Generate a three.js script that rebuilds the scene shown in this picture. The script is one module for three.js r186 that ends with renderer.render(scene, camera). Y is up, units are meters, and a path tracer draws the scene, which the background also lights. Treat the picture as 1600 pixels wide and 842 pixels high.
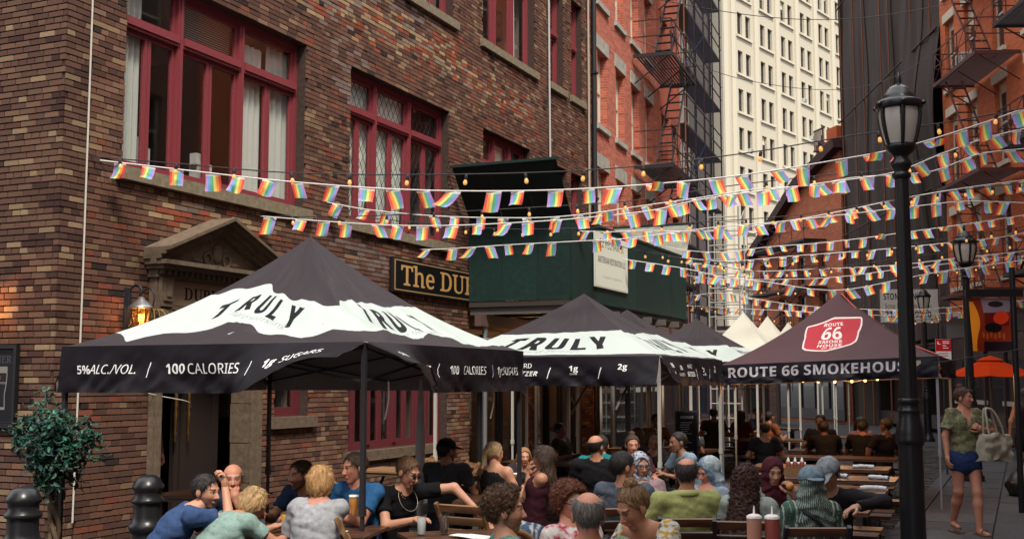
import * as THREE from 'three';
import { mergeGeometries } from 'three/addons/utils/BufferGeometryUtils.js';
import { ImprovedNoise } from 'three/addons/math/ImprovedNoise.js';

// ---------------------------------------------------------------- camera, sky, sun, exposure
const scene = new THREE.Scene();
const camera = new THREE.PerspectiveCamera(26.33, 1024 / 538, 0.1, 600);
camera.position.set(0, 1.75, 0);
camera.rotation.order = 'YXZ';
camera.rotation.y = 0.4164;      // the lens looks 24 degrees left of the street's run
camera.rotation.x = 0.0969;
const renderer = new THREE.WebGLRenderer({ antialias: true });
renderer.setSize(1024, 538);
renderer.toneMapping = THREE.LinearToneMapping;
renderer.toneMappingExposure = 3.1;
renderer.shadowMap.enabled = true;
{ // an even, lightly clouded sky, brighter towards the zenith
  const w = 64, h = 32, d = new Float32Array(w * h * 4);
  for (let j = 0; j < h; j++) for (let i = 0; i < w; i++) {
    const el = ((j + 0.5) / h - 0.5) * Math.PI, s = Math.max(0, Math.sin(el)), k = 0.25 + 0.66 * s, o = (j * w + i) * 4;
    d[o] = 1.0 * k; d[o + 1] = 1.0 * k; d[o + 2] = 1.02 * k; d[o + 3] = 1;
  }
  const t = new THREE.DataTexture(d, w, h, THREE.RGBAFormat, THREE.FloatType);
  t.mapping = THREE.EquirectangularReflectionMapping; t.magFilter = THREE.LinearFilter; t.minFilter = THREE.LinearFilter; t.needsUpdate = true;
  scene.background = t; scene.environment = t;
}
const sun = new THREE.DirectionalLight(new THREE.Color().setRGB(1, 0.93, 0.81), 1.5);
sun.position.set(16, 44, 10); sun.target.position.set(-5, 0, -14);
sun.castShadow = true; sun.shadow.radius = 22; sun.shadow.mapSize.set(2048, 2048);
Object.assign(sun.shadow.camera, { left: -40, right: 40, top: 50, bottom: -40, near: 1, far: 160 });
scene.add(sun, sun.target);

// ---------------------------------------------------------------- helpers
let seed = 7;
function rnd() { seed |= 0; seed = (seed + 0x6D2B79F5) | 0; let t = Math.imul(seed ^ (seed >>> 15), 1 | seed); t = (t + Math.imul(t ^ (t >>> 7), 61 | t)) ^ t; return ((t ^ (t >>> 14)) >>> 0) / 4294967296; }
const rr = (a, b) => a + (b - a) * rnd();
const reseed = (s) => { seed = s; };
const NZ = new ImprovedNoise();
const noise = (x, y, z) => NZ.noise(x, y, z);
const V = (x, y, z) => new THREE.Vector3(x, y, z);
const C = (r, g, b) => new THREE.Color().setRGB(r, g, b);
const clamp = (x, a, b) => Math.min(b, Math.max(a, x));
const smooth = (a, b, x) => { const t = clamp((x - a) / (b - a), 0, 1); return t * t * (3 - 2 * t); };
const ROAD = -0.13;

const taken = new Map();
function numbered(n) { const k = taken.get(n) ?? 0; taken.set(n, k + 1); return k ? `${n}_${String(k).padStart(3, '0')}` : n; }
function shadow(o) { o.castShadow = true; o.receiveShadow = true; return o; }
function obj(name, geo, mat, parent) {
  const m = shadow(new THREE.Mesh(Array.isArray(geo) ? merge(geo) : geo, mat));
  if (!parent) { m.name = numbered(name); scene.add(m); } else { m.name = name; parent.add(m); }
  return m;
}
function grp(name, parent) { const g = new THREE.Group(); g.name = name; parent.add(g); return g; }
function tag(o, label, category, group) { o.userData.label = label; o.userData.category = category; if (group) o.userData.group = group; return o; }
function thing(name, label, category, [x, y, z] = [0, 0, 0], turn = 0, group) {
  const o = new THREE.Group(); o.name = numbered(name); scene.add(o);
  o.position.set(x, y, z); o.rotation.y = turn; return tag(o, label, category, group);
}
function struct(name, geo, mat) { const m = obj(name, geo, mat); m.userData.kind = 'structure'; return m; }
function dup(root, [x, y, z], turn, label, group) {
  const r = root.clone(); r.name = numbered(root.name.replace(/_\d{3}$/, '')); scene.add(r); r.position.set(x, y, z); r.rotation.y = turn;
  r.userData = { ...root.userData }; if (label) r.userData.label = label; if (group) r.userData.group = group;
  return r;
}
function merge(list) {
  const out = list.map((g) => { const n = g.index ? g.toNonIndexed() : g.clone(); for (const k of Object.keys(n.attributes)) if (!['position', 'normal', 'uv'].includes(k)) n.deleteAttribute(k); if (!n.attributes.uv) n.setAttribute('uv', new THREE.BufferAttribute(new Float32Array(n.attributes.position.count * 2), 2)); return n; });
  return mergeGeometries(out);
}
function box(x0, x1, y0, y1, z0, z1) { return new THREE.BoxGeometry(Math.abs(x1 - x0), Math.abs(y1 - y0), Math.abs(z1 - z0)).translate((x0 + x1) / 2, (y0 + y1) / 2, (z0 + z1) / 2); }
function cbox(x, y, z, w, h, d, ry = 0, rx = 0, rz = 0) { const g = new THREE.BoxGeometry(w, h, d); if (rx) g.rotateX(rx); if (rz) g.rotateZ(rz); if (ry) g.rotateY(ry); return g.translate(x, y, z); }
const UP = V(0, 1, 0);
function rod(a, b, r0, r1 = r0, n = 8) {
  const A = V(...a), B = V(...b), d = B.clone().sub(A), L = d.length();
  const g = new THREE.CylinderGeometry(r1, r0, L, n, 1); g.translate(0, L / 2, 0);
  g.applyQuaternion(new THREE.Quaternion().setFromUnitVectors(UP, d.normalize())); return g.translate(...a);
}
function bar(a, b, w, d = w) { // square bar between two points
  const A = V(...a), B = V(...b), v = B.clone().sub(A), L = v.length();
  const g = new THREE.BoxGeometry(w, L, d); g.translate(0, L / 2, 0);
  g.applyQuaternion(new THREE.Quaternion().setFromUnitVectors(UP, v.normalize())); return g.translate(...a);
}
function lathe(pts, n = 24) { return new THREE.LatheGeometry(pts.map(([r, y]) => new THREE.Vector2(r, y)), n); }
function tube(pts, r, n = 6, seg) { return new THREE.TubeGeometry(new THREE.CatmullRomCurve3(pts.map((p) => V(...p))), seg ?? pts.length * 5, r, n); }
function ball(x, y, z, r, n = 10) { return new THREE.SphereGeometry(r, n, Math.ceil(n * 0.7)).translate(x, y, z); }
function holedWall(w0, w1, h0, h1, holes, depth) { // a slab in local x/y with rectangular holes, front at z = 0
  const s = new THREE.Shape([new THREE.Vector2(w0, h0), new THREE.Vector2(w1, h0), new THREE.Vector2(w1, h1), new THREE.Vector2(w0, h1)]);
  for (const [a, b, c, d] of holes) s.holes.push(new THREE.Path([new THREE.Vector2(a, c), new THREE.Vector2(a, d), new THREE.Vector2(b, d), new THREE.Vector2(b, c)]));
  return new THREE.ExtrudeGeometry(s, { depth, bevelEnabled: false }).translate(0, 0, -depth);
}
function gridGeo(nu, nv, fn) { // parametric sheet; fn(u, v) -> [x, y, z]
  const g = new THREE.PlaneGeometry(1, 1, nu, nv), p = g.attributes.position, uv = g.attributes.uv;
  for (let i = 0; i < p.count; i++) { const q = fn(uv.getX(i), uv.getY(i)); p.setXYZ(i, q[0], q[1], q[2]); }
  g.computeVertexNormals(); return g;
}
function std(color, roughness = 0.8, more = {}) { return new THREE.MeshPhysicalMaterial({ color, roughness, specularIntensity: roughness > 0.7 ? 0.35 : 0.6, side: THREE.DoubleSide, ...more }); }
function canvasTex(w, h, draw, repeat) {
  const c = document.createElement('canvas'); c.width = w; c.height = h; draw(c.getContext('2d'), w, h);
  const t = new THREE.CanvasTexture(c); t.colorSpace = THREE.SRGBColorSpace; t.anisotropy = 8; if (repeat) { t.wrapS = t.wrapT = THREE.RepeatWrapping; } return t;
}
function dataTex(n, m, fn, srgb, repeat = true) { // fn(i, j) -> [r,g,b] 0..1
  const d = new Uint8Array(n * m * 4);
  for (let j = 0; j < m; j++) for (let i = 0; i < n; i++) { const q = fn(i, j), o = (j * n + i) * 4; d[o] = clamp(q[0], 0, 1) * 255; d[o + 1] = clamp(q[1], 0, 1) * 255; d[o + 2] = clamp(q[2], 0, 1) * 255; d[o + 3] = 255; }
  const t = new THREE.DataTexture(d, n, m); if (srgb) t.colorSpace = THREE.SRGBColorSpace; t.magFilter = THREE.LinearFilter; t.minFilter = THREE.LinearMipmapLinearFilter; t.generateMipmaps = true;
  if (repeat) t.wrapS = t.wrapT = THREE.RepeatWrapping; t.needsUpdate = true; return t;
}
function tileNoise(i, j, n, f, o, s = 0) { let v = 0, a = 0.5, w = 0; for (let k = 0; k < o; k++) { const q = f << k, x = i / n * q, y = j / n * q; const bl = (X, Y) => noise(X + s, Y + s * 1.7, s + k * 9.1); const fx = i / n, fy = j / n; v += a * (bl(x, y) * (1 - fx) * (1 - fy) + bl(x - q, y) * fx * (1 - fy) + bl(x, y - q) * (1 - fx) * fy + bl(x - q, y - q) * fx * fy); w += a; a *= 0.55; } return v / w; }
const grainTex = dataTex(128, 128, (i, j) => { const v = 0.82 + 0.3 * tileNoise(i, j, 128, 8, 4) + 0.1 * (rnd() - 0.5); return [v, v, v]; }, true);
const bumpTex = dataTex(128, 128, (i, j) => { const v = 0.5 + 0.6 * tileNoise(i, j, 128, 8, 4, 5) + 0.12 * (rnd() - 0.5); return [v, v, v]; }, false);
function stoneMat(color, rough = 0.85, rep = 1, bump = 0.004) { const a = grainTex.clone(), b = bumpTex.clone(); a.repeat.set(rep, rep); b.repeat.set(rep, rep); a.needsUpdate = b.needsUpdate = true; return std(color, rough, { map: a, bumpMap: b, bumpScale: bump }); }
function uvBox(g, k = 1) { // uv in metres by dominant axis
  const n = g.attributes.normal, p = g.attributes.position, uv = new Float32Array(p.count * 2);
  for (let i = 0; i < p.count; i++) { const ax = Math.abs(n.getX(i)), ay = Math.abs(n.getY(i)), az = Math.abs(n.getZ(i)); let u, v; if (ax >= ay && ax >= az) { u = p.getZ(i); v = p.getY(i); } else if (ay >= az) { u = p.getX(i); v = p.getZ(i); } else { u = p.getX(i); v = p.getY(i); } uv[2 * i] = u * k; uv[2 * i + 1] = v * k; }
  g.setAttribute('uv', new THREE.BufferAttribute(uv, 2)); return g;
}
const blackIron = new THREE.MeshPhysicalMaterial({ color: C(0.012, 0.012, 0.014), roughness: 0.3, specularIntensity: 0.7, bumpMap: bumpTex, bumpScale: 0.0008 });
const glassMat = new THREE.MeshPhysicalMaterial({ color: 0xffffff, roughness: 0.03, transmission: 1, thickness: 0, ior: 1.5, side: THREE.DoubleSide });
const galv = std(C(0.3, 0.31, 0.32), 0.42, { metalness: 0.7, bumpMap: bumpTex, bumpScale: 0.0004 });
const darkMetal = std(C(0.03, 0.03, 0.034), 0.5, { metalness: 0.3 });
// ---------------------------------------------------------------- ground
struct('ground', new THREE.PlaneGeometry(700, 700, 1, 1).rotateX(-Math.PI / 2).translate(-40, ROAD - 0.03, -120), std(C(0.05, 0.048, 0.05), 0.9));
{ // cobbled roadway
  const W = 6.5, rows = [];
  const geo = new THREE.BoxGeometry(1, 1, 1); const mat = stoneMat(C(1, 1, 1), 0.8, 1, 0.003);
  const N = []; reseed(11);
  for (let z = -3.6; z > -34; z -= 0.122) { let x = -7.85 + rr(0, 0.15); while (x < -1.62) { const l = rr(0.17, 0.27); N.push([x + l / 2, z, l - 0.014, rr(-0.008, 0.004)]); x += l; } }
  const im = shadow(new THREE.InstancedMesh(geo, mat, N.length)); const m4 = new THREE.Matrix4();
  N.forEach(([x, z, l, dy], i) => { m4.makeScale(l, 0.1, 0.108); m4.setPosition(x, ROAD - 0.05 + dy, z + rr(-0.004, 0.004)); im.setMatrixAt(i, m4); const t = rr(0.6, 1.2); im.setColorAt(i, C(0.075 * t, 0.07 * t, 0.07 * t)); });
  im.name = numbered('cobblestones'); im.userData = { kind: 'stuff', label: 'dark grey granite cobblestones paving the roadway under the tables', category: 'cobblestones' }; scene.add(im);
}
{ // pavement on the right: flagstones over a bed, with a kerb
  const g = struct('pavement_right', box(-1.5, 3, ROAD - 0.02, -0.02, -34, 2), std(C(0.03, 0.03, 0.03), 0.95));
  reseed(21); const mats = [0.9, 1.0, 1.12, 0.82].map((k) => stoneMat(C(0.085 * k, 0.082 * k, 0.088 * k), 0.78, 1.3, 0.005));
  const cols = [[-1.28, -0.39], [-0.38, 0.62], [0.63, 1.7], [1.71, 2.98]];
  cols.forEach(([a, b], c) => { let z = -3 - c * 0.3; while (z > -31) { const d = c === 1 ? rr(1.1, 1.6) : rr(0.72, 1.05); obj('flagstone', uvBox(cbox((a + b) / 2, -0.03 + rr(-0.002, 0.003), z - d / 2, b - a - 0.012, 0.06, d - 0.012)), mats[Math.floor(rnd() * 4)], g); z -= d; } });
  for (let z = -2; z > -31; z -= 1.5) obj('kerbstone', uvBox(cbox(-1.395, -0.076, z - 0.75, 0.2, 0.155, 1.488)), mats[1], g);
  const l = struct('pavement_left', box(-9.0, -7.95, ROAD - 0.02, -0.02, -40, 1), std(C(0.03, 0.03, 0.03), 0.95));
  for (let z = -3; z > -26; z -= 1.2) obj('flagstone', uvBox(cbox(-8.45, -0.03, z - 0.6, 0.98, 0.06, 1.188)), mats[Math.floor(rnd() * 4)], l);
}

// ---------------------------------------------------------------- brick laying
const unitBrick = new THREE.BoxGeometry(1, 1, 1);
const brickGrain = stoneMat(C(1, 1, 1), 0.9, 1, 0.003);
function layBricks({ u0, u1, v0, v1, openings = [], L = 0.203, joint = 0.011, course = 0.0677, colour, pick, place, rough = 0.006, parent, tilt = 0.004 }) {
  const inst = [], single = []; let row = 0;
  for (let v = v0; v < v1; v += course, row++) {
    let segs = [[u0, u1]];
    for (const [a, b, c, d] of openings) if (v + course * 0.7 > c && v < d - course * 0.2) segs = segs.flatMap(([p, q]) => (b <= p || a >= q) ? [[p, q]] : [[p, Math.min(a, q)], [Math.max(b, p), q]].filter(([x, y]) => y - x > 0.03));
    const header = row % 6 === 5; const len = header ? L / 2 : L;
    for (const [p, q] of segs) {
      let u = p - (row % 2 ? len / 2 : 0) - (header ? 0.03 : 0);
      while (u < q - 0.02) { const l = (len + joint) * (1 + rr(-0.05, 0.05)); const a = Math.max(u, p) + joint / 2, b = Math.min(u + l, q) - joint / 2; if (b - a > 0.03) { const t = { a, b, v: v + joint / 2, h: course - joint, c: colour((a + b) / 2, v, header), o: rr(0, rough), r: rr(-tilt, tilt) }; (pick && pick(t) ? single : inst).push(t); } u += l; }
    }
  }
  const D = 0.06, m4 = new THREE.Matrix4(), q4 = new THREE.Quaternion(), out = new THREE.Vector3();
  const make = (t) => { m4.compose(V((t.a + t.b) / 2, t.v + t.h / 2, t.o - D / 2), q4.setFromEuler(new THREE.Euler(0, t.r * 2, t.r)), V(t.b - t.a, t.h, D)); return m4.premultiply(place); };
  const im = shadow(new THREE.InstancedMesh(unitBrick, brickGrain, inst.length));
  inst.forEach((t, i) => { im.setMatrixAt(i, make(t)); im.setColorAt(i, t.c); });
  im.name = 'brickwork'; im.userData.kind = 'stuff'; parent.add(im);
  const cache = new Map();
  for (const t of single) {
    const key = [t.c.r, t.c.g, t.c.b].map((x) => Math.round(x * 24)).join();
    if (!cache.has(key)) { const m = brickGrain.clone(); m.color = t.c.clone(); cache.set(key, m); }
    const m = shadow(new THREE.Mesh(unitBrick, cache.get(key))); m.name = 'brick'; m.applyMatrix4(make(t)); parent.add(m);
  }
  return single.length;
}
const maroonShade = std(C(0.11, 0.022, 0.028), 0.5, { bumpMap: bumpTex, bumpScale: 0.0012 }), maroon = std(C(0.2, 0.036, 0.044), 0.5, { bumpMap: bumpTex, bumpScale: 0.0012 });  // the ground-floor copy of the maroon is darkened to put in the shade there
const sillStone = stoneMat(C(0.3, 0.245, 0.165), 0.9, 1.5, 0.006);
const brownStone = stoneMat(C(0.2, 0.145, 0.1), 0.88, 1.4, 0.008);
const roomDark = std(C(0.2, 0.165, 0.14), 0.9);
const curtainMat = new THREE.MeshPhysicalMaterial({ color: C(0.62, 0.66, 0.6), roughness: 1, transmission: 0.25, thickness: 0, side: THREE.DoubleSide });
const laceMat = std(C(0.62, 0.68, 0.62), 0.95);
function curtain(u0, u1, v0, v1, z, folds = 7) { return gridGeo(40, 6, (a, b) => [u0 + (u1 - u0) * a, v0 + (v1 - v0) * b, z + 0.022 * Math.sin(a * folds * 6.28 + 1.3 * Math.sin(b * 2 + folds)) * (1.15 - 0.3 * b)]); }
function windowUnit(parent, u0, u1, v0, v1, { mull = [], transom, split = 2, sill = true, look = [], lattice = false, mat = maroon, set = -0.15, roomDepth = 3.2, fw = 0.075, sillMat = sillStone, over = 0.12 } = {}) {
  const w = grp('window', parent), z = set, F = [];
  F.push(box(u0, u0 + fw, v0, v1, z - 0.09, z), box(u1 - fw, u1, v0, v1, z - 0.09, z), box(u0 + fw, u1 - fw, v1 - fw * 1.1, v1, z - 0.09, z), box(u0 + fw, u1 - fw, v0, v0 + fw * 0.9, z - 0.09, z));
  const us = [u0 + fw, ...mull.flatMap((m) => [m - fw * 0.62, m + fw * 0.62]), u1 - fw];
  for (const m of mull) F.push(box(m - fw * 0.62, m + fw * 0.62, v0 + fw * 0.9, v1 - fw * 1.1, z - 0.09, z + 0.02), box(m - 0.016, m + 0.016, v0 + fw, v1 - fw * 1.2, z + 0.02, z + 0.035));
  if (transom) for (let i = 0; i < us.length; i += 2) F.push(box(us[i], us[i + 1], transom - 0.055, transom + 0.055, z - 0.09, z + 0.03), box(us[i], us[i + 1], transom - 0.02, transom + 0.075, z + 0.03, z + 0.05));
  obj('frame', F, mat, w);
  const panel = (a, b, c, d, s, deep) => { // a sash with its own frame and pane
    obj('sash', [box(a, a + s, c, d, z - 0.075, z - 0.025), box(b - s, b, c, d, z - 0.075, z - 0.025), box(a + s, b - s, c, c + s, z - 0.075, z - 0.025), box(a + s, b - s, d - s, d, z - 0.075, z - 0.025)], mat, w);
    obj('pane', box(a + s, b - s, c + s, d - s, z - 0.056, z - 0.05), glassMat, w);
    if (lattice) { const R = [], st = 0.15; const W = b - a - 2 * s, H = d - c - 2 * s; for (let k = -H; k < W + H; k += st) for (const sg of [1, -1]) { // leaded diamonds, clipped to the pane
      let pts = []; for (let i = 0; i <= 24; i++) { const yy = H * i / 24, xx = k + sg * yy * 0.62; if (xx > 0 && xx < W) pts.push([a + s + xx, c + s + yy]); } if (pts.length > 1) R.push(bar([pts[0][0], pts[0][1], z - 0.047], [pts[pts.length - 1][0], pts[pts.length - 1][1], z - 0.047], 0.008, 0.004)); }
      if (R.length) obj('leading', R, darkMetal, w); }
  };
  const top = v1 - fw * 1.1, bot = v0 + fw * 0.9;
  for (let i = 0; i < us.length; i += 2) {
    const a = us[i] + 0.002, b = us[i + 1] - 0.002, t = transom ?? top + 0.055;
    if (transom) panel(a, b, t + 0.058, top - 0.002, 0.045);
    for (let k = 0; k < split; k++) { const p = a + (b - a) * k / split + (k ? 0.004 : 0), q = a + (b - a) * (k + 1) / split - (k < split - 1 ? 0.004 : 0); panel(p, q, bot + 0.002, t - 0.06, 0.05); }
    const kind = look[i / 2] ?? '';
    if (kind.includes('c')) obj('curtain', curtain(a + 0.1, a + (b - a) * 0.5, bot, t + 0.4, z - 0.13, 4), curtainMat, w);
    if (kind.includes('r')) obj('curtain', curtain(a + (b - a) * 0.6, b + 0.1, bot, t + 0.5, z - 0.14, 4), curtainMat, w);
    if (kind.includes('w')) obj('curtain', curtain(a, b, bot, top, z - 0.13, 6), laceMat, w);
    if (kind.includes('b')) { const S = []; for (let y = t + 0.06; y < top; y += 0.03) S.push(cbox((a + b) / 2, y, z - 0.14, b - a - 0.06, 0.003, 0.026, 0, 0.5)); obj('blind', S, laceMat, w); }
    if (kind.includes('o')) obj('box_on_sill', [cbox(a + (b - a) * 0.7, bot + 0.16, z - 0.3, 0.22, 0.3, 0.18), cbox(a + (b - a) * 0.6, bot + 0.36, z - 0.3, 0.09, 0.14, 0.1)], std(C(0.5, 0.52, 0.48), 0.7), w);
  }
  obj('interior', [box(u0, u1, v0, v1, z - roomDepth - 0.02, z - roomDepth), box(u0, u1, v0 - 0.01, v0, z - roomDepth, z - 0.09), box(u0, u1, v1, v1 + 0.01, z - roomDepth, z - 0.09), box(u0 - 0.01, u0, v0, v1, z - roomDepth, z - 0.09), box(u1, u1 + 0.01, v0, v1, z - roomDepth, z - 0.09)], roomDark, w);
  if (sill) obj('sill', uvBox(box(u0 - over, u1 + over, v0 - 0.15, v0 - 0.003, z + 0.01, 0.075)), sillMat, w);
  return w;
}

// ---------------------------------------------------------------- the pub on the corner
const PUB = [-9.06, 0, -8.9];
const pub = thing('pub_building', 'weathered brown brick pub on the corner with maroon timber windows', 'building', PUB, Math.PI / 2);
{
  const holes = [[0.88, 4.42, 4.13, 6.47], [5.6, 8.85, 4.13, 6.47], [10.25, 12.5, 4.13, 6.47], [13.85, 14.6, 4.4, 6.4], [14.85, 15.6, 4.4, 6.4],
    [0.9, 4.4, 8.15, 10.4], [6.0, 9.0, 8.15, 10.4], [10.22, 12.75, 8.15, 10.4], [13.65, 14.4, 8.15, 10.4], [14.9, 15.6, 8.15, 10.4],
    [1.42, 3.42, 0, 2.62], [3.82, 4.62, 1.28, 2.25], [5.65, 8.85, 0.72, 2.75], [9.7, 12.3, 0.1, 2.7], [12.9, 15.5, 0.1, 2.7]];
  const END = 16.2, H = 12.5, mortar = stoneMat(C(0.085, 0.056, 0.047), 0.95, 2, 0.006), mortar2 = stoneMat(C(0.016, 0.012, 0.012), 0.95, 2, 0.006);
  obj('wall', uvBox(holedWall(0.012, END, -0.15, H, holes, 0.34).translate(0, 0, -0.016)), mortar, pub);
  obj('wall', uvBox(box(0.012, 0.34, -0.15, H, -7, -0.36)), mortar2, pub);
  obj('roof', box(0, END, H - 0.3, H, -7, -0.4), roomDark, pub);
  obj('wall', box(END - 0.3, END, -0.15, H - 0.3, -7, -0.36), mortar, pub);
  obj('wall', box(0.34, END - 0.3, -0.15, H - 0.3, -7, -6.7), mortar, pub);
  reseed(31);
  const tone = (r, g, b, k = 0.18) => { const t = 1 + rr(-k, k); return C(r * t, g * t, b * t); };
  const corner = (x) => { const q = rnd(); return q < 0.5 ? tone(0.15, 0.078, 0.058) : q < 0.78 ? tone(0.21, 0.115, 0.078) : q < 0.89 ? tone(0.36, 0.24, 0.145) : tone(0.085, 0.042, 0.036); };
  const facade = (u, v) => {
    // repaired patches of newer red and cream brick, as outlined on the wall above the windows
    const e = 0.25 * noise(u * 2.3, v * 2.3, 5), patch = (u > 4.4 + e && u < 9.3 + e && v > 6.85 + 0.05 * u - 0.2 + e && v < 7.55 + 0.05 * u - 0.2 + e) || (u > 1.5 + e && u < 3.9 + e && v > 3.55 + e && v < 3.86 + e) || (u > 9.4 && u < 12.6 && v > 7.0 + e && v < 7.5 + e);
    if (patch && rnd() < 0.62) { const q = rnd(); return q < 0.4 ? tone(0.36, 0.1, 0.055, 0.25) : q < 0.8 ? tone(0.44, 0.3, 0.17, 0.25) : tone(0.3, 0.22, 0.18, 0.25); }
    const n = noise(u * 0.45, v * 0.55, 3.1) + 0.5 * noise(u * 1.3, v * 1.5, 8.2), lime = noise(u * 0.5, v * 0.6, 22.5);
    if (lime > 0.28 && rnd() < 0.4) return tone(0.27, 0.19, 0.165, 0.2);
    const light = clamp(0.14 + 0.5 * n, 0.06, 0.5), red = clamp(0.05 + 0.3 * noise(u * 0.7, v * 0.8, 14), 0.03, 0.25), q = rnd();
    if (q < light * 0.5) return tone(0.33, 0.205, 0.12, 0.25);
    if (q < light) return tone(0.25, 0.14, 0.095, 0.22);
    if (q < light + red) return tone(0.28, 0.09, 0.055, 0.22);
    if (rnd() < 0.035) return tone(0.055, 0.037, 0.033);
    return rnd() < 0.4 ? tone(0.138, 0.072, 0.054, 0.2) : tone(0.205, 0.1, 0.068, 0.2);
  };
  const id = new THREE.Matrix4(), side = new THREE.Matrix4().makeRotationY(-Math.PI / 2); // side: local x -> +z of the pub frame, front -> -x
  side.setPosition(0, 0, 0);
  const n1 = layBricks({ u0: -2.9, u1: 0, v0: -0.1, v1: 8, colour: corner, joint: 0.0145, place: side, parent: pub, pick: (t) => t.a > -0.42 && t.v > 2.3 && t.v < 5.75, rough: 0.003, tilt: 0.0015 });
  const n2 = layBricks({ u0: 0.012, u1: 0.34, v0: -0.1, v1: 8, joint: 0.0135, colour: corner, place: id, parent: pub, pick: (t) => t.v > 2.7 && t.v < 5.75, rough: 0.003, tilt: 0.0015 });
  layBricks({ u0: 0.35, u1: END, v0: -0.1, v1: 10.9, openings: holes, colour: facade, place: id, parent: pub, rough: 0.011, tilt: 0.008, joint: 0.012, pick: (t) => t.a < 0.72 && t.v > 4.0 && t.v < 5.72 });
  // windows
  windowUnit(pub, 0.88, 4.42, 4.13, 6.47, { mull: [1.94, 3.14], transom: 5.83, look: ['co', 'b o', 'cr'] });
  windowUnit(pub, 5.6, 8.85, 4.13, 6.47, { mull: [6.54, 7.65], transom: 5.85, look: ['w', 'w', ''], lattice: true });
  windowUnit(pub, 10.25, 12.5, 4.13, 6.47, { mull: [11.0, 11.75], transom: 5.86, split: 1, look: ['', 'w', ''] });
  windowUnit(pub, 13.85, 14.6, 4.4, 6.4, { split: 1, transom: 5.5 }); windowUnit(pub, 14.85, 15.6, 4.4, 6.4, { split: 1, transom: 5.5 });
  windowUnit(pub, 0.9, 4.4, 8.15, 10.4, { mull: [1.95, 3.15], transom: 9.8 });
  windowUnit(pub, 6.0, 9.0, 8.15, 10.4, { mull: [7, 8], transom: 9.85, look: ['', 'c', 'c'] });
  windowUnit(pub, 10.22, 12.75, 8.15, 10.4, { mull: [11.05, 11.9], transom: 9.9, split: 1, look: ['', '', 'c'] });
  windowUnit(pub, 13.65, 14.4, 8.15, 10.4, { split: 1, transom: 9.35 }); windowUnit(pub, 14.9, 15.6, 8.15, 10.4, { split: 1, transom: 9.35 });
  windowUnit(pub, 3.82, 4.62, 1.28, 2.25, { split: 1, sillMat: brownStone, mat: maroonShade });
  windowUnit(pub, 5.65, 8.85, 0.72, 2.75, { mull: [6.45, 7.25, 8.05], split: 2, sillMat: brownStone, mat: maroonShade, look: ['', '', '', ''] });
  windowUnit(pub, 9.7, 12.3, 0.1, 2.7, { mull: [10.6, 11.4], split: 1, sill: false, mat: darkMetal }); windowUnit(pub, 12.9, 15.5, 0.1, 2.7, { mull: [13.8, 14.6], split: 1, sill: false, mat: darkMetal });
  // stone doorway with a pediment
  const s = grp('door_surround', pub), B = (n, g) => obj(n, uvBox(g), brownStone, s);
  for (const [a, b] of [[1.42, 1.6], [3.24, 3.42]]) for (let k = 0; k < 5; k++) B('jamb_block', cbox((a + b) / 2, 0.22 + k * 0.5, -0.13 + (k % 2) * 0.005, b - a - (k % 2) * 0.012, 0.492, 0.27));
  for (const u of [1.47, 3.37]) { B('pilaster', merge([box(u - 0.07, u + 0.07, 0, 2.35, 0.012, 0.09), box(u - 0.04, u + 0.04, 0.3, 2.2, 0.09, 0.11)])); B('capital', merge([box(u - 0.1, u + 0.1, 2.35, 2.4, 0.01, 0.13), box(u - 0.13, u + 0.13, 2.4, 2.45, 0.01, 0.17), box(u - 0.15, u + 0.15, 2.45, 2.5, 0.01, 0.2), box(u - 0.12, u + 0.12, 2.5, 2.57, 0.01, 0.16)])); B('corbel', merge([box(u - 0.09, u + 0.1, 2.6, 2.93, 0.122, 0.18), box(u - 0.06, u + 0.07, 2.66, 2.87, 0.18, 0.2), box(u - 0.03, u + 0.04, 2.71, 2.82, 0.2, 0.215)])); }
  B('frieze', merge([box(1.36, 3.48, 2.6, 2.93, 0.01, 0.12), box(1.33, 3.51, 2.57, 2.6, 0.01, 0.15), box(1.33, 3.51, 2.93, 2.96, 0.01, 0.15)])); for (let k = 0; k < 22; k++) B('dentil', box(1.36 + k * 0.098, 1.41 + k * 0.098, 2.965, 3.02, 0.15, 0.2));
  B('cornice', merge([box(1.34, 3.5, 2.962, 3.022, 0.01, 0.15), box(1.3, 3.54, 3.022, 3.07, 0.01, 0.26), box(1.27, 3.57, 3.07, 3.12, 0.01, 0.33)]));
  const tym = new THREE.Shape([new THREE.Vector2(1.35, 3.12), new THREE.Vector2(3.49, 3.12), new THREE.Vector2(2.42, 3.58)]); B('tympanum', new THREE.ExtrudeGeometry(tym, { depth: 0.1, bevelEnabled: false }).translate(0, 0, 0.01)); B('cartouche', merge([new THREE.SphereGeometry(0.1, 16, 12).scale(1, 1.25, 0.4).translate(2.42, 3.3, 0.11), ...[-1, 1].flatMap((q) => [new THREE.TorusGeometry(0.07, 0.022, 8, 18).translate(2.42 + q * 0.18, 3.22, 0.115), new THREE.SphereGeometry(0.05, 12, 8).scale(2, 0.7, 0.5).translate(2.42 + q * 0.36, 3.18, 0.11)])]));
  for (const sg of [-1, 1]) { const sh = (lo, hi, dz, out) => { const x0 = 2.42 + sg * 1.17, p = [[2.42, 3.6 + lo], [x0, 3.13 + lo], [x0, 3.13 + hi], [2.42, 3.6 + hi]]; return new THREE.ExtrudeGeometry(new THREE.Shape(p.map((q) => new THREE.Vector2(...q))), { depth: out, bevelEnabled: false }).translate(0, 0, dz); }; B('raking_cornice', merge([sh(-0.06, 0.0, 0.112, 0.08), sh(0.0, 0.05, 0.01, 0.25), sh(0.05, 0.09, 0.01, 0.32), sh(0.09, 0.13, 0.01, 0.37)])); }
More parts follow.
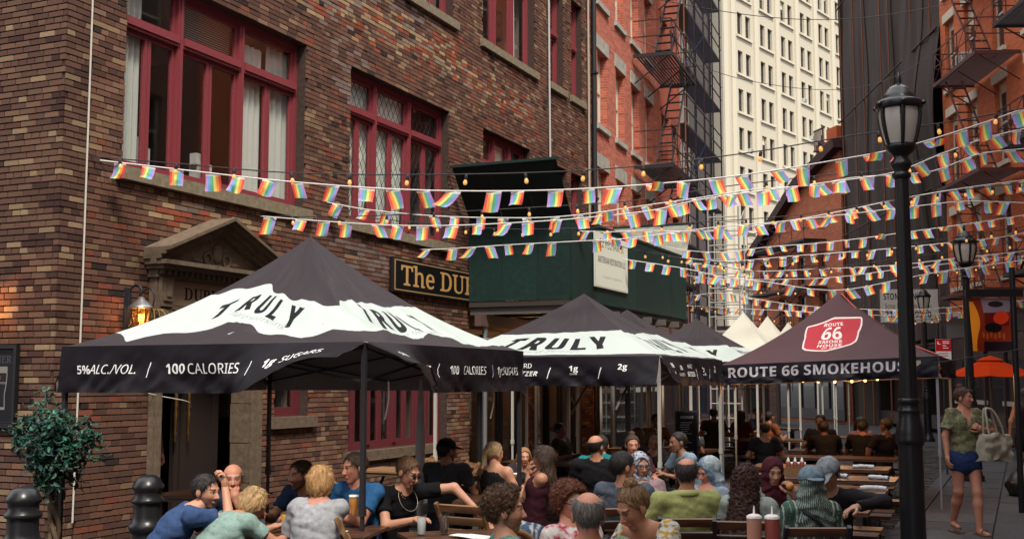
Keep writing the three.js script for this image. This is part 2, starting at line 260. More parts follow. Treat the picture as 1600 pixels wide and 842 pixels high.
  const txt = canvasTex(1024, 160, (c, w, h) => { c.fillStyle = '#7b6652'; c.fillRect(0, 0, w, h); c.font = 'bold 112px serif'; c.textAlign = 'center'; c.fillStyle = '#1c1512'; c.save(); c.translate(w / 2, 118); c.scale(1.28, 1); c.fillText('DUBLINER', 0, 0); c.restore(); });
  obj('inscription', new THREE.PlaneGeometry(1.6, 0.28).translate(2.42, 2.765, 0.124), std(0xffffff, 0.9, { map: txt }), s);
  const d = grp('door', pub), door = std(C(0.03, 0.022, 0.02), 0.35);
  obj('panel', [box(1.6, 1.65, 0, 2.35, -1.2, -0.45), box(2.46, 3.22, 0, 2.35, -0.5, -0.45), box(1.62, 3.22, 2.35, 2.6, -0.5, -0.4), box(1.62, 3.22, 0, 2.6, -1.4, -1.38)], door, d);
  obj('stile', [box(2.38, 2.455, 0, 2.35, -0.5, -0.43), box(2.48, 2.6, 0.1, 2.25, -0.45, -0.42), box(3.08, 3.2, 0.1, 2.25, -0.45, -0.42)], door, d);
  const brass = std(C(0.7, 0.48, 0.18), 0.28, { metalness: 1 });
  for (const u of [2.3, 2.54]) { const h = lathe([[0.001, 1.02], [0.016, 1.04], [0.012, 1.09], [0.022, 1.12], [0.014, 1.16], [0.02, 1.3], [0.026, 1.36], [0.016, 1.42], [0.028, 1.47], [0.02, 1.54], [0.026, 1.58], [0.014, 1.63], [0.001, 1.66]], 14).translate(u, 0, -0.36); obj('handle', h, brass, d); }
  // parapet cornice, beyond the picture's top
  obj('cornice', box(-0.25, END + 0.05, H, H + 0.35, -0.5, 0.45), std(C(0.16, 0.1, 0.08), 0.8), pub);
}
// ---------------------------------------------------------------- things on the pub wall
const wireMat = std(C(0.5, 0.46, 0.4), 0.8), darkWire = std(C(0.03, 0.028, 0.03), 0.7);
tag(obj('wall_cable', tube([[-9.03, 9, -9.2], [-9.025, 6, -9.215], [-9.02, 4, -9.21], [-9.025, 2.4, -9.215], [-9.03, 0.3, -9.2]], 0.011, 6), wireMat), 'pale cable running straight down the brick corner of the pub', 'cable');
tag(obj('wall_conduit', tube([[-9.01, 12, -22.3], [-9.01, 8, -22.35], [-9.01, 5.6, -22.4]], 0.024, 6), std(C(0.42, 0.4, 0.38), 0.7)), 'pale grey conduit rising above the slanted green board', 'conduit');
tag(obj('wall_conduit', tube([[-9.01, 12, -24.78], [-9.01, 8, -24.8], [-9.01, 4.6, -24.8]], 0.03, 6), std(C(0.36, 0.29, 0.24), 0.7)), 'brownish conduit beside the end of the pub wall', 'conduit');
tag(obj('drainpipe', merge([rod([-8.99, 0, -25.13], [-8.99, 12.4, -25.13], 0.06), ...[3, 6, 9].map((y) => cbox(-8.99, y, -25.13, 0.15, 0.05, 0.15))]), darkMetal), 'dark drainpipe between the pub and the red brick house', 'drainpipe');
tag(obj('door_wire', tube([[-8.98, 1.72, -9.75], [-8.97, 1.6, -10.3], [-8.97, 1.52, -10.85], [-9.3, 1.44, -11.35]], 0.006, 5), wireMat), 'thin pale wire strung along the wall to the pub door', 'wire');
{ // gilt fascia sign
  const t = thing('fascia_sign', 'black fascia sign with gilt serif letters and border above the maroon windows', 'sign', [-9.04, 3.43, -18.3], Math.PI / 2);
  obj('board', box(-2.62, 2.62, -0.275, 0.275, 0, 0.055), std(C(0.012, 0.011, 0.013), 0.4), t);
  const gilt = std(C(0.42, 0.25, 0.11), 0.45, { metalness: 0.3 });
  obj('border', [box(-2.56, 2.56, 0.225, 0.245, 0.055, 0.066), box(-2.56, 2.56, -0.245, -0.225, 0.055, 0.066), box(-2.56, -2.54, -0.225, 0.225, 0.055, 0.066), box(2.54, 2.56, -0.225, 0.225, 0.055, 0.066)], gilt, t);
  const tx = canvasTex(2048, 256, (c, w, h) => { c.fillStyle = '#0b0a0d'; c.fillRect(0, 0, w, h); c.font = '258px serif'; c.textAlign = 'left'; c.fillStyle = '#b78d54'; c.strokeStyle = '#b78d54'; c.lineWidth = 7; c.save(); c.translate(50, 214); const m = c.measureText('The DUBLINER').width || 1500; c.scale(1940 / m, 1); c.fillText('The DUBLINER', 0, 0); c.strokeText('The DUBLINER', 0, 0); c.restore(); });
  obj('lettering', new THREE.PlaneGeometry(4.96, 0.43).translate(0, 0, 0.06), std(0xffffff, 0.5, { map: tx }), t);
}
function wallLantern(label, pos, turn, power) {
  const t = thing('wall_lantern', label, 'lantern', pos, turn, 'lanterns on the pub walls');
  obj('back_plate', [cbox(0, 0.05, 0.012, 0.1, 0.55, 0.024), cbox(0, 0.05, 0.03, 0.06, 0.45, 0.02)], darkMetal, t);
  obj('scroll_arm', tube([[0, 0.12, 0.03], [0, 0.3, 0.06], [0, 0.36, 0.14], [0, 0.33, 0.22], [0, 0.26, 0.24], [0, 0.22, 0.2]], 0.014, 6), darkMetal, t);
  obj('cap', lathe([[0.0, 0.21], [0.03, 0.2], [0.05, 0.17], [0.13, 0.1], [0.155, 0.07], [0.155, 0.055], [0, 0.055]], 8).translate(0, 0, 0.24), std(C(0.3, 0.28, 0.28), 0.35, { metalness: 0.8 }), t);
  const cage = []; for (let k = 0; k < 8; k++) { const a = k * Math.PI / 4 + 0.39; cage.push(rod([0.135 * Math.cos(a), 0.055, 0.24 + 0.135 * Math.sin(a)], [0.085 * Math.cos(a), -0.2, 0.24 + 0.085 * Math.sin(a)], 0.006)); }
  cage.push(new THREE.TorusGeometry(0.087, 0.009, 5, 16).rotateX(Math.PI / 2).translate(0, -0.2, 0.24), lathe([[0, -0.27], [0.02, -0.25], [0.05, -0.22], [0.085, -0.205]], 12).translate(0, 0, 0.24));
  obj('cage', cage, darkMetal, t);
  obj('glass', lathe([[0.13, 0.05], [0.083, -0.195]], 8).translate(0, 0, 0.24), new THREE.MeshPhysicalMaterial({ color: C(1, 0.8, 0.5), roughness: 0.08, transmission: 1, thickness: 0, side: THREE.DoubleSide }), t);
  for (const [dx, dz] of [[-0.03, 0.02], [0.03, 0.02], [0, -0.035]]) obj('bulb', lathe([[0, 0.02], [0.012, 0], [0.017, -0.04], [0.012, -0.075], [0, -0.08]], 10).translate(dx, -0.03, 0.24 + dz), new THREE.MeshStandardMaterial({ color: 0, emissive: C(1, 0.42, 0.1), emissiveIntensity: 2.6 }), t);
  const L = new THREE.PointLight(C(1, 0.45, 0.14), power); L.position.set(0, -0.06, 0.24); L.castShadow = true; t.add(L); t.scale.setScalar(0.86);
}
wallLantern('lit amber lantern on a scroll bracket between the pub corner and its doorway', [-9.045, 2.5, -9.9], Math.PI / 2, 0.22);
wallLantern('lit amber lantern on the side wall above the framed pint board', [-9.98, 2.62, -8.89], 0, 0.5);
{ // framed board with a pint on the side wall
  const t = thing('pint_board', 'black framed board showing a stout glass on the tan brick side wall', 'sign', [-9.98, 1.7, -8.885], 0);
  obj('frame', [box(-0.46, 0.46, 0.39, 0.43, 0, 0.05), box(-0.46, 0.46, -0.43, -0.39, 0, 0.05), box(-0.46, -0.42, -0.39, 0.39, 0, 0.05), box(0.42, 0.46, -0.39, 0.39, 0, 0.05)], std(C(0.012, 0.012, 0.014), 0.4), t);
  const tx = canvasTex(512, 480, (c, w, h) => { c.fillStyle = '#0e0d12'; c.fillRect(0, 0, w, h); c.strokeStyle = '#3a3230'; c.lineWidth = 3; c.strokeRect(14, 14, w - 28, h - 28); c.fillStyle = '#4a4450'; c.font = '66px serif'; c.textAlign = 'right'; c.fillText('DUBLINER', w - 34, 92);
    const gx = 390; c.beginPath(); c.moveTo(gx - 55, 118); c.lineTo(gx + 55, 118); c.quadraticCurveTo(gx + 62, 200, gx + 40, 290); c.lineTo(gx + 44, 385); c.lineTo(gx - 44, 385); c.lineTo(gx - 40, 290); c.quadraticCurveTo(gx - 62, 200, gx - 55, 118); c.fillStyle = '#141216'; c.fill(); c.strokeStyle = '#77716e'; c.lineWidth = 8; c.stroke(); c.fillStyle = '#77716e'; c.fillRect(gx - 53, 118, 106, 38); c.fillRect(gx - 44, 372, 88, 14); c.fillStyle = '#5d2a2a'; c.fillRect(gx - 7, 172, 14, 26); c.fillStyle = '#8f8b88'; c.font = 'bold 20px serif'; c.textAlign = 'center'; c.fillText('GUINNESS', gx, 226); c.font = '60px serif'; c.fillStyle = '#6d6668'; c.textAlign = 'right'; c.fillText("'S", 350, 446); });
  obj('print', new THREE.PlaneGeometry(0.84, 0.78).translate(0, 0, 0.02), std(0xffffff, 0.5, { map: tx }), t);
}

// ---------------------------------------------------------------- green sidewalk shed over the pub's far end
const greenBoard = [0.9, 1, 1.1].map((k) => stoneMat(C(0.011 * k, 0.038 * k, 0.033 * k), 0.62, 1.2, 0.003));
{
  const t = thing('sidewalk_shed', 'dark green boarded sidewalk shed on steel posts against the pub', 'shed', [-8.0, 0, -22]);
  const X0 = -0.98, X1 = 1.0, Z0 = 3.6, Z1 = -3.75, y0 = 3.16, y1 = 4.55; reseed(41);
  const cuts = [Z0, 2.4, 1.2, 0, -1.2, -2.45, Z1]; for (let k = 0; k < 6; k++) obj('side_board', uvBox(box(X1 - 0.03 + (k % 2) * 0.003, X1 + (k % 2) * 0.003, y0, y1, cuts[k] - 0.004, cuts[k + 1] + 0.004)), greenBoard[k % 3], t);
  const cx2 = [X0, -0.32, 0.34, X1 - 0.034]; for (let k = 0; k < 3; k++) obj('end_board', uvBox(box(cx2[k] + 0.002, cx2[k + 1] - 0.002, y0, y1, Z0 - 0.03, Z0 + (k % 2) * 0.003)), greenBoard[(k + 1) % 3], t);
  obj('end_board', uvBox(box(X0, X1 - 0.034, y0, y1, Z1, Z1 + 0.03)), greenBoard[1], t);
  obj('capping', [box(X1 - 0.06, X1 + 0.02, y1 + 0.002, y1 + 0.05, Z1, Z0 + 0.02), box(X0, X1 - 0.062, y1 + 0.002, y1 + 0.05, Z0 - 0.05, Z0 + 0.02)], greenBoard[2], t);
  // slanted catch boards at both ends
  const slope = (z, dz, n) => { for (let k = 0; k < 3; k++) { const a = X0 + 0.02 + k * 0.65, b = a + 0.645; const g = gridGeo(1, 1, (u, v) => [a + (b - a) * u, 4.6 + 0.85 * v, z + dz * v]); const g2 = g.clone().translate(0, -0.012, -0.02 * Math.sign(dz)); obj('catch_board', uvBox(merge([g, g2])), n, t); } obj('capping', cbox((X0 + X1) / 2, 5.47, z + dz * 1.01, X1 - X0 + 0.05, 0.045, 0.05), greenBoard[2], t); };
  slope(Z0, 0.72, stoneMat(C(0.009, 0.019, 0.018), 0.7, 1.2, 0.003)); slope(Z1, -0.72, stoneMat(C(0.34, 0.33, 0.28), 0.85, 1, 0.004));
  obj('deck', box(X0, X1 - 0.04, 3.06, 3.155, Z1, Z0 - 0.01), std(C(0.05, 0.04, 0.035), 0.9), t);
  for (let k = 0; k < 8; k++) { const z = 3.5 - k * 1.02; obj('joist', box(X0, X1 + 0.12, 2.93, 3.055, z - 0.04, z + 0.04), std(C(0.1, 0.09, 0.085), 0.6), t); }
  for (const x of [X0 + 0.25, X1 - 0.15]) obj('girder', box(x - 0.06, x + 0.06, 2.72, 2.925, Z1, Z0 + 0.15), std(C(0.1, 0.06, 0.055), 0.6), t);
  for (const z of [3.45, 1.1, -1.25, -3.6]) for (const x of [X0 + 0.25, X1 - 0.15]) { obj('post', rod([x, ROAD + 0.05, z], [x, 2.72, z], 0.045), galv, t); obj('base_plate', cbox(x, ROAD + 0.065, z, 0.2, 0.03, 0.2), galv, t); }
  for (const [a, b] of [[3.45, 1.1], [1.1, -1.25]]) { obj('brace', rod([X1 - 0.1, 1.2, a], [X1 - 0.1, 2.6, b], 0.024), galv, t); obj('brace', rod([X0 + 0.2, 2.6, a], [X0 + 0.2, 1.2, b], 0.024), galv, t); }
  obj('brace', rod([X0 + 0.25, 2.5, 3.5], [X1 - 0.15, 2.3, 3.5], 0.024), galv, t);
}
{
  const t = thing('notice_board', 'white contractor notice board hung on the green shed', 'sign', [-6.985, 3.95, -20.35], Math.PI / 2);
  obj('panel', uvBox(box(-0.95, 0.95, -0.5, 0.5, 0.012, 0.03)), std(C(0.62, 0.63, 0.56), 0.6), t);
  const tx = canvasTex(640, 340, (c, w, h) => { c.fillStyle = '#d3d5c6'; c.fillRect(0, 0, w, h); c.fillStyle = '#37393c'; c.textAlign = 'center'; c.font = '76px sans-serif'; c.fillText('22 PELHAM St', w / 2, 84); c.font = 'bold 44px sans-serif'; c.fillStyle = '#4a4c50'; c.save(); c.translate(w / 2, 185); c.scale(0.82, 1.3); c.fillText('AMSTERDAM RESTORATION LLC', 0, 0); c.restore(); c.font = '26px sans-serif'; c.fillStyle = '#8c8e88'; c.fillText('For questions or complaints call', w / 2, 282); });
  obj('print', new THREE.PlaneGeometry(1.86, 0.96).translate(0, 0, 0.034), std(0xffffff, 0.6, { map: tx }), t);
}
// ---------------------------------------------------------------- brick seen from afar: colour and fine relief only
function farBrick(r, g, b, mort = [0.3, 0.24, 0.2], vary = 0.28) {
  reseed(Math.round(r * 1000) + 5); const N = 512, rows = 32, per = 10; const cell = [];
  for (let j = 0; j < rows; j++) for (let i = 0; i < per; i++) { const t = 1 + rr(-vary, vary), q = rr(-0.1, 0.1); cell.push([r * t, g * t * (1 + q), b * t * (1 + q)]); }
  const at = (i, j) => { const v = j / N * rows, row = Math.floor(v), u = i / N * per + (row % 2) * 0.5, c = Math.floor(u) % per, fu = u % 1, fv = v % 1; return [fv < 0.16 || fu < 0.05, cell[row * per + c]]; };
  const map = dataTex(N, N, (i, j) => { const [m, c] = at(i, j), n = 1 + 0.25 * (rnd() - 0.5); return (m ? mort : c).map((x) => Math.pow(x * n, 1 / 2.2)); }, true);
  const bump = dataTex(N, N, (i, j) => { const v = at(i, j)[0] ? 0.2 : 0.85; return [v, v, v]; }, false);
  map.repeat.set(0.46, 0.46); bump.repeat.set(0.46, 0.46); map.anisotropy = 8;
  return std(0xffffff, 0.9, { map, bumpMap: bump, bumpScale: 0.008 });
}
const cream = stoneMat(C(0.52, 0.5, 0.44), 0.85, 1, 0.003), shadeGlass = new THREE.MeshPhysicalMaterial({ color: C(0.02, 0.022, 0.026), roughness: 0.12, clearcoat: 0.6 }), creamPaint = std(C(0.5, 0.46, 0.36), 0.6), blindPale = std(C(0.62, 0.58, 0.46), 0.8);  // panes are opaque near-black: the shade of the rooms is in their colour
function sashWindow(parent, u0, u1, v0, v1, { set = -0.14, frame = creamPaint, blind = 0, glass = shadeGlass } = {}) {
  const w = grp('window', parent), m = (v0 + v1) / 2, f = 0.06, z = set;
  obj('frame', [box(u0, u0 + f, v0, v1, z - 0.06, z), box(u1 - f, u1, v0, v1, z - 0.06, z), box(u0 + f, u1 - f, v1 - f, v1, z - 0.06, z), box(u0 + f, u1 - f, v0, v0 + f, z - 0.06, z), box(u0 + f, u1 - f, m - 0.03, m + 0.03, z - 0.055, z + 0.01)], frame, w);
  obj('pane', box(u0 + f, u1 - f, v0 + f, m - 0.03, z - 0.045, z - 0.035), glass, w); obj('pane', box(u0 + f, u1 - f, m + 0.03, v1 - f, z - 0.04, z - 0.03), glass, w);
  if (blind) obj('blind', box(u0 + f, u1 - f, v1 - f - (v1 - v0) * blind, v1 - f, z - 0.028, z - 0.02), blindPale, w);
  return w;
}
function acUnit(parent, u, v, z) { const a = grp('air_conditioner', parent); obj('case', uvBox(cbox(u, v, z, 0.6, 0.42, 0.5)), std(C(0.5, 0.5, 0.46), 0.6), a); obj('grille', [0, 1, 2, 3, 4].map((k) => cbox(u, v - 0.14 + k * 0.07, z + 0.256, 0.48, 0.03, 0.012)), std(C(0.12, 0.12, 0.12), 0.7), a); }

function shopFront(parent, u0, u1, mat = std(C(0.025, 0.018, 0.018), 0.5)) { // timber front with a deep fascia over opaque near-black glass
  const s = grp('shop_front', parent), n = Math.max(1, Math.round((u1 - u0) / 1.5)), w = (u1 - u0 - 0.1) / n;
  obj('fascia', uvBox(box(u0 + 0.03, u1 - 0.03, 3.1, 3.75, 0.003, 0.16)), mat, s); obj('stall_riser', box(u0 + 0.03, u1 - 0.03, 0, 0.5, 0.003, 0.1), mat, s); obj('back', box(u0 + 0.03, u1 - 0.03, 0.5, 3.1, 0.003, 0.02), std(C(0.12, 0.1, 0.085), 0.9), s);
  for (let k = 0; k <= n; k++) obj('mullion', box(u0 + 0.03 + k * w, u0 + 0.1 + k * w, 0.5, 3.1, 0.021, 0.13), mat, s);
  for (let k = 0; k < n; k++) obj('pane', box(u0 + 0.1 + k * w, u0 + 0.03 + (k + 1) * w, 0.5, 3.1, 0.06, 0.068), shadeGlass, s);
}
// ---------------------------------------------------------------- red brick house with fire escape, beyond the pub
const RED = 4.46 * Math.PI / 180;
{
  const b = thing('red_brick_house', 'red brick house with pale stone lintels and cream blinds beyond the pub', 'building', [-9.06, 0, -25.2], Math.PI / 2 + RED);
  const cols = [[0.45, 1.35], [2.25, 3.15], [3.95, 4.85], [5.65, 6.55]], rows = [[1.6, 3.7], [4.85, 6.85], [7.9, 9.75], [10.95, 12.75], [13.9, 15.6]], holes = cols.flatMap((c) => rows.map((r) => [...c, ...r]));
  obj('wall', uvBox(holedWall(0, 7.3, -0.15, 17, holes, 0.3)), farBrick(0.42, 0.105, 0.065, [0.4, 0.24, 0.18]), b); obj('wall', box(0, 7.3, -0.15, 17, -6, -0.62), roomDark, b);
  cols.forEach(([p, q], i) => rows.forEach(([c, d], j) => { sashWindow(b, p, q, c, d, { blind: (i + j) % 3 === 1 ? 0.6 : 0.92, set: -0.17 }); obj('lintel', uvBox(box(p - 0.12, q + 0.12, d + 0.003, d + 0.34, -0.1, 0.03)), cream, b); obj('sill', uvBox(box(p - 0.12, q + 0.12, c - 0.13, c - 0.003, -0.1, 0.07)), cream, b); }));
  shopFront(b, 0, 7.3);
  const b2 = thing('painted_brick_house', 'narrow orange painted brick house behind the fire escape', 'building', [-9.06 - Math.sin(RED) * 7.35, 0, -25.2 - Math.cos(RED) * 7.35], Math.PI / 2 + RED);
  const c2 = [[0.5, 1.3], [2.0, 2.8]], h2 = c2.flatMap((c) => rows.map((r) => [...c, ...r]));
  obj('wall', uvBox(holedWall(0, 3.4, -0.15, 17, h2, 0.3)), farBrick(0.38, 0.1, 0.06, [0.3, 0.09, 0.06], 0.1), b2); obj('wall', box(0, 3.4, -0.15, 17, -6, -0.62), roomDark, b2);
  shopFront(b2, 0, 3.4);
  c2.forEach(([p, q]) => rows.forEach(([c, d]) => { sashWindow(b2, p, q, c, d, { blind: 0.3, frame: std(C(0.2, 0.08, 0.06), 0.7) }); obj('lintel', uvBox(box(p - 0.12, q + 0.12, d + 0.003, d + 0.25, -0.1, 0.04)), std(C(0.24, 0.07, 0.05), 0.8), b2); }));
}
const ironDark = std(C(0.022, 0.018, 0.02), 0.6), ironRust = std(C(0.085, 0.03, 0.024), 0.65);
function fireEscape(label, pos, turn, len, dep, levels, mat, stairDir = 1) {
  const t = thing('fire_escape', label, 'fire escape', pos, turn, 'iron fire escapes on the house fronts');
  levels.forEach((y, k) => {
    const pl = grp('platform', t), S = []; for (let z = 0.06; z < dep; z += 0.085) S.push(box(0, len, y - 0.02, y + 0.02, z, z + 0.035));
    obj('slats', S, mat, pl); obj('frame', [box(0, len, y - 0.07, y + 0.03, dep, dep + 0.03), box(-0.03, 0, y - 0.07, y + 0.03, 0, dep + 0.03), box(len, len + 0.03, y - 0.07, y + 0.03, 0, dep + 0.03)], mat, pl);
    const R = []; for (const hy of [0.5, 0.95]) R.push(bar([0, y + hy, dep], [len, y + hy, dep], 0.025), bar([0, y + hy, 0], [0, y + hy, dep], 0.025), bar([len, y + hy, 0], [len, y + hy, dep], 0.025));
    for (let x = 0; x <= len + 0.01; x += len / 5) R.push(bar([x, y, dep], [x, y + 0.95, dep], 0.022)); for (let x = 0; x < len - 0.1; x += len / 2.5) { R.push(bar([x, y, dep], [x + len / 2.5, y + 0.95, dep], 0.014), bar([x, y + 0.95, dep], [x + len / 2.5, y, dep], 0.014), new THREE.TorusGeometry(0.1, 0.014, 4, 12).translate(x + len / 5, y + 0.475, dep)); }
    obj('railing', R, mat, pl); for (const x of [0.1, len / 2, len - 0.1]) obj('bracket', bar([x, y - 0.05, dep * 0.9], [x, y - 0.75, 0.01], 0.03), mat, pl);
    if (k < levels.length - 1) { const y2 = levels[k + 1], P = []; const xa = stairDir > 0 ? 0.5 : len - 0.5, xb = stairDir > 0 ? len - 0.5 : 0.5; for (const z of [dep * 0.45, dep * 0.85]) P.push(bar([xa, y, z], [xb, y2, z], 0.03, 0.05)); const n = 11; for (let i = 1; i < n; i++) P.push(cbox(xa + (xb - xa) * i / n, y + (y2 - y) * i / n, dep * 0.65, 0.12, 0.015, dep * 0.4)); obj('stair', P, mat, t); }
  });
  const L = []; const yb = levels[0] - 2.6; for (const x of [len * 0.72, len * 0.72 + 0.4]) L.push(bar([x, yb, dep + 0.06], [x, levels[0] + 1, dep + 0.06], 0.025)); for (let y = yb + 0.2; y < levels[0]; y += 0.3) L.push(bar([len * 0.72, y, dep + 0.06], [len * 0.72 + 0.4, y, dep + 0.06], 0.018)); obj('ladder', L, mat, t);
  return t;
}
{ const s = 4.1; fireEscape('black iron fire escape on the red brick house', [-9.06 - Math.sin(RED) * s + 0.03, 0, -25.2 - Math.cos(RED) * s], Math.PI / 2 + RED, 3.4, 1.05, [4.45, 7.5, 10.55, 13.6], ironDark); }

// ---------------------------------------------------------------- scaffolded house
{
  const s = 10.85, t = thing('scaffolded_house', 'dark house wrapped in pipe scaffolding and blue-black netting', 'building', [-9.06 - Math.sin(RED) * s - 1.85, 0, -25.2 - Math.cos(RED) * s], Math.PI / 2 + RED); reseed(55);
  obj('wall', box(0, 7.6, -0.15, 20, -6, -0.5), std(C(0.04, 0.03, 0.03), 0.9), t);
  obj('wall', box(0.0, 7.6, 0.2, 20, -0.5, -0.48), std(C(0.12, 0.045, 0.035), 0.9), t);
  obj('net', gridGeo(60, 60, (a, b) => [0.15 + 7.4 * a, 0.5 + 19 * b, 2.06 + 0.03 * Math.sin(a * 60) * noise(a * 6, b * 9, 2) + 0.04 * noise(a * 4, b * 8, 1)]), new THREE.MeshPhysicalMaterial({ color: C(0.01, 0.014, 0.03), roughness: 0.9, specularIntensity: 0.2, transparent: true, opacity: 0.6, side: THREE.DoubleSide }), t);
  for (let k = 0; k < 9; k++) obj('plank', box(0.1, 7.5, 2.2 + k * 2.0, 2.27 + k * 2.0, 1.3, 1.95), std(C(0.3, 0.26, 0.2), 0.9), t);
  for (let x = 0.1; x < 7.7; x += 1.85) for (const z of [1.32, 1.95]) obj('standard', rod([x, ROAD, z], [x, 19, z], 0.03), std(C(0.14, 0.05, 0.045), 0.6), t);
  for (let k = 0; k < 9; k++) { obj('ledger', rod([0, 3.2 + k * 2, 1.97], [7.6, 3.2 + k * 2, 1.97], 0.024), std(C(0.35, 0.32, 0.28), 0.6), t); obj('ledger', rod([0, 2.7 + k * 2, 1.97], [7.6, 2.7 + k * 2, 1.97], 0.024), std(C(0.35, 0.32, 0.28), 0.6), t); if (k % 2) obj('brace', rod([0.1, 2.2 + k * 2, 1.99], [3.8, 4.2 + k * 2, 1.99], 0.022), std(C(0.04, 0.08, 0.22), 0.6), t); }
  const sc = thing('scaffold_tower', 'pale pipe scaffold tower with ladder rungs standing below the netted house', 'scaffold', [-8.35, ROAD, -33.2], Math.PI / 2 + RED);
  const pale = std(C(0.36, 0.35, 0.32), 0.5, { metalness: 0.2 });
  for (const [x, z] of [[0, 0], [1.1, 0], [0, 0.9], [1.1, 0.9]]) obj('standard', rod([x, 0, z], [x, 7.0, z], 0.026), pale, sc);
  for (let y = 0.4; y < 7; y += 0.42) for (const x of [0, 1.1]) obj('rung', rod([x, y, 0], [x, y, 0.9], 0.018), pale, sc);
  for (const y of [2.2, 4.3, 6.4]) obj('ledger', [rod([0, y, 0], [1.1, y, 0], 0.02), rod([0, y, 0.9], [1.1, y, 0.9], 0.02), rod([0, y, 0.9], [1.1, y + 0.6, 0.9], 0.016)], pale, sc);
}
// ---------------------------------------------------------------- white tower
{
  const A = -13.9 * Math.PI / 180, t = thing('white_tower', 'tall cream office tower with paired sash windows', 'building', [-26.48, 0, -109.38], Math.PI / 2 + A); reseed(61);
  const wall = std(C(0.5, 0.45, 0.35), 0.85), wall2 = std(C(0.55, 0.5, 0.395), 0.85), holes = [], wins = [];
  const bays = [4.9, 10.2, 15.4, 20.6, 25.8, 31.0]; for (let k = 0; k < 13; k++) { const v0 = 13.0 + k * 4.0; for (const u of bays) for (const d of [0, 1.85]) { holes.push([u + d, u + d + 1.12, v0, v0 + 2.4]); wins.push([u + d, v0]); } }
  for (const v0 of [1.5, 6.6]) for (const u of bays) { holes.push([u + 0.1, u + 2.7, v0, v0 + 3.4]); wins.push([u + 0.1, v0, 2.6, 3.4]); }
  obj('wall', uvBox(holedWall(0, 36, 0, 68, holes, 0.5)), wall, t); obj('wall', box(0, 36, 0, 68, -14, -0.9), roomDark, t);
  const blk = std(C(0.06, 0.055, 0.05), 0.6), tg = [0.6, 1.0, 1.6].map((k) => new THREE.MeshPhysicalMaterial({ color: C(0.02 * k, 0.02 * k, 0.022 * k), roughness: 0.25 }));
  wins.forEach(([u, v, w = 1.12, h = 2.4]) => { const g = sashWindow(t, u, u + w, v, v + h, { set: -0.25, frame: blk, glass: tg[Math.floor(rnd() * 3)], blind: rnd() < 0.12 ? rr(0.2, 0.5) : 0 }); if (w < 2 && rnd() < 0.14) acUnit(t, u + 0.49, v + 0.28, 0.02); });
  for (const u of bays) { obj('pilaster', uvBox(box(u - 1.6, u - 0.8, 11.6, 66, 0.002, 0.16)), wall2, t); for (let k = 0; k < 13; k++) obj('sill', box(u - 0.3, u + 3.2, 12.75 + k * 4, 12.97 + k * 4, 0.002, 0.2), wall2, t); }
  obj('string_course', [box(0, 36, 11.2, 11.6, 0.002, 0.5), box(0, 36, 10.9, 11.2, 0.002, 0.3), box(0, 36, 5.3, 5.7, 0.002, 0.35)], wall2, t);
  for (const u of [0.15, 1.3, 34.5]) obj('pilaster', uvBox(box(u, u + 0.9, 0, 68, 0.002, 0.3)), wall2, t);
  const t2 = thing('far_white_tower', 'narrow pale tower with a dark window strip behind the cream tower', 'building', [-18.0, 0, -152], Math.PI / 2 + A);
  const fh = []; for (let k = 0; k < 18; k++) fh.push([1.3, 2.3, 4 + k * 4, 6.6 + k * 4]); obj('wall', uvBox(holedWall(0, 9, 0, 80, fh, 0.5)), std(C(0.78, 0.75, 0.68), 0.85), t2); obj('wall', box(0, 9, 0, 80, -8, -0.9), roomDark, t2); fh.forEach(([a, b, c, d]) => sashWindow(t2, a, b, c, d, { set: -0.3, frame: blk }));
}
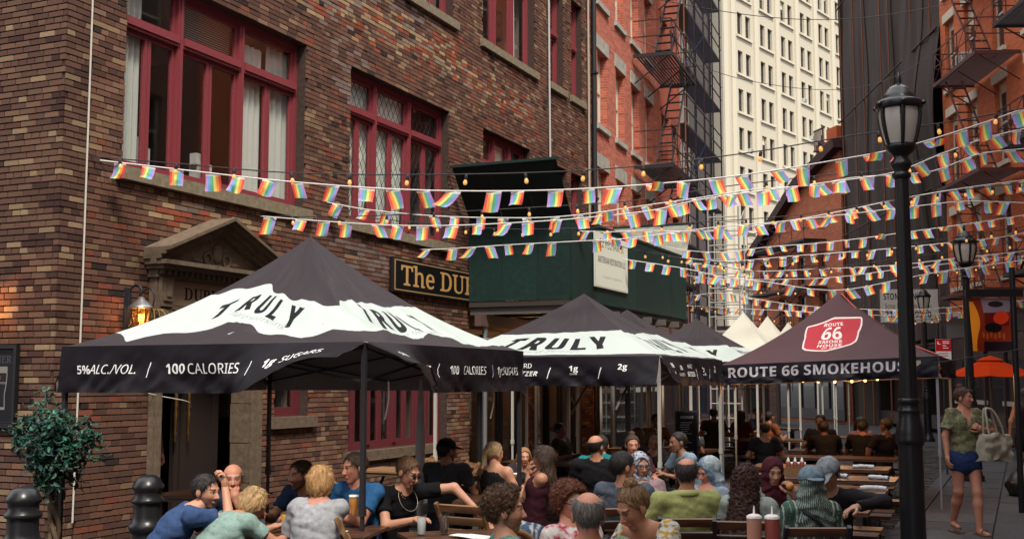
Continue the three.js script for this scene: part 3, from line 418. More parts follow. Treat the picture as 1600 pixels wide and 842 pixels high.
// ---------------------------------------------------------------- right side of the street, which swings left
const RT = 20.7 * Math.PI / 180, onRight = (s, out = 0) => [-2.05 + 0.3535 * s - out * Math.cos(RT), 0, -39.5 + 0.9354 * s + out * Math.sin(RT)]; // s runs towards the camera
{ // here local x runs towards the camera, the front faces -x of the street
  const turn = -Math.PI / 2 + RT;
  const b = thing('orange_brick_house', 'orange brick house with cream lintels on the bend', 'building', onRight(0), turn);
  const cols = [[0.5, 1.35], [2.3, 3.15], [4.6, 5.5], [7, 7.9], [9.2, 10.1]], rows = [[1.2, 3.6], [4.7, 7.0], [7.9, 10.2], [11.1, 13.3], [14.2, 16.4]], holes = cols.flatMap((c) => rows.map((r) => [...c, ...r]));
  obj('wall', uvBox(holedWall(0, 14.2, -0.15, 18, holes, 0.3)), farBrick(0.52, 0.135, 0.05, [0.42, 0.14, 0.07], 0.16), b); obj('wall', box(0, 14.2, -0.15, 18, -6, -0.62), roomDark, b);
  const lint = std(C(0.55, 0.5, 0.4), 0.8); cols.forEach(([p, q], i) => rows.forEach(([c, d]) => { sashWindow(b, p, q, c, d, { blind: i % 2 ? 0.3 : 0.1, frame: lint }); obj('lintel', box(p - 0.12, q + 0.12, d + 0.003, d + 0.28, -0.1, 0.05), lint, b); obj('sill', box(p - 0.12, q + 0.12, c - 0.13, c - 0.003, -0.1, 0.09), lint, b); }));
  shopFront(b, 0, 14.2, std(C(0.05, 0.03, 0.024), 0.5)); acUnit(b, 2.72, 11.45, 0.1); obj('cornice', box(0, 14.2, 18, 18.6, -0.3, 0.5), std(C(0.2, 0.08, 0.05), 0.8), b);
  const p = onRight(3.1, 0.03); fireEscape('rust red iron fire escape on the orange brick house', p, turn, 3.6, 1.2, [4.2, 7.4, 10.6, 13.8], ironRust, -1);
  const p2 = onRight(8.4, 0.03); fireEscape('black iron fire escape over the hanging stout banner', p2, turn, 4.2, 1.3, [4.4, 7.6, 10.8], ironDark, 1);
  // house wrapped in brown netting
  const n = thing('netted_house', 'tall house shrouded in hanging dark brown netting', 'building', onRight(-14.4, -1.3), turn); reseed(71);
  obj('wall', box(0, 14.3, -0.15, 27, -8, -0.6), std(C(0.05, 0.035, 0.03), 0.9), n);
  const netMat = std(C(0.05, 0.037, 0.033), 0.9, { bumpMap: bumpTex, bumpScale: 0.004 });
  const strips = [0, 2.1, 4.0, 6.3, 8.2, 10.4, 12.3, 14.3]; for (let k = 0; k < 7; k++) { const a = strips[k] - 0.08, w = strips[k + 1] - a + 0.12; obj('net', gridGeo(48, 50, (u, v) => [a + w * u, 3.2 + 23 * v, 1.1 + (k % 2) * 0.03 + 0.02 * Math.sin((a + w * u) * 5 + 7 * noise((a + w * u) * 0.5, v * 3, 3)) + 0.16 * noise((a + w * u) * 0.8, v * 5, 7) + (k > 4 ? 0.5 * Math.exp(-Math.pow((v - 0.32) * 7, 2)) : 0)]), netMat, n); }
  for (const x of [0.5, 2.9, 4.4, 7.1, 8.3, 11.2, 13.4]) obj('standard', rod([x, 0, 1.28], [x + rr(-0.1, 0.1), 26.5, 1.32], 0.03), std(C(0.2, 0.07, 0.035), 0.8), n);
  for (let k = 0; k < 5; k++) obj('ledger', rod([0, 3 + k * 5.2, 1.36], [14.3, 3 + k * 5.2, 1.36], 0.03), std(C(0.07, 0.04, 0.035), 0.8), n);
  obj('net', gridGeo(10, 40, (u, v) => [-0.1 + 0.05 * noise(u * 3, v * 9, 4), 3.2 + 23 * v, -0.62 + 1.85 * u]), netMat, n);
  obj('shop_front', [box(0.2, 14, 0, 0.5, -0.5, 0), box(0.2, 14, 2.9, 3.3, -0.5, 0.6), ...[0.2, 3.6, 7, 10.4, 13.7].map((x) => box(x, x + 0.25, 0.5, 2.9, -0.5, 0))], std(C(0.04, 0.03, 0.03), 0.6), n);
  // low orange gabled house further round the bend
  const T2 = -Math.PI / 2 + 0.62, o = onRight(-14.6), q = thing('gabled_house', 'low orange brick house with a fire escape and sloping dark roof edge', 'building', [o[0] - Math.sin(0.62) * 10, 0, o[2] - Math.cos(0.62) * 10], T2);
  const qc = [[1.0, 1.8], [3.2, 4.0], [5.4, 6.2], [7.6, 8.4]], qr = [[4.2, 5.9], [6.4, 7.8]], qh = qc.flatMap((c) => qr.map((r) => [...c, ...r]));
  obj('wall', uvBox(holedWall(0, 10, -0.15, 8.2, qh, 0.3)), farBrick(0.4, 0.12, 0.06, [0.3, 0.12, 0.07], 0.2), q); obj('wall', box(0, 10, -0.15, 8.2, -5, -0.62), roomDark, q); shopFront(q, 0, 10);
  qh.forEach(([a, b2, c, d]) => sashWindow(q, a, b2, c, d, { frame: std(C(0.3, 0.12, 0.08), 0.7) }));
  const gp = [[0, 8.2], [10, 8.2], [10, 12.3], [6, 11.2], [2.4, 9.3]].map((z) => new THREE.Vector2(...z)); obj('gable', uvBox(new THREE.ExtrudeGeometry(new THREE.Shape(gp), { depth: 0.3, bevelEnabled: false }).translate(0, 0, -0.3)), farBrick(0.4, 0.12, 0.06, [0.3, 0.12, 0.07], 0.2), q);
  for (const [a1, b1] of [[[-0.5, 8.0], [2.4, 9.4]], [[2.4, 9.4], [6, 11.3]], [[6, 11.3], [10.2, 12.5]]]) obj('cornice', bar([...a1, 0.1], [...b1, 0.1], 0.45, 0.7), std(C(0.05, 0.026, 0.024), 0.8), q);
  fireEscape('rusty fire escape on the low gabled house', [o[0] - Math.sin(0.62) * 8 - 0.03, 0, o[2] - Math.cos(0.62) * 8], T2, 6.5, 1.1, [3.9, 6.1, 8.3], ironDark, 1);
  const ch = thing('roof_balcony', 'small rust red railed balcony jutting beside the netted house', 'balcony', [-8.4, 12.9, -57.2], T2); obj('floor', box(0, 1.1, 0, 0.08, 0, 0.7), ironRust, ch); for (let x = 0; x <= 1.06; x += 0.12) obj('baluster', box(x, x + 0.03, 0.08, 1.0, 0.62, 0.65), ironRust, ch); obj('rail', box(0, 1.12, 1.0, 1.06, 0.6, 0.67), ironRust, ch); obj('wall', box(0.05, 1.1, 0.08, 1.15, -0.5, 0), std(C(0.4, 0.09, 0.03), 0.9), ch); obj('chimney', box(-1.1, -0.2, -2.6, 0.6, -0.6, 0), std(C(0.3, 0.13, 0.1), 0.9), ch);
}
{ // near right-hand house, out of the picture: the strings are tied to it, it closes the street, and it is raised and lengthened to cut fill light
  const b = thing('near_brick_house', 'brown brick house front along the right-hand pavement', 'building', [3.02, 0, -26.2], -Math.PI / 2); // local x runs towards and past the camera
  const holes = []; for (let k = 0; k < 12; k++) for (const v of [1.0, 4.4, 7.6, 10.8]) holes.push([1.5 + k * 3.2, 2.9 + k * 3.2, v, v + 2]);
  obj('wall', uvBox(holedWall(0, 41, -0.15, 14, holes, 0.3)), farBrick(0.2, 0.085, 0.06, [0.25, 0.2, 0.17]), b); obj('wall', box(0, 41, -0.15, 14, -6, -0.62), roomDark, b); holes.forEach(([a, c, d, e]) => sashWindow(b, a, c, d, e, {}));
  const c = thing('added_corner_house', 'added unseen brown brick house across the side street from the pub', 'building', [-9.06, 0, 0.5], Math.PI / 2); const ch = []; for (let k = 0; k < 4; k++) for (const v of [1.0, 4.4, 7.6, 10.8]) ch.push([-14.5 + k * 3.6, -13 + k * 3.6, v, v + 2]);  // unseen house added to cut the fill light from behind the camera
  obj('wall', uvBox(holedWall(-16, 0, -0.15, 14, ch, 0.3)), farBrick(0.17, 0.08, 0.06, [0.2, 0.16, 0.14]), c); obj('wall', box(-16, 0, -0.15, 14, -8, -0.62), roomDark, c); ch.forEach(([a, e, d, f]) => sashWindow(c, a, e, d, f, {}));
  // far left row that closes the view under the tents
  const f = thing('far_shop_row', 'row of dim shop fronts closing the far end of the street', 'building', [-17, 0, -50], 0.1); reseed(81);
  const fh = []; for (let k = 0; k < 5; k++) fh.push([0.4 + k * 1.35, 1.5 + k * 1.35, 0.3, 2.7]); obj('wall', uvBox(holedWall(0, 7.2, -0.15, 4.2, fh, 0.3)), farBrick(0.12, 0.07, 0.06, [0.12, 0.09, 0.08]), f); obj('wall', box(0, 7.2, -0.15, 4.2, -2, -0.62), roomDark, f); fh.forEach(([a, c, d, e]) => sashWindow(f, a, c, d, e, { frame: ironRust }));
}
// ---------------------------------------------------------------- pop-up tents
const weave = dataTex(64, 64, (i, j) => { const v = 0.5 + 0.25 * Math.sin(i * Math.PI / 2) * Math.sin(j * Math.PI / 2) + 0.2 * tileNoise(i, j, 64, 4, 3, 3); return [v, v, v]; }, false); weave.repeat.set(10, 10);
function cloth(map, color = 0xffffff, rough = 0.62, trans = 0) { return new THREE.MeshPhysicalMaterial({ color, map: map ?? null, roughness: rough, transmission: trans, thickness: 0, specularIntensity: 0.3, bumpMap: weave, bumpScale: 0.0012, side: THREE.DoubleSide }); }
const PLUM = '#322c30', VAL = '#17141a', BAND = '#a6afab';
function spline(c, pts, w, h, move) { for (let i = 0; i < pts.length; i++) { const x = pts[i][0] * w, y = (1 - pts[i][1]) * h; if (!i) { move ? c.moveTo(x, y) : c.lineTo(x, y); } else { const px = pts[i - 1][0] * w, py = (1 - pts[i - 1][1]) * h, m = (px + x) / 2; c.bezierCurveTo(m, py, m, y, x, y); } } }
function roofArt({ top, bottom, letters, sub, base = PLUM, extra }) {
  return canvasTex(1024, 512, (c, w, h) => {
    c.fillStyle = base; c.fillRect(0, 0, w, h);
    if (top) { c.beginPath(); spline(c, top, w, h, true); spline(c, [...bottom].reverse(), w, h, false); c.closePath(); c.fillStyle = BAND; c.fill(); c.fillStyle = '#151217'; c.fillRect(0, h - bottom[0][1] * h * 0.0, 0, 0); }
    for (const [ch, u, t, s, rot] of letters ?? []) { c.save(); c.translate(u * w, (1 - t) * h); c.rotate(rot ?? 0); c.transform(1.25, 0, -0.12, 1, 0, 0); c.font = `bold ${s}px sans-serif`; c.textAlign = 'center'; c.fillStyle = '#16141a'; c.fillText(ch, 0, s * 0.35); c.lineWidth = s * 0.05; c.strokeStyle = '#16141a'; c.strokeText(ch, 0, s * 0.35); c.restore(); }
    if (sub) { const [txt, u, t, s, rot] = sub; c.save(); c.translate(u * w, (1 - t) * h); c.rotate(rot ?? 0); c.scale(1.5, 1); c.font = `italic ${s}px sans-serif`; c.textAlign = 'center'; c.fillStyle = '#7d807e'; c.fillText(txt, 0, 0); c.restore(); }
    extra?.(c, w, h);
  });
}
function valanceArt(items, { base = VAL, ink = '#e6e6e6', w = 2048, h = 288 } = {}) {
  return canvasTex(w, h, (c) => { c.fillStyle = base; c.fillRect(0, 0, w, h); c.strokeStyle = 'rgba(0,0,0,0.35)'; c.lineWidth = 3; c.beginPath(); c.moveTo(0, h - 12); c.lineTo(w, h - 12); c.stroke();
    for (const [txt, u, size, weight = 'bold', y = 0.6, squeeze = 1] of items) { c.save(); c.translate(u * w, h * y); c.scale(squeeze, 1); c.font = `${weight} ${size}px sans-serif`; c.textAlign = 'center'; c.fillStyle = ink; c.fillText(txt, 0, 0); c.restore(); } });
}
const backlitLining = cloth(null, C(0.3, 0.26, 0.265), 0.8), backlitRoofLining = backlitLining;  // grey inside coat; its paleness stands in for daylight coming through the cloth
const whiteTube = std(C(0.56, 0.55, 0.5), 0.4, { metalness: 0.3 }), greyTube = std(C(0.3, 0.3, 0.32), 0.4, { metalness: 0.6 });
function tent(name, label, { x0, x1, z0, z1, eave, peak, drop = 0.4, roofs, valances, legMat, group, lift = [], seedN = 1, concave = 0.6, tilt = 0, roofCloth, rough = 0.02, shear = 0 }) {
  const cx = (x0 + x1) / 2, cz = (z0 + z1) / 2, hx = (x1 - x0) / 2, hz = (z0 - z1) / 2, t = thing(name, label, 'tent', [cx, 0, cz], 0, group);
  const cor = [[-hx, hz], [hx, hz], [hx, -hz], [-hx, -hz]], ey = (x) => eave + tilt * x, g = (q) => q - concave * q * (1 - q);
  for (let k = 0; k < 4; k++) {
    const A = cor[k], B = cor[(k + 1) % 4], nx = (B[1] - A[1]), nz = -(B[0] - A[0]), nl = Math.hypot(nx, nz), ox = -nx / nl, oz = -nz / nl; // outward
    const roofPt = (u, q, off) => { const x = (A[0] + (B[0] - A[0]) * u) * (1 - q), z = (A[1] + (B[1] - A[1]) * u) * (1 - q), e = ey(A[0] + (B[0] - A[0]) * u); const sag = Math.sin(u * Math.PI) * q * (1 - q) * -0.12 + rough * (noise(u * 4 + k * 7, q * 5, seedN) + 0.6 * noise(u * 13, q * 6, seedN + k) + 0.25 * (1 - 2 * Math.abs(noise(u * 9 + q * 3, q * 2.5, seedN + 5 + k)))) * Math.sin(Math.min(1, q * 6) * 1.57) * (1 - q) * Math.sin(Math.min(1, Math.min(u, 1 - u) * 8) * 1.57); return [x, e + (peak - e) * g(q) + sag + off, z]; };
    obj('roof_panel', gridGeo(36, 24, (u, q) => roofPt(u, q, 0)), roofCloth ?? cloth(roofs[k]), t);
    obj('roof_backlit_lining', gridGeo(24, 16, (u, q) => roofPt(u, q, -0.012)), backlitRoofLining, t);
    const L = lift[k] ?? (() => 0);
    const valPt = (u, v, inn) => { const d = drop * (1 - v), a = L(u), w = 0.024 * noise(u * 6 + k * 5, v * 1.2, seedN) + 0.03 * noise(u * 2.6 + k * 3, v, seedN + 4) + 0.02 * (1 - 2 * Math.abs(noise(u * 11 + v * 2.4, v * 0.7, seedN + 9))) + 0.014 * noise(u * 26 - v * 3, v * 2, seedN + 2); const out = Math.sin(a) * d + w * (1 - v) * 2.2 + 0.012 - inn; const x = A[0] + (B[0] - A[0]) * u, z = A[1] + (B[1] - A[1]) * u; return [x + ox * out, ey(x) - Math.cos(a) * d + 0.004, z + oz * out]; };
        obj('valance', gridGeo(64, 10, (u, v) => valPt(u, v, 0)), cloth(valances[k], 0xffffff, 0.5), t);
    obj('valance_backlit_lining', gridGeo(64, 10, (u, v) => valPt(u, v, 0.014)), backlitLining, t);
  }
  const topP = (x, z, q) => [x * (1 - q), ey(x) + (peak - ey(x)) * g(q) - 0.05, z * (1 - q)];
  for (const [x, z] of cor) { const X = x * 0.985, Z = z * 0.985, e = ey(x); const lg = grp('leg', t); obj('tube', [box(X - 0.018, X + 0.018, ROAD + 0.9, e - 0.02, Z - 0.018, Z + 0.018), box(X - 0.013, X + 0.013, ROAD + 0.01, ROAD + 0.9, Z - 0.013, Z + 0.013), box(X - 0.023, X + 0.023, ROAD + 0.86, ROAD + 0.93, Z - 0.023, Z + 0.023)], legMat, lg); obj('foot', cbox(X, ROAD + 0.012, Z, 0.1, 0.012, 0.1), legMat, lg);
    obj('ridge_bar', tube([0, 0.15, 0.3, 0.5, 0.7, 0.85, 0.97].map((q) => topP(X * 0.97, Z * 0.97, q)), 0.011, 5), legMat, t); }
  for (let k = 0; k < 4; k++) { const A = cor[k], B = cor[(k + 1) % 4], P = (u, dy) => [(A[0] + (B[0] - A[0]) * u) * 0.98, ey(A[0] + (B[0] - A[0]) * u) + dy, (A[1] + (B[1] - A[1]) * u) * 0.98]; for (const [a, b] of [[0, 0.5], [0.5, 1]]) obj('scissor_bar', [bar(P(a, -0.04), P(b, -0.3), 0.016), bar(P(a, -0.3), P(b, -0.04), 0.016)], legMat, t); }
  obj('peak_pole', rod([0, eave - 0.1, 0], [0, peak - 0.02, 0], 0.018), legMat, t);
  return t;
}
const GR = 'branded black and white pop-up tents';
const lets = (list) => [...'TRULY'].map((ch, i) => [ch, ...list[i]]);
{ // the big near tent, its near corner blown up
  const front = roofArt({ top: [[0, 0.58], [0.2, 0.64], [0.38, 0.68], [0.56, 0.6], [0.76, 0.5], [1, 0.44]], bottom: [[0, 0.2], [0.16, 0.13], [0.3, 0.17], [0.44, 0.3], [0.55, 0.27], [0.7, 0.12], [0.84, 0.1], [1, 0.16]], letters: lets([[0.3, 0.44, 92, -0.5], [0.41, 0.51, 100, -0.25], [0.53, 0.5, 104, 0.1], [0.63, 0.44, 108, 0.3], [0.745, 0.37, 112, 0.3]]), sub: ['hard sparkling', 0.55, 0.335, 36, 0.16] });
  const right = roofArt({ top: [[0, 0.44], [0.06, 0.5], [0.3, 0.53], [0.55, 0.53], [1, 0.52]], bottom: [[0, 0.16], [0.15, 0.1], [0.36, 0.11], [0.5, 0.17], [0.66, 0.1], [1, 0.1]], letters: lets([[0.22, 0.39, 100, 0.2], [0.33, 0.37, 104, 0.15], [0.45, 0.36, 104, 0.05], [0.565, 0.35, 104, 0], [0.68, 0.35, 104, 0]]), sub: ['hard sparkling', 0.5, 0.22, 36, 0] });
  const plain = roofArt({});
  const vf = valanceArt([['5%', 0.085, 74], ['ALC./VOL.', 0.19, 78, 'italic'], ['|', 0.315, 90, 'italic'], ['100', 0.41, 82], ['CALORIES', 0.54, 84, ''], ['|', 0.665, 84, 'italic'], ['1g', 0.745, 80], ['SUGARS', 0.85, 76, '']]);
  const vr = valanceArt([['5% ALC./VOL.', 0.14, 66, 'italic'], ['12 OZ', 0.3, 70], ['|', 0.38, 84, 'italic'], ['100', 0.48, 74], ['CALORIES', 0.62, 74, ''], ['|', 0.74, 84, 'italic'], ['1g', 0.81, 76], ['SUGARS', 0.9, 74, '']]);
  const t1 = tent('branded_tent', 'large black and white pop-up tent with a blown-up corner at the pub door', { x0: -7.68, x1: -4.61, z0: -7.64, z1: -10.68, eave: 2.05, peak: 3.12, drop: 0.4, roofs: [front, right, plain, plain], valances: [vf, vr, vr, vf], legMat: darkMetal, group: GR, seedN: 3, rough: 0.085, concave: 0.5, lift: [(u) => 1.25 * smooth(0.52, 0.95, u), (u) => 1.15 * smooth(0.38, 0.03, u)] });
  const strap = std(C(0.62, 0.6, 0.55), 0.8);
  for (const [x, z, l] of [[1.5, 1.1, 0.3], [1.5, -0.9, 0.35], [0.4, -1.5, 0.42]]) obj('strap', tube([[x, 1.75, z], [x + 0.02, 1.75 - l / 2, z + 0.03], [x - 0.03, 1.75 - l, z]], 0.008, 5), strap, t1);
  obj('umbrella_cover', lathe([[0.03, 0.55], [0.045, 0.8], [0.05, 1.3], [0.03, 1.7], [0.01, 1.9]], 10).translate(0.55, ROAD, -1.2), std(C(0.5, 0.5, 0.5), 0.7), t1);
}
{
  const rf = roofArt({ top: [[0, 0.44], [0.25, 0.47], [0.6, 0.5], [1, 0.48]], bottom: [[0, 0.045], [0.5, 0.05], [1, 0.05]], letters: lets([[0.22, 0.28, 150], [0.37, 0.28, 150], [0.515, 0.28, 150], [0.65, 0.28, 150], [0.775, 0.28, 150]]), sub: ['Hard Seltzer', 0.5, 0.1, 40] });
  const plain = roofArt({}), v2 = valanceArt([['HARD', 0.42, 62, '', 0.38], ['SELTZER', 0.42, 66, 'bold italic', 0.66], ['|', 0.53, 110, 'italic', 0.66], ['1g', 0.64, 76, 'bold', 0.5], ['SUGAR', 0.64, 22, 'bold', 0.62], ['|', 0.75, 110, 'italic', 0.66], ['2g', 0.85, 76, 'bold', 0.45], ['5%', 0.1, 62, 'bold', 0.4], ['ALC', 0.1, 50, '', 0.66], ['100', 0.25, 66, 'bold', 0.45], ['CALORIES', 0.25, 40, '', 0.66]]);
  const mk = (label, x0, z0, eave, peak, s, dz = 3.05) => tent('branded_tent', label, { x0, x1: x0 + 3.05, z0, z1: z0 - dz, eave, peak, drop: 0.36, roofs: [rf, rf, plain, plain], valances: [v2, v2, v2, v2], legMat: whiteTube, group: GR, seedN: s, rough: 0.03, concave: 0.34, lift: [(u) => 0.35 * smooth(0.75, 1, u), (u) => 0.5 * smooth(0.35, 0, u)] });
  mk('black and white pop-up tent standing between the big tent and two like it', -7.0, -13.3, 2.05, 2.95, 11);
  mk('black and white pop-up tent wedged between two others of its kind', -7.72, -17.4, 2.07, 2.98, 12);
  mk('black and white pop-up tent next to the white peaked marquees', -7.45, -21.0, 2.07, 3.0, 13);
  const cream2 = cloth(null, C(0.48, 0.46, 0.39), 0.7);
  const wm = (label, cx, cz, pk, s) => tent('white_marquee', label, { x0: cx - 1.5, x1: cx + 1.5, z0: cz + 1.5, z1: cz - 1.5, eave: 2.05, peak: pk, drop: 0.25, roofs: [], roofCloth: cream2, valances: [null, null, null, null].map(() => valanceArt([], { base: '#bdb9ab', w: 64, h: 32 })), legMat: whiteTube, group: 'white peaked marquees', seedN: s, concave: 0.75, rough: 0.01 });
  wm('white peaked marquee nearest the black tents', -5.75, -26.0, 3.32, 21); wm('white peaked marquee between two others', -6.05, -30.2, 3.45, 22); wm('white peaked marquee deepest in the row', -6.3, -34.5, 3.5, 23);
}
{ // smokehouse tent
  const shield = (c, w, h) => { // drawn against the panel's taper so that it reads square on the slope
    const X = (x, t) => (0.5 + x / (1 - t)) * w, Y = (t) => (1 - t) * h, path = [[-0.125, 0.6], [-0.09, 0.625], [-0.05, 0.66], [-0.015, 0.7], [0.0, 0.71], [0.05, 0.7], [0.13, 0.68], [0.125, 0.5], [0.12, 0.36], [0.1, 0.31], [0.05, 0.265], [-0.01, 0.22], [-0.06, 0.235], [-0.11, 0.265], [-0.125, 0.3], [-0.125, 0.45]];
    c.beginPath(); path.forEach(([x, t], i) => (i ? c.lineTo(X(x, t), Y(t)) : c.moveTo(X(x, t), Y(t)))); c.closePath(); c.fillStyle = '#a02a35'; c.fill(); c.lineWidth = 11; c.lineJoin = 'round'; c.strokeStyle = '#cdbdb9'; c.stroke(); c.fillStyle = '#d6c6c1'; c.textAlign = 'center';
    const tx = (s, t, px, width) => { c.save(); c.translate(X(0, t), Y(t)); c.font = `bold ${px}px sans-serif`; const m = c.measureText(s).width || px * 0.6 * s.length; c.scale(width / (1 - t) * w / m, 1); c.fillText(s, 0, 0); c.restore(); };
    tx('ROUTE', 0.605, 30, 0.1); tx('66', 0.415, 126, 0.115); tx('SMOKE', 0.355, 34, 0.12); tx('HOUSE', 0.29, 34, 0.125); tx('EST. 2010', 0.255, 18, 0.07); };
  const rf = roofArt({ base: '#452d31', extra: shield }), pl = roofArt({ base: '#452d31' }), v = valanceArt([['ROUTE 66 SMOKEHOUSE', 0.47, 138, 'bold', 0.66, 1.12]], { base: '#1a1820', ink: '#b5b0b6', w: 2048, h: 200 }), vp = valanceArt([], { base: '#1a1820', w: 64, h: 32 });
  const t = tent('smokehouse_tent', 'dark plum pop-up tent with a red shield and smokehouse lettering', { x0: -4.12, x1: -1.06, z0: -16.95, z1: -20.0, eave: 2.04, peak: 3.13, drop: 0.29, roofs: [rf, pl, pl, pl], valances: [v, vp, vp, vp], legMat: greyTube, seedN: 31, tilt: 0.035, rough: 0.012, concave: 0.35 });
  obj('label_patch', cbox(1.25, 1.99, 1.56, 0.11, 0.1, 0.006, 0, 0, 0.03), std(C(0.4, 0.36, 0.28), 0.7), t);
  obj('ridge_trim', tube([[1.52, 2.12, 1.51], [1.0, 2.34, 1.0], [0.5, 2.67, 0.5], [0.05, 3.11, 0.05]], 0.012, 5), std(C(0.45, 0.08, 0.05), 0.6), t);
}
// ---------------------------------------------------------------- bunting and light strings across the street
const flagTex = (() => canvasTex(96, 64, (c) => { ['#f05048', '#ff9e45', '#ffec86', '#6ac48c', '#78aeea', '#c096d4'].forEach((k, i) => { c.fillStyle = k; c.fillRect(i * 16, 0, 16, 64); }); c.fillStyle = 'rgba(250,246,240,0.8)'; c.fillRect(0, 0, 96, 7); }))();
const flagMat = new THREE.MeshPhysicalMaterial({ map: flagTex, roughness: 0.85, transmission: 0.4, thickness: 0, side: THREE.DoubleSide });
reseed(91);
const flagGeos = []; for (let k = 0; k < 14; k++) { const lean = rr(-0.1, 0.07), curl = rr(-0.8, 0.8), flip = k % 3 === 0, ph = rr(0, 6), fly = k > 10 ? 1.5 : rr(0, 0.5), W = 0.17, H = 0.205; const g = gridGeo(6, 6, (u, v) => { const d = 1 - v, a = fly * d * (0.6 + 0.5 * d); return [(u - 0.5) * W * (1 - 0.12 * d * Math.abs(curl)) + lean * d * 1.3, -Math.cos(a) * d * H - (k > 10 ? 0.03 * u * d : 0), 0.03 * Math.sin(u * 5 + ph + d * 2) * d + Math.sin(a) * d * H * 0.8 + curl * 0.05 * (u - 0.5) * d]; }); if (flip) { const uv = g.attributes.uv; for (let i = 0; i < uv.count; i++) uv.setX(i, 1 - uv.getX(i)); } flagGeos.push(g); }
const cordMat = std(C(0.62, 0.6, 0.58), 0.8);
const BUNT = {
  S1: [[-9.05, 4.13, -9.43], [-8.12, 4.01, -9.83], [-7.23, 3.9, -10.21], [-5.96, 3.8, -10.75], [-4.63, 3.79, -11.31], [-3.62, 3.85, -11.74], [-2.67, 3.95, -12.14], [-1.79, 4.1, -12.51], [-1.19, 4.22, -12.77], [-0.71, 4.36, -12.97], [-0.14, 4.56, -13.21], [0.18, 4.68, -13.35], [3.0, 5.28, -14.5]],
  S2: [[-9.05, 3.9, -12.31], [-8.41, 3.84, -12.56], [-7.64, 3.78, -12.86], [-7.06, 3.76, -13.09], [-6.44, 3.77, -13.33], [-5.65, 3.81, -13.64], [-5.13, 3.85, -13.85], [-4.26, 3.95, -14.19], [-3.77, 4.07, -14.38], [-2.91, 4.2, -14.72], [-2.23, 4.29, -14.99], [-1.39, 4.42, -15.31], [-0.85, 4.65, -15.53], [-0.29, 4.86, -15.75], [0.2, 4.98, -15.94], [3.0, 5.58, -17.0]],
  S3: [[-9.05, 4.31, -13.89], [-8.63, 4.22, -14.06], [-7.94, 4.13, -14.32], [-7.42, 4.09, -14.52], [-6.83, 4.07, -14.75], [-6.09, 4.07, -15.04], [-5.47, 4.13, -15.28], [-4.82, 4.23, -15.53], [-4.12, 4.33, -15.8], [-3.36, 4.45, -16.09], [-2.61, 4.5, -16.38], [-2.11, 4.6, -16.57], [-1.03, 4.69, -16.98], [-0.45, 4.92, -17.21], [0.21, 5.0, -17.46], [3.0, 5.33, -18.5]],
  S4: [[-9.05, 3.92, -16.68], [-8.69, 3.92, -16.79], [-7.67, 3.97, -17.07], [-6.58, 4.01, -17.37], [-5.81, 4.04, -17.59], [-5.16, 4.11, -17.76], [-4.38, 4.2, -17.98], [-3.61, 4.25, -18.19], [-2.76, 4.33, -18.43], [-1.4, 4.47, -18.81], [-0.71, 4.53, -19.0], [0.2, 4.48, -19.25], [3.0, 4.4, -20.0]],
  S5: [[-6.98, 4.36, -18.69], [-6.49, 4.34, -18.88], [-5.98, 4.37, -19.17], [-5.13, 4.37, -19.64], [-4.43, 4.45, -20.03], [-3.62, 4.59, -20.48], [-2.85, 4.76, -20.91], [-1.96, 4.98, -21.4], [-0.92, 5.2, -21.99], [0.25, 5.39, -22.64], [3.0, 5.79, -24.0]],
  S6: [[-6.98, 4.66, -24.05], [-6.58, 4.57, -24.13], [-5.81, 4.52, -24.38], [-4.91, 4.62, -24.67], [-3.88, 4.69, -24.99], [-2.97, 4.79, -25.29], [-1.92, 4.93, -25.62], [-0.73, 5.09, -26.0], [0.26, 5.24, -26.32], [2.9, 5.56, -27.0]],
  S7: [[-7.01, 4.58, -25.7], [-6.19, 4.49, -25.95], [-4.68, 4.59, -26.42], [-3.8, 4.65, -26.7], [-2.9, 4.71, -26.98], [-1.79, 4.81, -27.32], [-0.3, 4.96, -27.78], [0.26, 5.06, -27.96], [2.3, 5.37, -28.5]],
  S8: [[-9.2, 4.95, -28.05], [-8.53, 4.87, -28.14], [-7.15, 4.67, -28.39], [-6.48, 4.52, -28.52], [-5.94, 4.48, -28.62], [-4.8, 4.5, -28.82], [-2.7, 4.56, -29.21], [-1.37, 4.69, -29.45], [0.26, 4.83, -29.75], [1.7, 4.95, -30.0]],
  S9: [[-9.4, 4.76, -30], [-8.15, 4.58, -30.12], [-7.5, 4.49, -30.18], [-6.17, 4.42, -30.31], [-4.35, 4.43, -30.48], [-2.83, 4.58, -30.62], [-1.05, 4.74, -30.79], [0.27, 4.85, -30.91], [1.3, 4.93, -31.0]],
  S10: [[-6.98, 4.1, -21.05], [-5.75, 3.87, -21.2], [-5.11, 3.71, -21.3], [-4.36, 3.6, -21.42], [-3.09, 3.41, -21.62], [-2.02, 3.57, -21.79], [-1.39, 3.69, -21.89], [0.19, 3.89, -22.13], [3.0, 4.22, -22.5]],
  S11: [[-9.6, 4.3, -32], [-8.71, 4.19, -32.09], [-7.73, 4.25, -32.18], [-6.46, 3.99, -32.3], [-5.42, 3.83, -32.4], [-3.91, 3.71, -32.55], [-2.71, 3.67, -32.66], [-0.07, 3.85, -32.92], [0.8, 3.95, -33.0]],
  S12: [[-9.7, 4.05, -33.5], [-7.66, 3.89, -33.6], [-5.65, 3.75, -33.7], [-4.06, 3.62, -33.78], [-2.82, 3.6, -33.84], [-1.53, 3.64, -33.9], [-0.24, 3.72, -33.97], [0.4, 3.76, -34.0]],
};
const buntLabel = { S1: 'rainbow bunting tied beside the largest maroon window', S2: 'rainbow bunting tied to the wall right above the stone pediment', S3: 'rainbow bunting tied below the leaded maroon window', S4: 'rainbow bunting tied above the gilt fascia sign', S5: 'rainbow bunting tied to the corner of the green shed', S10: 'rainbow bunting dipping to the peak of the smokehouse tent' };
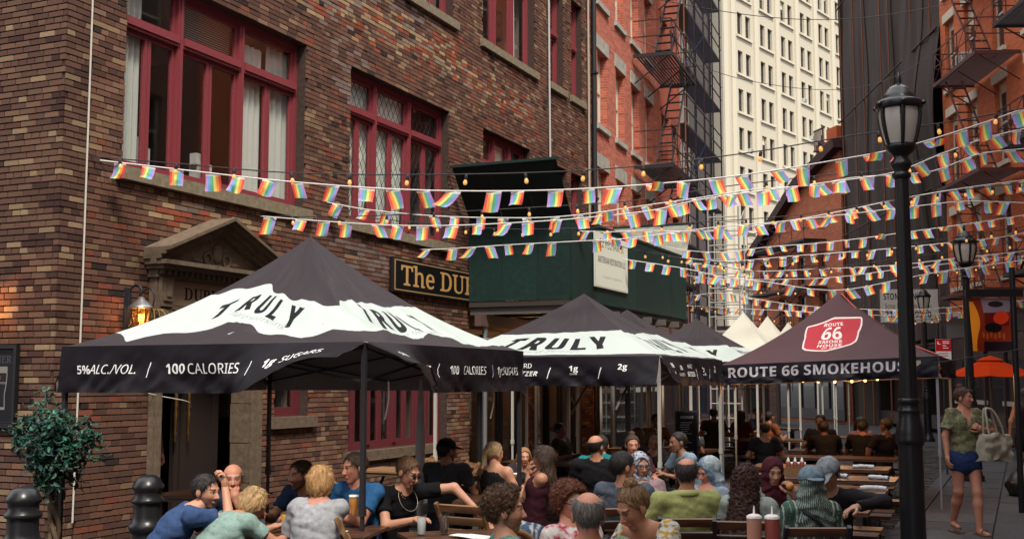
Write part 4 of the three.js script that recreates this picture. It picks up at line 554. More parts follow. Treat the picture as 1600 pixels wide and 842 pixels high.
for (const [k, pts] of Object.entries(BUNT)) {
  const t = thing('bunting', buntLabel[k] ?? 'rainbow bunting strung across the far part of the street', 'bunting', pts[0], 0, 'rainbow bunting across the street');
  const loc = pts.map((p) => [p[0] - pts[0][0], p[1] - pts[0][1], p[2] - pts[0][2]]), cv = new THREE.CatmullRomCurve3(loc.map((p) => V(...p))), L = cv.getLength();
  obj('cord', new THREE.TubeGeometry(cv, 80, 0.008, 5), cordMat, t);
  const gap = 0.335, n = Math.floor(L / gap);
  for (let i = 0; i < n; i++) { const s = clamp((i + 0.5 + rr(-0.16, 0.16)) / n, 0, 1), p = cv.getPointAt(s), d = cv.getTangentAt(s); if (rnd() < 0.04) continue; const f = shadow(new THREE.Mesh(flagGeos[Math.floor(rnd() * (rnd() < 0.75 ? 11 : 14))], flagMat)); f.name = 'flag'; f.position.copy(p); f.position.y -= 0.006; f.rotation.set(rr(-0.25, 0.25), Math.atan2(-d.z, d.x) + rr(-0.45, 0.45), Math.asin(d.y) + rr(-0.06, 0.06)); const q = rr(0.78, 1.02); f.scale.set(q, q * rr(0.92, 1.12), q); t.add(f); }
}
const CABLE = {
  C1: [[-9.05, 4.15, -9.3], [-8.03, 4.05, -9.71], [-7.07, 3.96, -10.09], [-5.49, 3.93, -10.73], [-3.92, 3.98, -11.36], [-2.77, 4.11, -11.82], [-2.36, 4.17, -11.98], [-1.59, 4.31, -12.3], [-0.63, 4.45, -12.68], [0.17, 4.6, -13.0], [3.0, 5.11, -14.1]],
  C2: [[-9.05, 3.92, -12.5], [-7.94, 3.92, -12.95], [-6.85, 3.97, -13.4], [-5.6, 4.04, -13.91], [-4.51, 4.12, -14.36], [-3.51, 4.29, -14.77], [-2.27, 4.44, -15.28], [-1.42, 4.53, -15.63], [-0.65, 4.8, -15.94], [0.2, 5.01, -16.29], [3.0, 5.61, -17.4]],
  C3: [[-9.05, 4.23, -15.0], [-7.93, 4.12, -15.52], [-7.05, 4.06, -15.93], [-6.16, 4.08, -16.35], [-5.28, 4.13, -16.77], [-4.12, 4.2, -17.31], [-3.04, 4.3, -17.81], [-1.69, 4.54, -18.45], [-0.79, 4.69, -18.87], [0.21, 4.81, -19.34], [3.0, 5.13, -20.6]],
  C4: [[-6.98, 4.28, -19], [-6.09, 4.04, -19.33], [-5.25, 3.88, -19.64], [-4.42, 3.82, -19.94], [-3.17, 3.92, -20.39], [-1.94, 4.08, -20.84], [-0.91, 4.24, -21.21], [0.21, 4.43, -21.62], [3.0, 4.89, -22.6]],
  C5: [[-6.98, 4.45, -23], [-5.95, 4.2, -23.24], [-4.94, 3.99, -23.47], [-3.7, 4.02, -23.76], [-2.25, 4.19, -24.09], [-1.06, 4.33, -24.36], [0.22, 4.51, -24.66], [3.0, 4.84, -25.2]],
  C6: [[-9.3, 4.85, -29.5], [-7.61, 4.37, -29.72], [-6.3, 4.14, -29.87], [-4.7, 4.1, -30.07], [-2.84, 4.33, -30.29], [-1.34, 4.53, -30.47], [0.26, 4.72, -30.66], [1.4, 4.86, -30.8]],
  C7: [[-9.6, 4.2, -33], [-7.58, 3.75, -33.25], [-5.97, 3.5, -33.44], [-4.06, 3.38, -33.66], [-2.53, 3.45, -33.84], [-0.24, 3.67, -34.11], [0.5, 3.74, -34.2]],
};
const bulbGlow = new THREE.MeshStandardMaterial({ color: C(0.5, 0.3, 0.1), roughness: 0.2, emissive: C(1, 0.45, 0.12), emissiveIntensity: 0.22 });
const sockGeo = lathe([[0, 0], [0.012, 0], [0.018, -0.02], [0.018, -0.06], [0, -0.06]], 8), bulbGeo = lathe([[0.011, -0.055], [0.015, -0.065], [0.023, -0.09], [0.017, -0.112], [0, -0.118]], 10);
const cableLabel = { C1: 'string of warm bulbs on a black cable from beside the largest maroon window', C2: 'string of warm bulbs on a black cable from above the stone pediment', C3: 'string of warm bulbs on a black cable from the leaded window sill', C4: 'string of warm bulbs on a black cable from the green shed corner' };
for (const [k, pts] of Object.entries(CABLE)) {
  const t = thing('string_light', cableLabel[k] ?? 'string of warm bulbs on a black cable in the far part of the street', 'string lights', pts[0], 0, 'bulb strings across the street'), cv = new THREE.CatmullRomCurve3(pts.map((p) => V(p[0] - pts[0][0], p[1] - pts[0][1], p[2] - pts[0][2]))), L = cv.getLength(), n = Math.floor(L / (k < 'C3' ? 0.62 : 0.42));
  obj('cable', new THREE.TubeGeometry(cv, 80, 0.007, 5), darkWire, t);
  for (let i = 0; i < n; i++) { const p = cv.getPointAt((i + 0.5) / n); const b = grp('lamp', t); b.position.copy(p); b.rotation.z = rr(-0.2, 0.2); obj('socket', sockGeo, darkWire, b); obj('bulb', bulbGeo, bulbGlow, b); }
}
{ const w = (label, pts) => tag(obj('overhead_wire', tube(pts, 0.008, 5, 60), darkWire), label, 'wire', 'wires across the street');
  w('thin wire sagging from the pub roof across to the cream tower side', [[-9.05, 9.4, -17.2], [-6, 8.8, -20], [-3, 9.2, -24], [1.9, 11, -28.4]]);
  w('thin wire crossing high before the netted house', [[-9.2, 10.6, -27], [-6, 9.4, -29], [-3, 9.6, -31], [0.6, 12.5, -32.4]]);
  w('wire slung above the orange umbrella to the smokehouse tent', [[-1.1, 2.0, -16.9], [0.5, 2.25, -16.5], [3.0, 2.6, -15.8]]); }
const bulbWarm = new THREE.MeshStandardMaterial({ color: C(0.5, 0.3, 0.1), roughness: 0.2, emissive: C(1, 0.5, 0.15), emissiveIntensity: 1.6 });
// ---------------------------------------------------------------- lamp posts, bollards, signs, plants
const opal = new THREE.MeshPhysicalMaterial({ color: C(0.62, 0.58, 0.53), roughness: 0.32, transmission: 0.35, thickness: 0, clearcoat: 0.4, side: THREE.DoubleSide });
function lampPost(label, pos, turn = 0) {
  const t = thing('street_lamp', label, 'street lamp', pos, turn, 'black street lamps on the right-hand pavement');
  obj('base', lathe([[0.19, 0], [0.19, 0.08], [0.165, 0.1], [0.15, 0.16], [0.13, 0.2], [0.112, 0.3], [0.107, 1.18], [0.122, 1.2], [0.132, 1.23], [0.122, 1.26], [0.125, 1.28], [0.118, 1.33], [0.098, 1.42], [0.09, 1.47], [0.1, 1.48], [0.1, 1.5], [0.085, 1.51], [0.082, 1.55], [0.096, 1.56], [0.096, 1.59], [0.082, 1.6]], 16), blackIron, t);
  const fl = lathe([[0.074, 1.6], [0.069, 2.2], [0.058, 3.6]], 48), p = fl.attributes.position; for (let i = 0; i < p.count; i++) { const a = Math.atan2(p.getZ(i), p.getX(i)), k = 1 + 0.05 * Math.cos(a * 12); p.setX(i, p.getX(i) * k); p.setZ(i, p.getZ(i) * k); } fl.computeVertexNormals(); obj('shaft', fl, blackIron, t);
  obj('capital', lathe([[0.064, 3.58], [0.085, 3.6], [0.085, 3.63], [0.06, 3.65], [0.09, 3.7], [0.095, 3.73], [0.06, 3.78], [0.075, 3.8], [0.12, 3.84], [0.135, 3.87], [0.135, 3.9], [0.0, 3.9]], 24), blackIron, t);
  const H = grp('lantern_head', t), prof = [[0.125, 3.9], [0.15, 3.98], [0.172, 4.08], [0.182, 4.16], [0.18, 4.23]];
  for (let k = 0; k < 6; k++) { const g = new THREE.LatheGeometry(prof.map(([r, y]) => new THREE.Vector2(r, y)), 8, k * Math.PI / 3 + 0.13, Math.PI / 3 - 0.26); obj('pane', g, opal, H); const a = k * Math.PI / 3; obj('rib', tube(prof.map(([r, y]) => [(r + 0.008) * Math.sin(a), y, (r + 0.008) * Math.cos(a)]), 0.017, 6), blackIron, H); obj('knob', ball(0.225 * Math.sin(a), 4.26, 0.225 * Math.cos(a), 0.022), blackIron, H); }
  obj('rim', lathe([[0.19, 4.22], [0.212, 4.235], [0.212, 4.28], [0.195, 4.3], [0.165, 4.31]], 32), blackIron, H);
  obj('dome', lathe([[0.165, 4.31], [0.15, 4.33], [0.15, 4.35], [0.125, 4.37], [0.105, 4.41], [0.07, 4.44], [0.03, 4.455], [0.02, 4.47], [0.03, 4.49], [0.022, 4.53], [0.008, 4.57], [0, 4.58]], 32), blackIron, H);
  return t;
}
lampPost('black fluted street lamp with a frosted lantern in front of the smokehouse tent', [-0.94, 0, -10.9], 0.25);
lampPost('black street lamp standing beside the orange umbrella', [-0.87, 0, -22.2], 0.6);
lampPost('black street lamp far down the pavement behind the red parking sign', [-2.6, 0, -36.0], 0.1);
function bollard(label, pos) { const t = thing('bollard', label, 'bollard', pos, 0, 'black iron bollards by the tent'); obj('body', lathe([[0.14, 0], [0.14, 0.1], [0.118, 0.12], [0.113, 0.7], [0.125, 0.71], [0.142, 0.74], [0.142, 0.77], [0.122, 0.79], [0.108, 0.83], [0.106, 0.93]], 28), blackIron, t); obj('cap', lathe([[0.106, 0.93], [0.126, 0.94], [0.126, 0.965], [0.104, 0.985], [0.104, 1.03], [0.12, 1.045], [0.12, 1.07], [0.106, 1.09], [0.09, 1.125], [0.05, 1.15], [0, 1.155]], 28), blackIron, t); }
bollard('black ringed iron bollard next to the potted ficus', [-6.42, ROAD, -6.08]); bollard('black ringed iron bollard beside the man in the blue T-shirt', [-6.3, ROAD, -7.2]);
{ // ficus with a twisted trunk
  const t = thing('potted_ficus', 'potted ficus with twisted trunk and blue-green leaves at the tent leg', 'plant', [-7.5, ROAD, -7.42]); reseed(101);
  obj('pot', lathe([[0, 0], [0.17, 0], [0.2, 0.3], [0.22, 0.32], [0.2, 0.33], [0.19, 0.3], [0, 0.29]], 20), std(C(0.05, 0.045, 0.045), 0.7), t);
  for (let k = 0; k < 3; k++) obj('trunk', tube(Array.from({ length: 12 }, (_, i) => { const a = i * 0.75 + k * 2.09, r = 0.04 * (1 - i / 22); return [r * Math.cos(a) + 0.03 * Math.sin(i * 0.5), 0.28 + i * 0.085, r * Math.sin(a)]; }), 0.022, 6, 40), stoneMat(C(0.17, 0.12, 0.08), 0.9, 4), t);
  const br = []; const tips = []; for (let k = 0; k < 26; k++) { const a = rr(0, 6.28), e = rr(-1.2, 1.1), l = rr(0.18, 0.42), p = [0.3 * l * Math.cos(a), 1.15 + 0.35 * rnd(), 0.3 * l * Math.sin(a)], q = [l * Math.cos(a) * Math.cos(e) * 0.85, 1.42 + l * Math.sin(e), l * Math.sin(a) * Math.cos(e) * 0.85]; br.push(tube([[0, 1.0, 0], p, q], 0.006, 4, 8)); tips.push([p, q]); } obj('branches', br, std(C(0.12, 0.09, 0.06), 0.9), t);
  const leaf = gridGeo(4, 6, (u, v) => { const w = 0.026 * Math.sin(Math.PI * Math.pow(v, 0.8)); return [(u - 0.5) * 2 * w, v * 0.092, 0.012 * Math.sin(v * 3) + 0.02 * Math.abs(u - 0.5)]; });
  const N = 2600, im = shadow(new THREE.InstancedMesh(leaf, new THREE.MeshPhysicalMaterial({ color: 0xffffff, roughness: 0.45, specularIntensity: 0.6, transmission: 0.15, thickness: 0, side: THREE.DoubleSide }), N)), d = new THREE.Object3D();
  for (let i = 0; i < N; i++) { const [p, q] = tips[i % 26], s = rr(0.35, 1.12); d.position.set(p[0] + (q[0] - p[0]) * s + rr(-0.09, 0.09), p[1] + (q[1] - p[1]) * s + rr(-0.14, 0.08), p[2] + (q[2] - p[2]) * s + rr(-0.09, 0.09)); d.rotation.set(rr(1.4, 3.0), rr(0, 6.28), rr(-0.6, 0.6), 'YXZ'); d.scale.setScalar(rr(0.45, 0.85)); d.updateMatrix(); im.setMatrixAt(i, d.matrix); const k = rnd(); im.setColorAt(i, k < 0.2 ? C(0.025, 0.13, 0.085) : k < 0.5 ? C(0.016, 0.055, 0.038) : k < 0.6 ? C(0.04, 0.08, 0.025) : C(0.01, 0.028, 0.025)); }
  im.name = 'foliage'; im.userData.kind = 'stuff'; t.add(im);
}
{ // hanging dry flower basket below the lantern
  const t = thing('hanging_plant', 'straggly hanging plant beside the pub doorway pediment', 'plant', [-8.93, 2.45, -10.12]); reseed(107);
  obj('bracket', tube([[-0.1, 0.3, 0], [0.02, 0.34, 0], [0.08, 0.24, 0], [0.05, 0.1, 0]], 0.01, 5), darkMetal, t); const S = []; for (let k = 0; k < 40; k++) { const a = rr(0, 6.28), l = rr(0.1, 0.3); S.push(tube([[0.05, 0.08, 0], [0.05 + 0.5 * l * Math.cos(a), 0.1, 0.5 * l * Math.sin(a)], [0.05 + l * Math.cos(a), -0.3 * l - 0.1 * rnd(), l * Math.sin(a)]], 0.005, 4, 6)); } const m = obj('stems', S, std(C(0.18, 0.15, 0.07), 0.9), t); m.userData.kind = 'stuff';
}
{ // banner, umbrella, signs on the right
  const t = thing('hanging_banner', 'glowing orange banner of a dark pint hanging from a black pole bar', 'banner', [-0.1, 0, -17.1], 0.35);
  obj('pole', rod([0.02, 0, 0], [0.02, 3.3, 0], 0.042), blackIron, t); obj('arm', box(-0.62, 0.14, 2.9, 3.0, -0.05, 0.05), blackIron, t);
  const tx = canvasTex(256, 320, (c, w, h) => { c.fillStyle = '#8a2a14'; c.fillRect(0, 0, w, h); c.fillStyle = '#8d7a86'; c.beginPath(); c.moveTo(66, 0); c.lineTo(250, 0); c.lineTo(226, 84); c.lineTo(78, 88); c.closePath(); c.fill(); c.fillStyle = '#2b1f26'; c.beginPath(); c.ellipse(150, 36, 44, 18, 0, 0, 7); c.fill(); c.fillStyle = '#6d1216'; c.fillRect(82, 88, 140, 80); c.fillStyle = '#e5401c'; c.beginPath(); c.ellipse(178, 118, 46, 38, -0.4, 0, 7); c.fill(); c.fillStyle = '#f0901f'; c.beginPath(); c.moveTo(20, 20); c.quadraticCurveTo(70, 120, 44, 200); c.quadraticCurveTo(20, 270, 28, 320); c.lineTo(0, 320); c.lineTo(0, 20); c.fill(); c.fillStyle = '#190f12'; c.beginPath(); c.ellipse(130, 178, 52, 30, 0, 0, 7); c.fill(); c.fillStyle = '#b8541c'; for (let k = 0; k < 6; k++) c.fillRect(62 + k * 24, 205 + (k % 2) * 8, 14, 34); c.fillStyle = '#22131a'; c.fillRect(70, 262, 160, 58); });
  obj('cloth', gridGeo(14, 16, (u, v) => [-0.57 + 0.6 * u + (1 - v) * 0.02, 2.88 - 0.72 * (1 - v), 0.04 * Math.sin(u * 5 + (1 - v) * 2) * (1 - v)]), cloth(tx, 0xffffff, 0.7), t);
  const u = thing('parasol', 'bright orange market umbrella behind the walking woman', 'umbrella', [-0.69, -0.02, -29.3]); const R = 1.05;
  obj('pole', rod([0, 0, 0], [0, 2.36, 0], 0.024), std(C(0.2, 0.12, 0.07), 0.6), u); obj('base', lathe([[0, 0], [0.25, 0], [0.25, 0.06], [0.05, 0.1], [0.03, 0.3], [0, 0.3]], 16), darkMetal, u);
  const om = new THREE.MeshPhysicalMaterial({ color: C(0.55, 0.04, 0.002), roughness: 0.9, specularIntensity: 0.1, transmission: 0.25, thickness: 0, side: THREE.DoubleSide, bumpMap: weave, bumpScale: 0.001 });
  for (let k = 0; k < 8; k++) { const a0 = k * Math.PI / 4, a1 = a0 + Math.PI / 4; obj('canopy_panel', gridGeo(6, 8, (p, q) => { const r = R * (1 - q * 0.93), x = Math.cos(a0) + (Math.cos(a1) - Math.cos(a0)) * p, z = Math.sin(a0) + (Math.sin(a1) - Math.sin(a0)) * p; return [x * r, 1.9 + 0.42 * q - 0.03 * Math.sin(p * Math.PI) * (1 - q), z * r]; }), om, u); obj('rib', rod([0, 2.28, 0], [R * Math.cos(a0) * 0.98, 1.885, R * Math.sin(a0) * 0.98], 0.009), std(C(0.2, 0.12, 0.07), 0.6), u); }
  obj('top_vent', lathe([[0.3, 2.26], [0.15, 2.33], [0.02, 2.37], [0, 2.37]], 8), om, u);
  const sg = thing('parking_sign', 'small red and white street sign past the smokehouse tent', 'sign', [-1.37, 0, -23.5], 0.4); obj('post', rod([0, 0, -0.02], [0, 2.8, -0.02], 0.02), darkMetal, sg); const stx = canvasTex(96, 160, (c, w, h) => { c.fillStyle = '#f0e8e4'; c.fillRect(0, 0, w, h); c.fillStyle = '#c8181e'; c.fillRect(0, 0, w, 86); c.fillStyle = '#fff'; c.beginPath(); c.arc(22, 26, 13, 0, 7); c.fill(); c.fillStyle = '#c8181e'; c.beginPath(); c.arc(27, 22, 11, 0, 7); c.fill(); c.fillStyle = '#fff'; c.fillRect(44, 14, 42, 6); c.fillRect(44, 26, 42, 6); c.fillRect(44, 44, 22, 6); c.fillRect(44, 60, 36, 6); c.fillStyle = '#c8181e'; c.fillRect(14, 100, 60, 6); c.fillRect(14, 116, 60, 6); }); obj('plate', box(-0.15, 0.15, 2.12, 2.56, -0.004, 0.004), std(C(0.5, 0.5, 0.5), 0.5), sg); obj('print', new THREE.PlaneGeometry(0.29, 0.43).translate(0, 2.34, 0.008), std(0xffffff, 0.5, { map: stx }), sg);
  const wb = thing('wall_board', 'white letting board with black lettering in front of the netted house', 'sign', [-3.3, 4.2, -39.6], 0.42); const wtx = canvasTex(512, 300, (c, w, h) => { c.fillStyle = '#c9c7bd'; c.fillRect(0, 0, w, h); c.fillStyle = '#1d1c1e'; c.textAlign = 'right'; c.font = 'bold 84px sans-serif'; c.fillText('STONE ST.NY NY', w - 70, 92, 420); c.font = '56px sans-serif'; c.fillText('Scop Enterprises, Inc.', w - 40, 170, 440); c.font = 'bold 80px sans-serif'; c.fillText('212-737-9500', w - 60, 256, 420); }); obj('panel', box(-0.95, 0.95, -0.55, 0.55, -0.03, 0), std(C(0.5, 0.5, 0.46), 0.6), wb); obj('print', new THREE.PlaneGeometry(1.86, 1.06).translate(0, 0, 0.005), std(0xffffff, 0.6, { map: wtx }), wb);
  const bag = thing('rubbish_bag', 'black plastic rubbish bag slumped on the pavement', 'bag', [-0.02, 0, -19.6]); const bg = new THREE.SphereGeometry(0.26, 28, 20), bp = bg.attributes.position; for (let i = 0; i < bp.count; i++) { const x = bp.getX(i), y = bp.getY(i), z = bp.getZ(i), k = 1 + 0.22 * noise(x * 7, y * 7, z * 7) + 0.08 * noise(x * 22, y * 9, z * 22), f = y > 0 ? 1 - 0.5 * y / 0.26 : 1; bp.setXYZ(i, x * k * f * 1.15, Math.max(-0.19, y * k * 1.25) + 0.195, z * k * f); } bg.computeVertexNormals(); const bgm = new THREE.MeshPhysicalMaterial({ color: C(0.012, 0.012, 0.014), roughness: 0.35 }); obj('sack', bg, bgm, bag); obj('knot', lathe([[0.03, 0.46], [0.02, 0.5], [0.07, 0.58], [0, 0.56]], 9), bgm, bag);
  const cb = thing('chalk_menu', 'black chalk menu board standing under the middle tents', 'sign', [-4.58, ROAD, -16.75], 0.5); const ctx2 = canvasTex(128, 256, (c, w, h) => { c.fillStyle = '#1c1d22'; c.fillRect(0, 0, w, h); c.fillStyle = '#a9aab0'; c.font = 'bold 22px sans-serif'; c.textAlign = 'center'; c.fillText('DINNER', w / 2, 34); reseed(5); for (let k = 0; k < 14; k++) c.fillRect(16 + rr(0, 10), 56 + k * 13, rr(30, 85), 3); }); obj('board', box(-0.17, 0.17, 0.75, 1.45, -0.02, 0.02), std(C(0.03, 0.03, 0.035), 0.7), cb); obj('print', new THREE.PlaneGeometry(0.3, 0.64).translate(0, 1.1, 0.025), std(0xffffff, 0.8, { map: ctx2 }), cb); for (const x of [-0.15, 0.15]) obj('leg', bar([x, 0, 0.1], [x, 1.44, -0.02], 0.03), darkMetal, cb);
}
// ---------------------------------------------------------------- tables, chairs, benches
const woodTex = (dark) => dataTex(128, 128, (i, j) => { const n = 0.5 + 0.5 * Math.sin(j * 0.5 + 5 * tileNoise(i, j, 128, 2, 3, 2) + 2 * tileNoise(i * 0.3, j, 128, 16, 2, 7)), v = dark * (0.78 + 0.3 * n); return [v, v * 0.98, v * 0.95]; }, true);
const wt = woodTex(0.9); const wood = [[0.3, 0.17, 0.085], [0.26, 0.14, 0.07], [0.35, 0.21, 0.11]].map((c) => std(C(...c), 0.55, { map: wt, bumpMap: wt, bumpScale: 0.001 }));
const darkWood = [[0.11, 0.05, 0.03], [0.135, 0.06, 0.034], [0.09, 0.042, 0.027]].map((c) => std(C(...c), 0.42, { map: wt, bumpMap: wt, bumpScale: 0.001 })), blackWood = std(C(0.03, 0.02, 0.018), 0.5, { map: wt });
function foldTable(label, [x, z], turn, { w = 0.75, d = 0.75, mats = darkWood, h = 0.75 } = {}) {
  const t = thing('folding_table', label, 'table', [x, ROAD, z], turn, 'folding cafe tables'); const n = 6;
  for (let k = 0; k < n; k++) obj('slat', uvBox(box(-w / 2, w / 2, h - 0.022, h, -d / 2 + d * k / n + 0.003, -d / 2 + d * (k + 1) / n - 0.003)), mats[k % 3], t);
  for (const sx of [-1, 1]) { obj('leg', bar([sx * (w / 2 - 0.06), 0, -d / 2 + 0.04], [sx * (w / 2 - 0.06), h - 0.03, d / 2 - 0.06], 0.028), blackWood, t); obj('leg', bar([sx * (w / 2 - 0.1), 0, d / 2 - 0.04], [sx * (w / 2 - 0.1), h - 0.03, -d / 2 + 0.06], 0.028), blackWood, t); }
  for (const q of [-1, 1]) obj('rail', box(-w / 2 + 0.02, w / 2 - 0.02, h - 0.06, h - 0.024, q * (d / 2 - 0.0325) - 0.0125, q * (d / 2 - 0.0325) + 0.0125), mats[2], t); return t;
}
function foldChair(label, [x, z], turn, mats = wood, metal = null, slats = 3) { // front faces local +z
  const t = thing('folding_chair', label, 'chair', [x, ROAD, z], turn, 'slatted folding chairs'), fr = metal ?? mats[1];
  for (let k = 0; k < 5; k++) obj('seat_slat', uvBox(box(-0.2, 0.2, 0.435, 0.455, -0.2 + k * 0.082, -0.128 + k * 0.082)), mats[k % 3], t);
  for (const s of [-1, 1]) { obj('back_post', bar([s * 0.205, 0, 0.22], [s * 0.205, 0.94, -0.3], 0.026, 0.034), fr, t); obj('leg', bar([s * 0.18, 0, -0.24], [s * 0.18, 0.43, 0.18], 0.024, 0.03), fr, t); }
  for (let k = 0; k < slats; k++) { const y = 0.9 - k * 0.1, z = -0.3 + (0.94 - y) * 0.553; obj('back_slat', uvBox(cbox(0, y, z + 0.02, 0.41, 0.062, 0.018, 0, -0.45)), mats[(k + 1) % 3], t); }
  obj('stretcher', [bar([-0.18, 0.12, -0.125], [0.18, 0.12, -0.125], 0.018), bar([-0.205, 0.12, 0.15], [0.205, 0.12, 0.15], 0.018)], fr, t); return t;
}
function picnic(label, [x, z], turn, len = 1.9, which = '') {
  const t = thing('picnic_table', label, 'table', [x, ROAD, z], turn, 'dark plank tables of the smokehouse');
  for (let k = 0; k < 4; k++) obj('plank', uvBox(box(-len / 2, len / 2, 0.72, 0.755, -0.36 + k * 0.182, -0.185 + k * 0.182)), darkWood[k % 3], t);
  for (const s of [-1, 1]) { const X = s * (len / 2 - 0.25); obj('trestle', [bar([X, 0, -0.3], [X, 0.72, -0.2], 0.06), bar([X, 0, 0.3], [X, 0.72, 0.2], 0.06), box(X - 0.03, X + 0.03, 0.64, 0.718, -0.32, 0.32), box(X - 0.025, X + 0.025, 0.2, 0.26, -0.25, 0.25)], blackWood, t); }
  for (const s of [-1, 1]) { const b = thing('bench', `dark plank bench ${s > 0 ? 'before' : 'behind'} the ${which}`, 'bench', [x + s * 0.62 * Math.sin(turn), ROAD, z + s * 0.62 * Math.cos(turn)], turn, s > 0 ? 'benches before the smokehouse tables' : 'benches behind the smokehouse tables'); for (let k = 0; k < 2; k++) obj('plank', uvBox(box(-len / 2, len / 2, 0.42, 0.455, -0.15 + k * 0.152, -0.002 + k * 0.152)), darkWood[(k + 1) % 3], b); for (const q of [-1, 1]) obj('leg', [box(q * (len / 2 - 0.3) - 0.03, q * (len / 2 - 0.3) + 0.03, 0, 0.418, -0.13, -0.08), box(q * (len / 2 - 0.3) - 0.03, q * (len / 2 - 0.3) + 0.03, 0, 0.418, 0.08, 0.13), box(q * (len / 2 - 0.3) - 0.02, q * (len / 2 - 0.3) + 0.02, 0.15, 0.2, -0.08, 0.08)], blackWood, b); }
  return t;
}
const IMG = 0.4164; // the heading of something that faces the lens
foldTable('dark slatted table before the man in the blue T-shirt', [-5.3, -7.5], 0.25, { w: 0.7, d: 0.7 });
foldTable('dark slatted table before the man in the blue polo', [-4.78, -7.62], 0.25, { w: 0.55, d: 0.75 });
foldTable('dark slatted table under the outstretched arm of the man in sunglasses', [-3.85, -7.75], 0.75, { w: 0.8, d: 0.62 });
foldTable('slatted table between the man in the grey T-shirt and the woman with the ponytail', [-5.2, -11.6], 0.1);
foldTable('slatted table beside the woman in the maroon top', [-4.72, -10.3], 0.3);
foldTable('pale slatted table before the curly haired bearded man', [-2.18, -6.25], 0.4, { mats: wood, w: 0.8, d: 0.6 });
foldTable('dark slatted table of the man in the lime polo', [-2.5, -9.0], 0.1, { w: 1.1 });
foldTable('dark slatted table of the woman eating in a maroon headscarf', [-1.62, -8.95], 0.1, { w: 0.8, d: 0.7 });
foldTable('dark slatted table of the man in the black shirt', [-4.1, -12.2], 0.2);
foldTable('pale slatted table under the maroon ground floor windows', [-7.3, -13.2], 0, { mats: wood, w: 1.2 });
foldTable('slatted table in the shade behind the bollards', [-7.6, -9.6], 0.0, { w: 1.0 });
foldChair('pale wooden folding chair at the table of the man in sunglasses', [-3.98, -8.35], IMG + 2.6, wood, null, 4);
foldChair('pale wooden folding chair standing askew by the tent leg', [-4.3, -7.25], IMG + 1.9, wood);
foldChair('pale wooden folding chair of the man in the black cap', [-5.38, -10.9], IMG + Math.PI, wood);
foldChair('pale wooden folding chair of the woman with the blonde ponytail', [-4.9, -10.95], IMG + Math.PI - 0.3, wood);
foldChair('empty wooden folding chair under the maroon ground floor windows', [-6.6, -12.9], IMG + 1.2, wood);
foldChair('empty wooden folding chair beside the closed grey umbrella', [-6.2, -12.2], IMG - 1.2, wood);
foldChair('dark slatted chair behind the man in the lime polo', [-2.28, -8.2], IMG + Math.PI, darkWood, darkMetal, 2);
foldChair('dark slatted chair behind the woman with long dark curls', [-1.83, -8.2], IMG + Math.PI - 0.2, darkWood, darkMetal, 2);
foldChair('brown slatted chair behind the striped shirt', [-1.38, -8.05], IMG + Math.PI, darkWood, darkMetal, 2);
foldChair('honey wooden folding chair in front of the brown slatted chair', [-1.38, -7.2], IMG + Math.PI, wood, null, 2);
foldChair('dark slatted chair behind the man in the slate T-shirt', [-2.98, -8.6], IMG + Math.PI + 0.2, darkWood, darkMetal, 2);
foldChair('wooden chair leaning beside the bollard at the side wall', [-7.1, -6.4], 2.2, wood);
{ // round backed chair
  const t = thing('bentwood_chair', 'round backed bentwood chair of the woman in the tie-dye top', 'chair', [-2.62, ROAD, -6.45], IMG + 0.9);
  obj('backrest', tube([[-0.2, 0.46, -0.2], [-0.23, 0.7, -0.23], [-0.17, 0.9, -0.25], [0, 0.97, -0.26], [0.17, 0.9, -0.25], [0.23, 0.7, -0.23], [0.2, 0.46, -0.2]], 0.022, 8, 40), wood[2], t); obj('back_panel', gridGeo(12, 12, (u, v) => { const a = Math.PI * u; return [-0.2 * Math.cos(a) * (0.55 + 0.45 * Math.sin(Math.PI * (0.2 + 0.6 * v))), 0.5 + 0.43 * v, -0.235 - 0.02 * v]; }), wood[0], t);
  obj('seat', lathe([[0, 0.43], [0.2, 0.43], [0.215, 0.445], [0.2, 0.46], [0, 0.46]], 24), wood[1], t); for (const [x, z] of [[-1, -1], [1, -1], [-1, 1], [1, 1]]) obj('leg', rod([x * 0.18, 0, z * 0.18], [x * 0.14, 0.43, z * 0.14], 0.016), wood[1], t);
}
{ const rows = [[-2.15, -10.75, 'first'], [-2.2, -12.45, 'second'], [-2.25, -14.1, 'third'], [-2.5, -15.8, 'fourth'], [-2.6, -17.9, 'fifth'], [-2.7, -19.6, 'sixth']];
  for (const [x, z, n] of rows) picnic(`dark plank smokehouse table, ${n} in its row from the street lamp`, [x, z], 0.03, 1.75, `${n} smokehouse table from the street lamp`);
  for (const [x, z, n] of [[-5.6, -24.6, 'under the first white marquee'], [-5.8, -28.3, 'under the second white marquee'], [-4.3, -23, 'between the marquees and the smokehouse tent'], [-3.2, -24.5, 'behind the smokehouse tent'], [-5.6, -18.9, 'under the middle branded tent'], [-5.9, -15.2, 'by the chalk menu']]) picnic(`dark plank table ${n}`, [x, z], 0.05, 1.8, `plank table ${n}`);
}
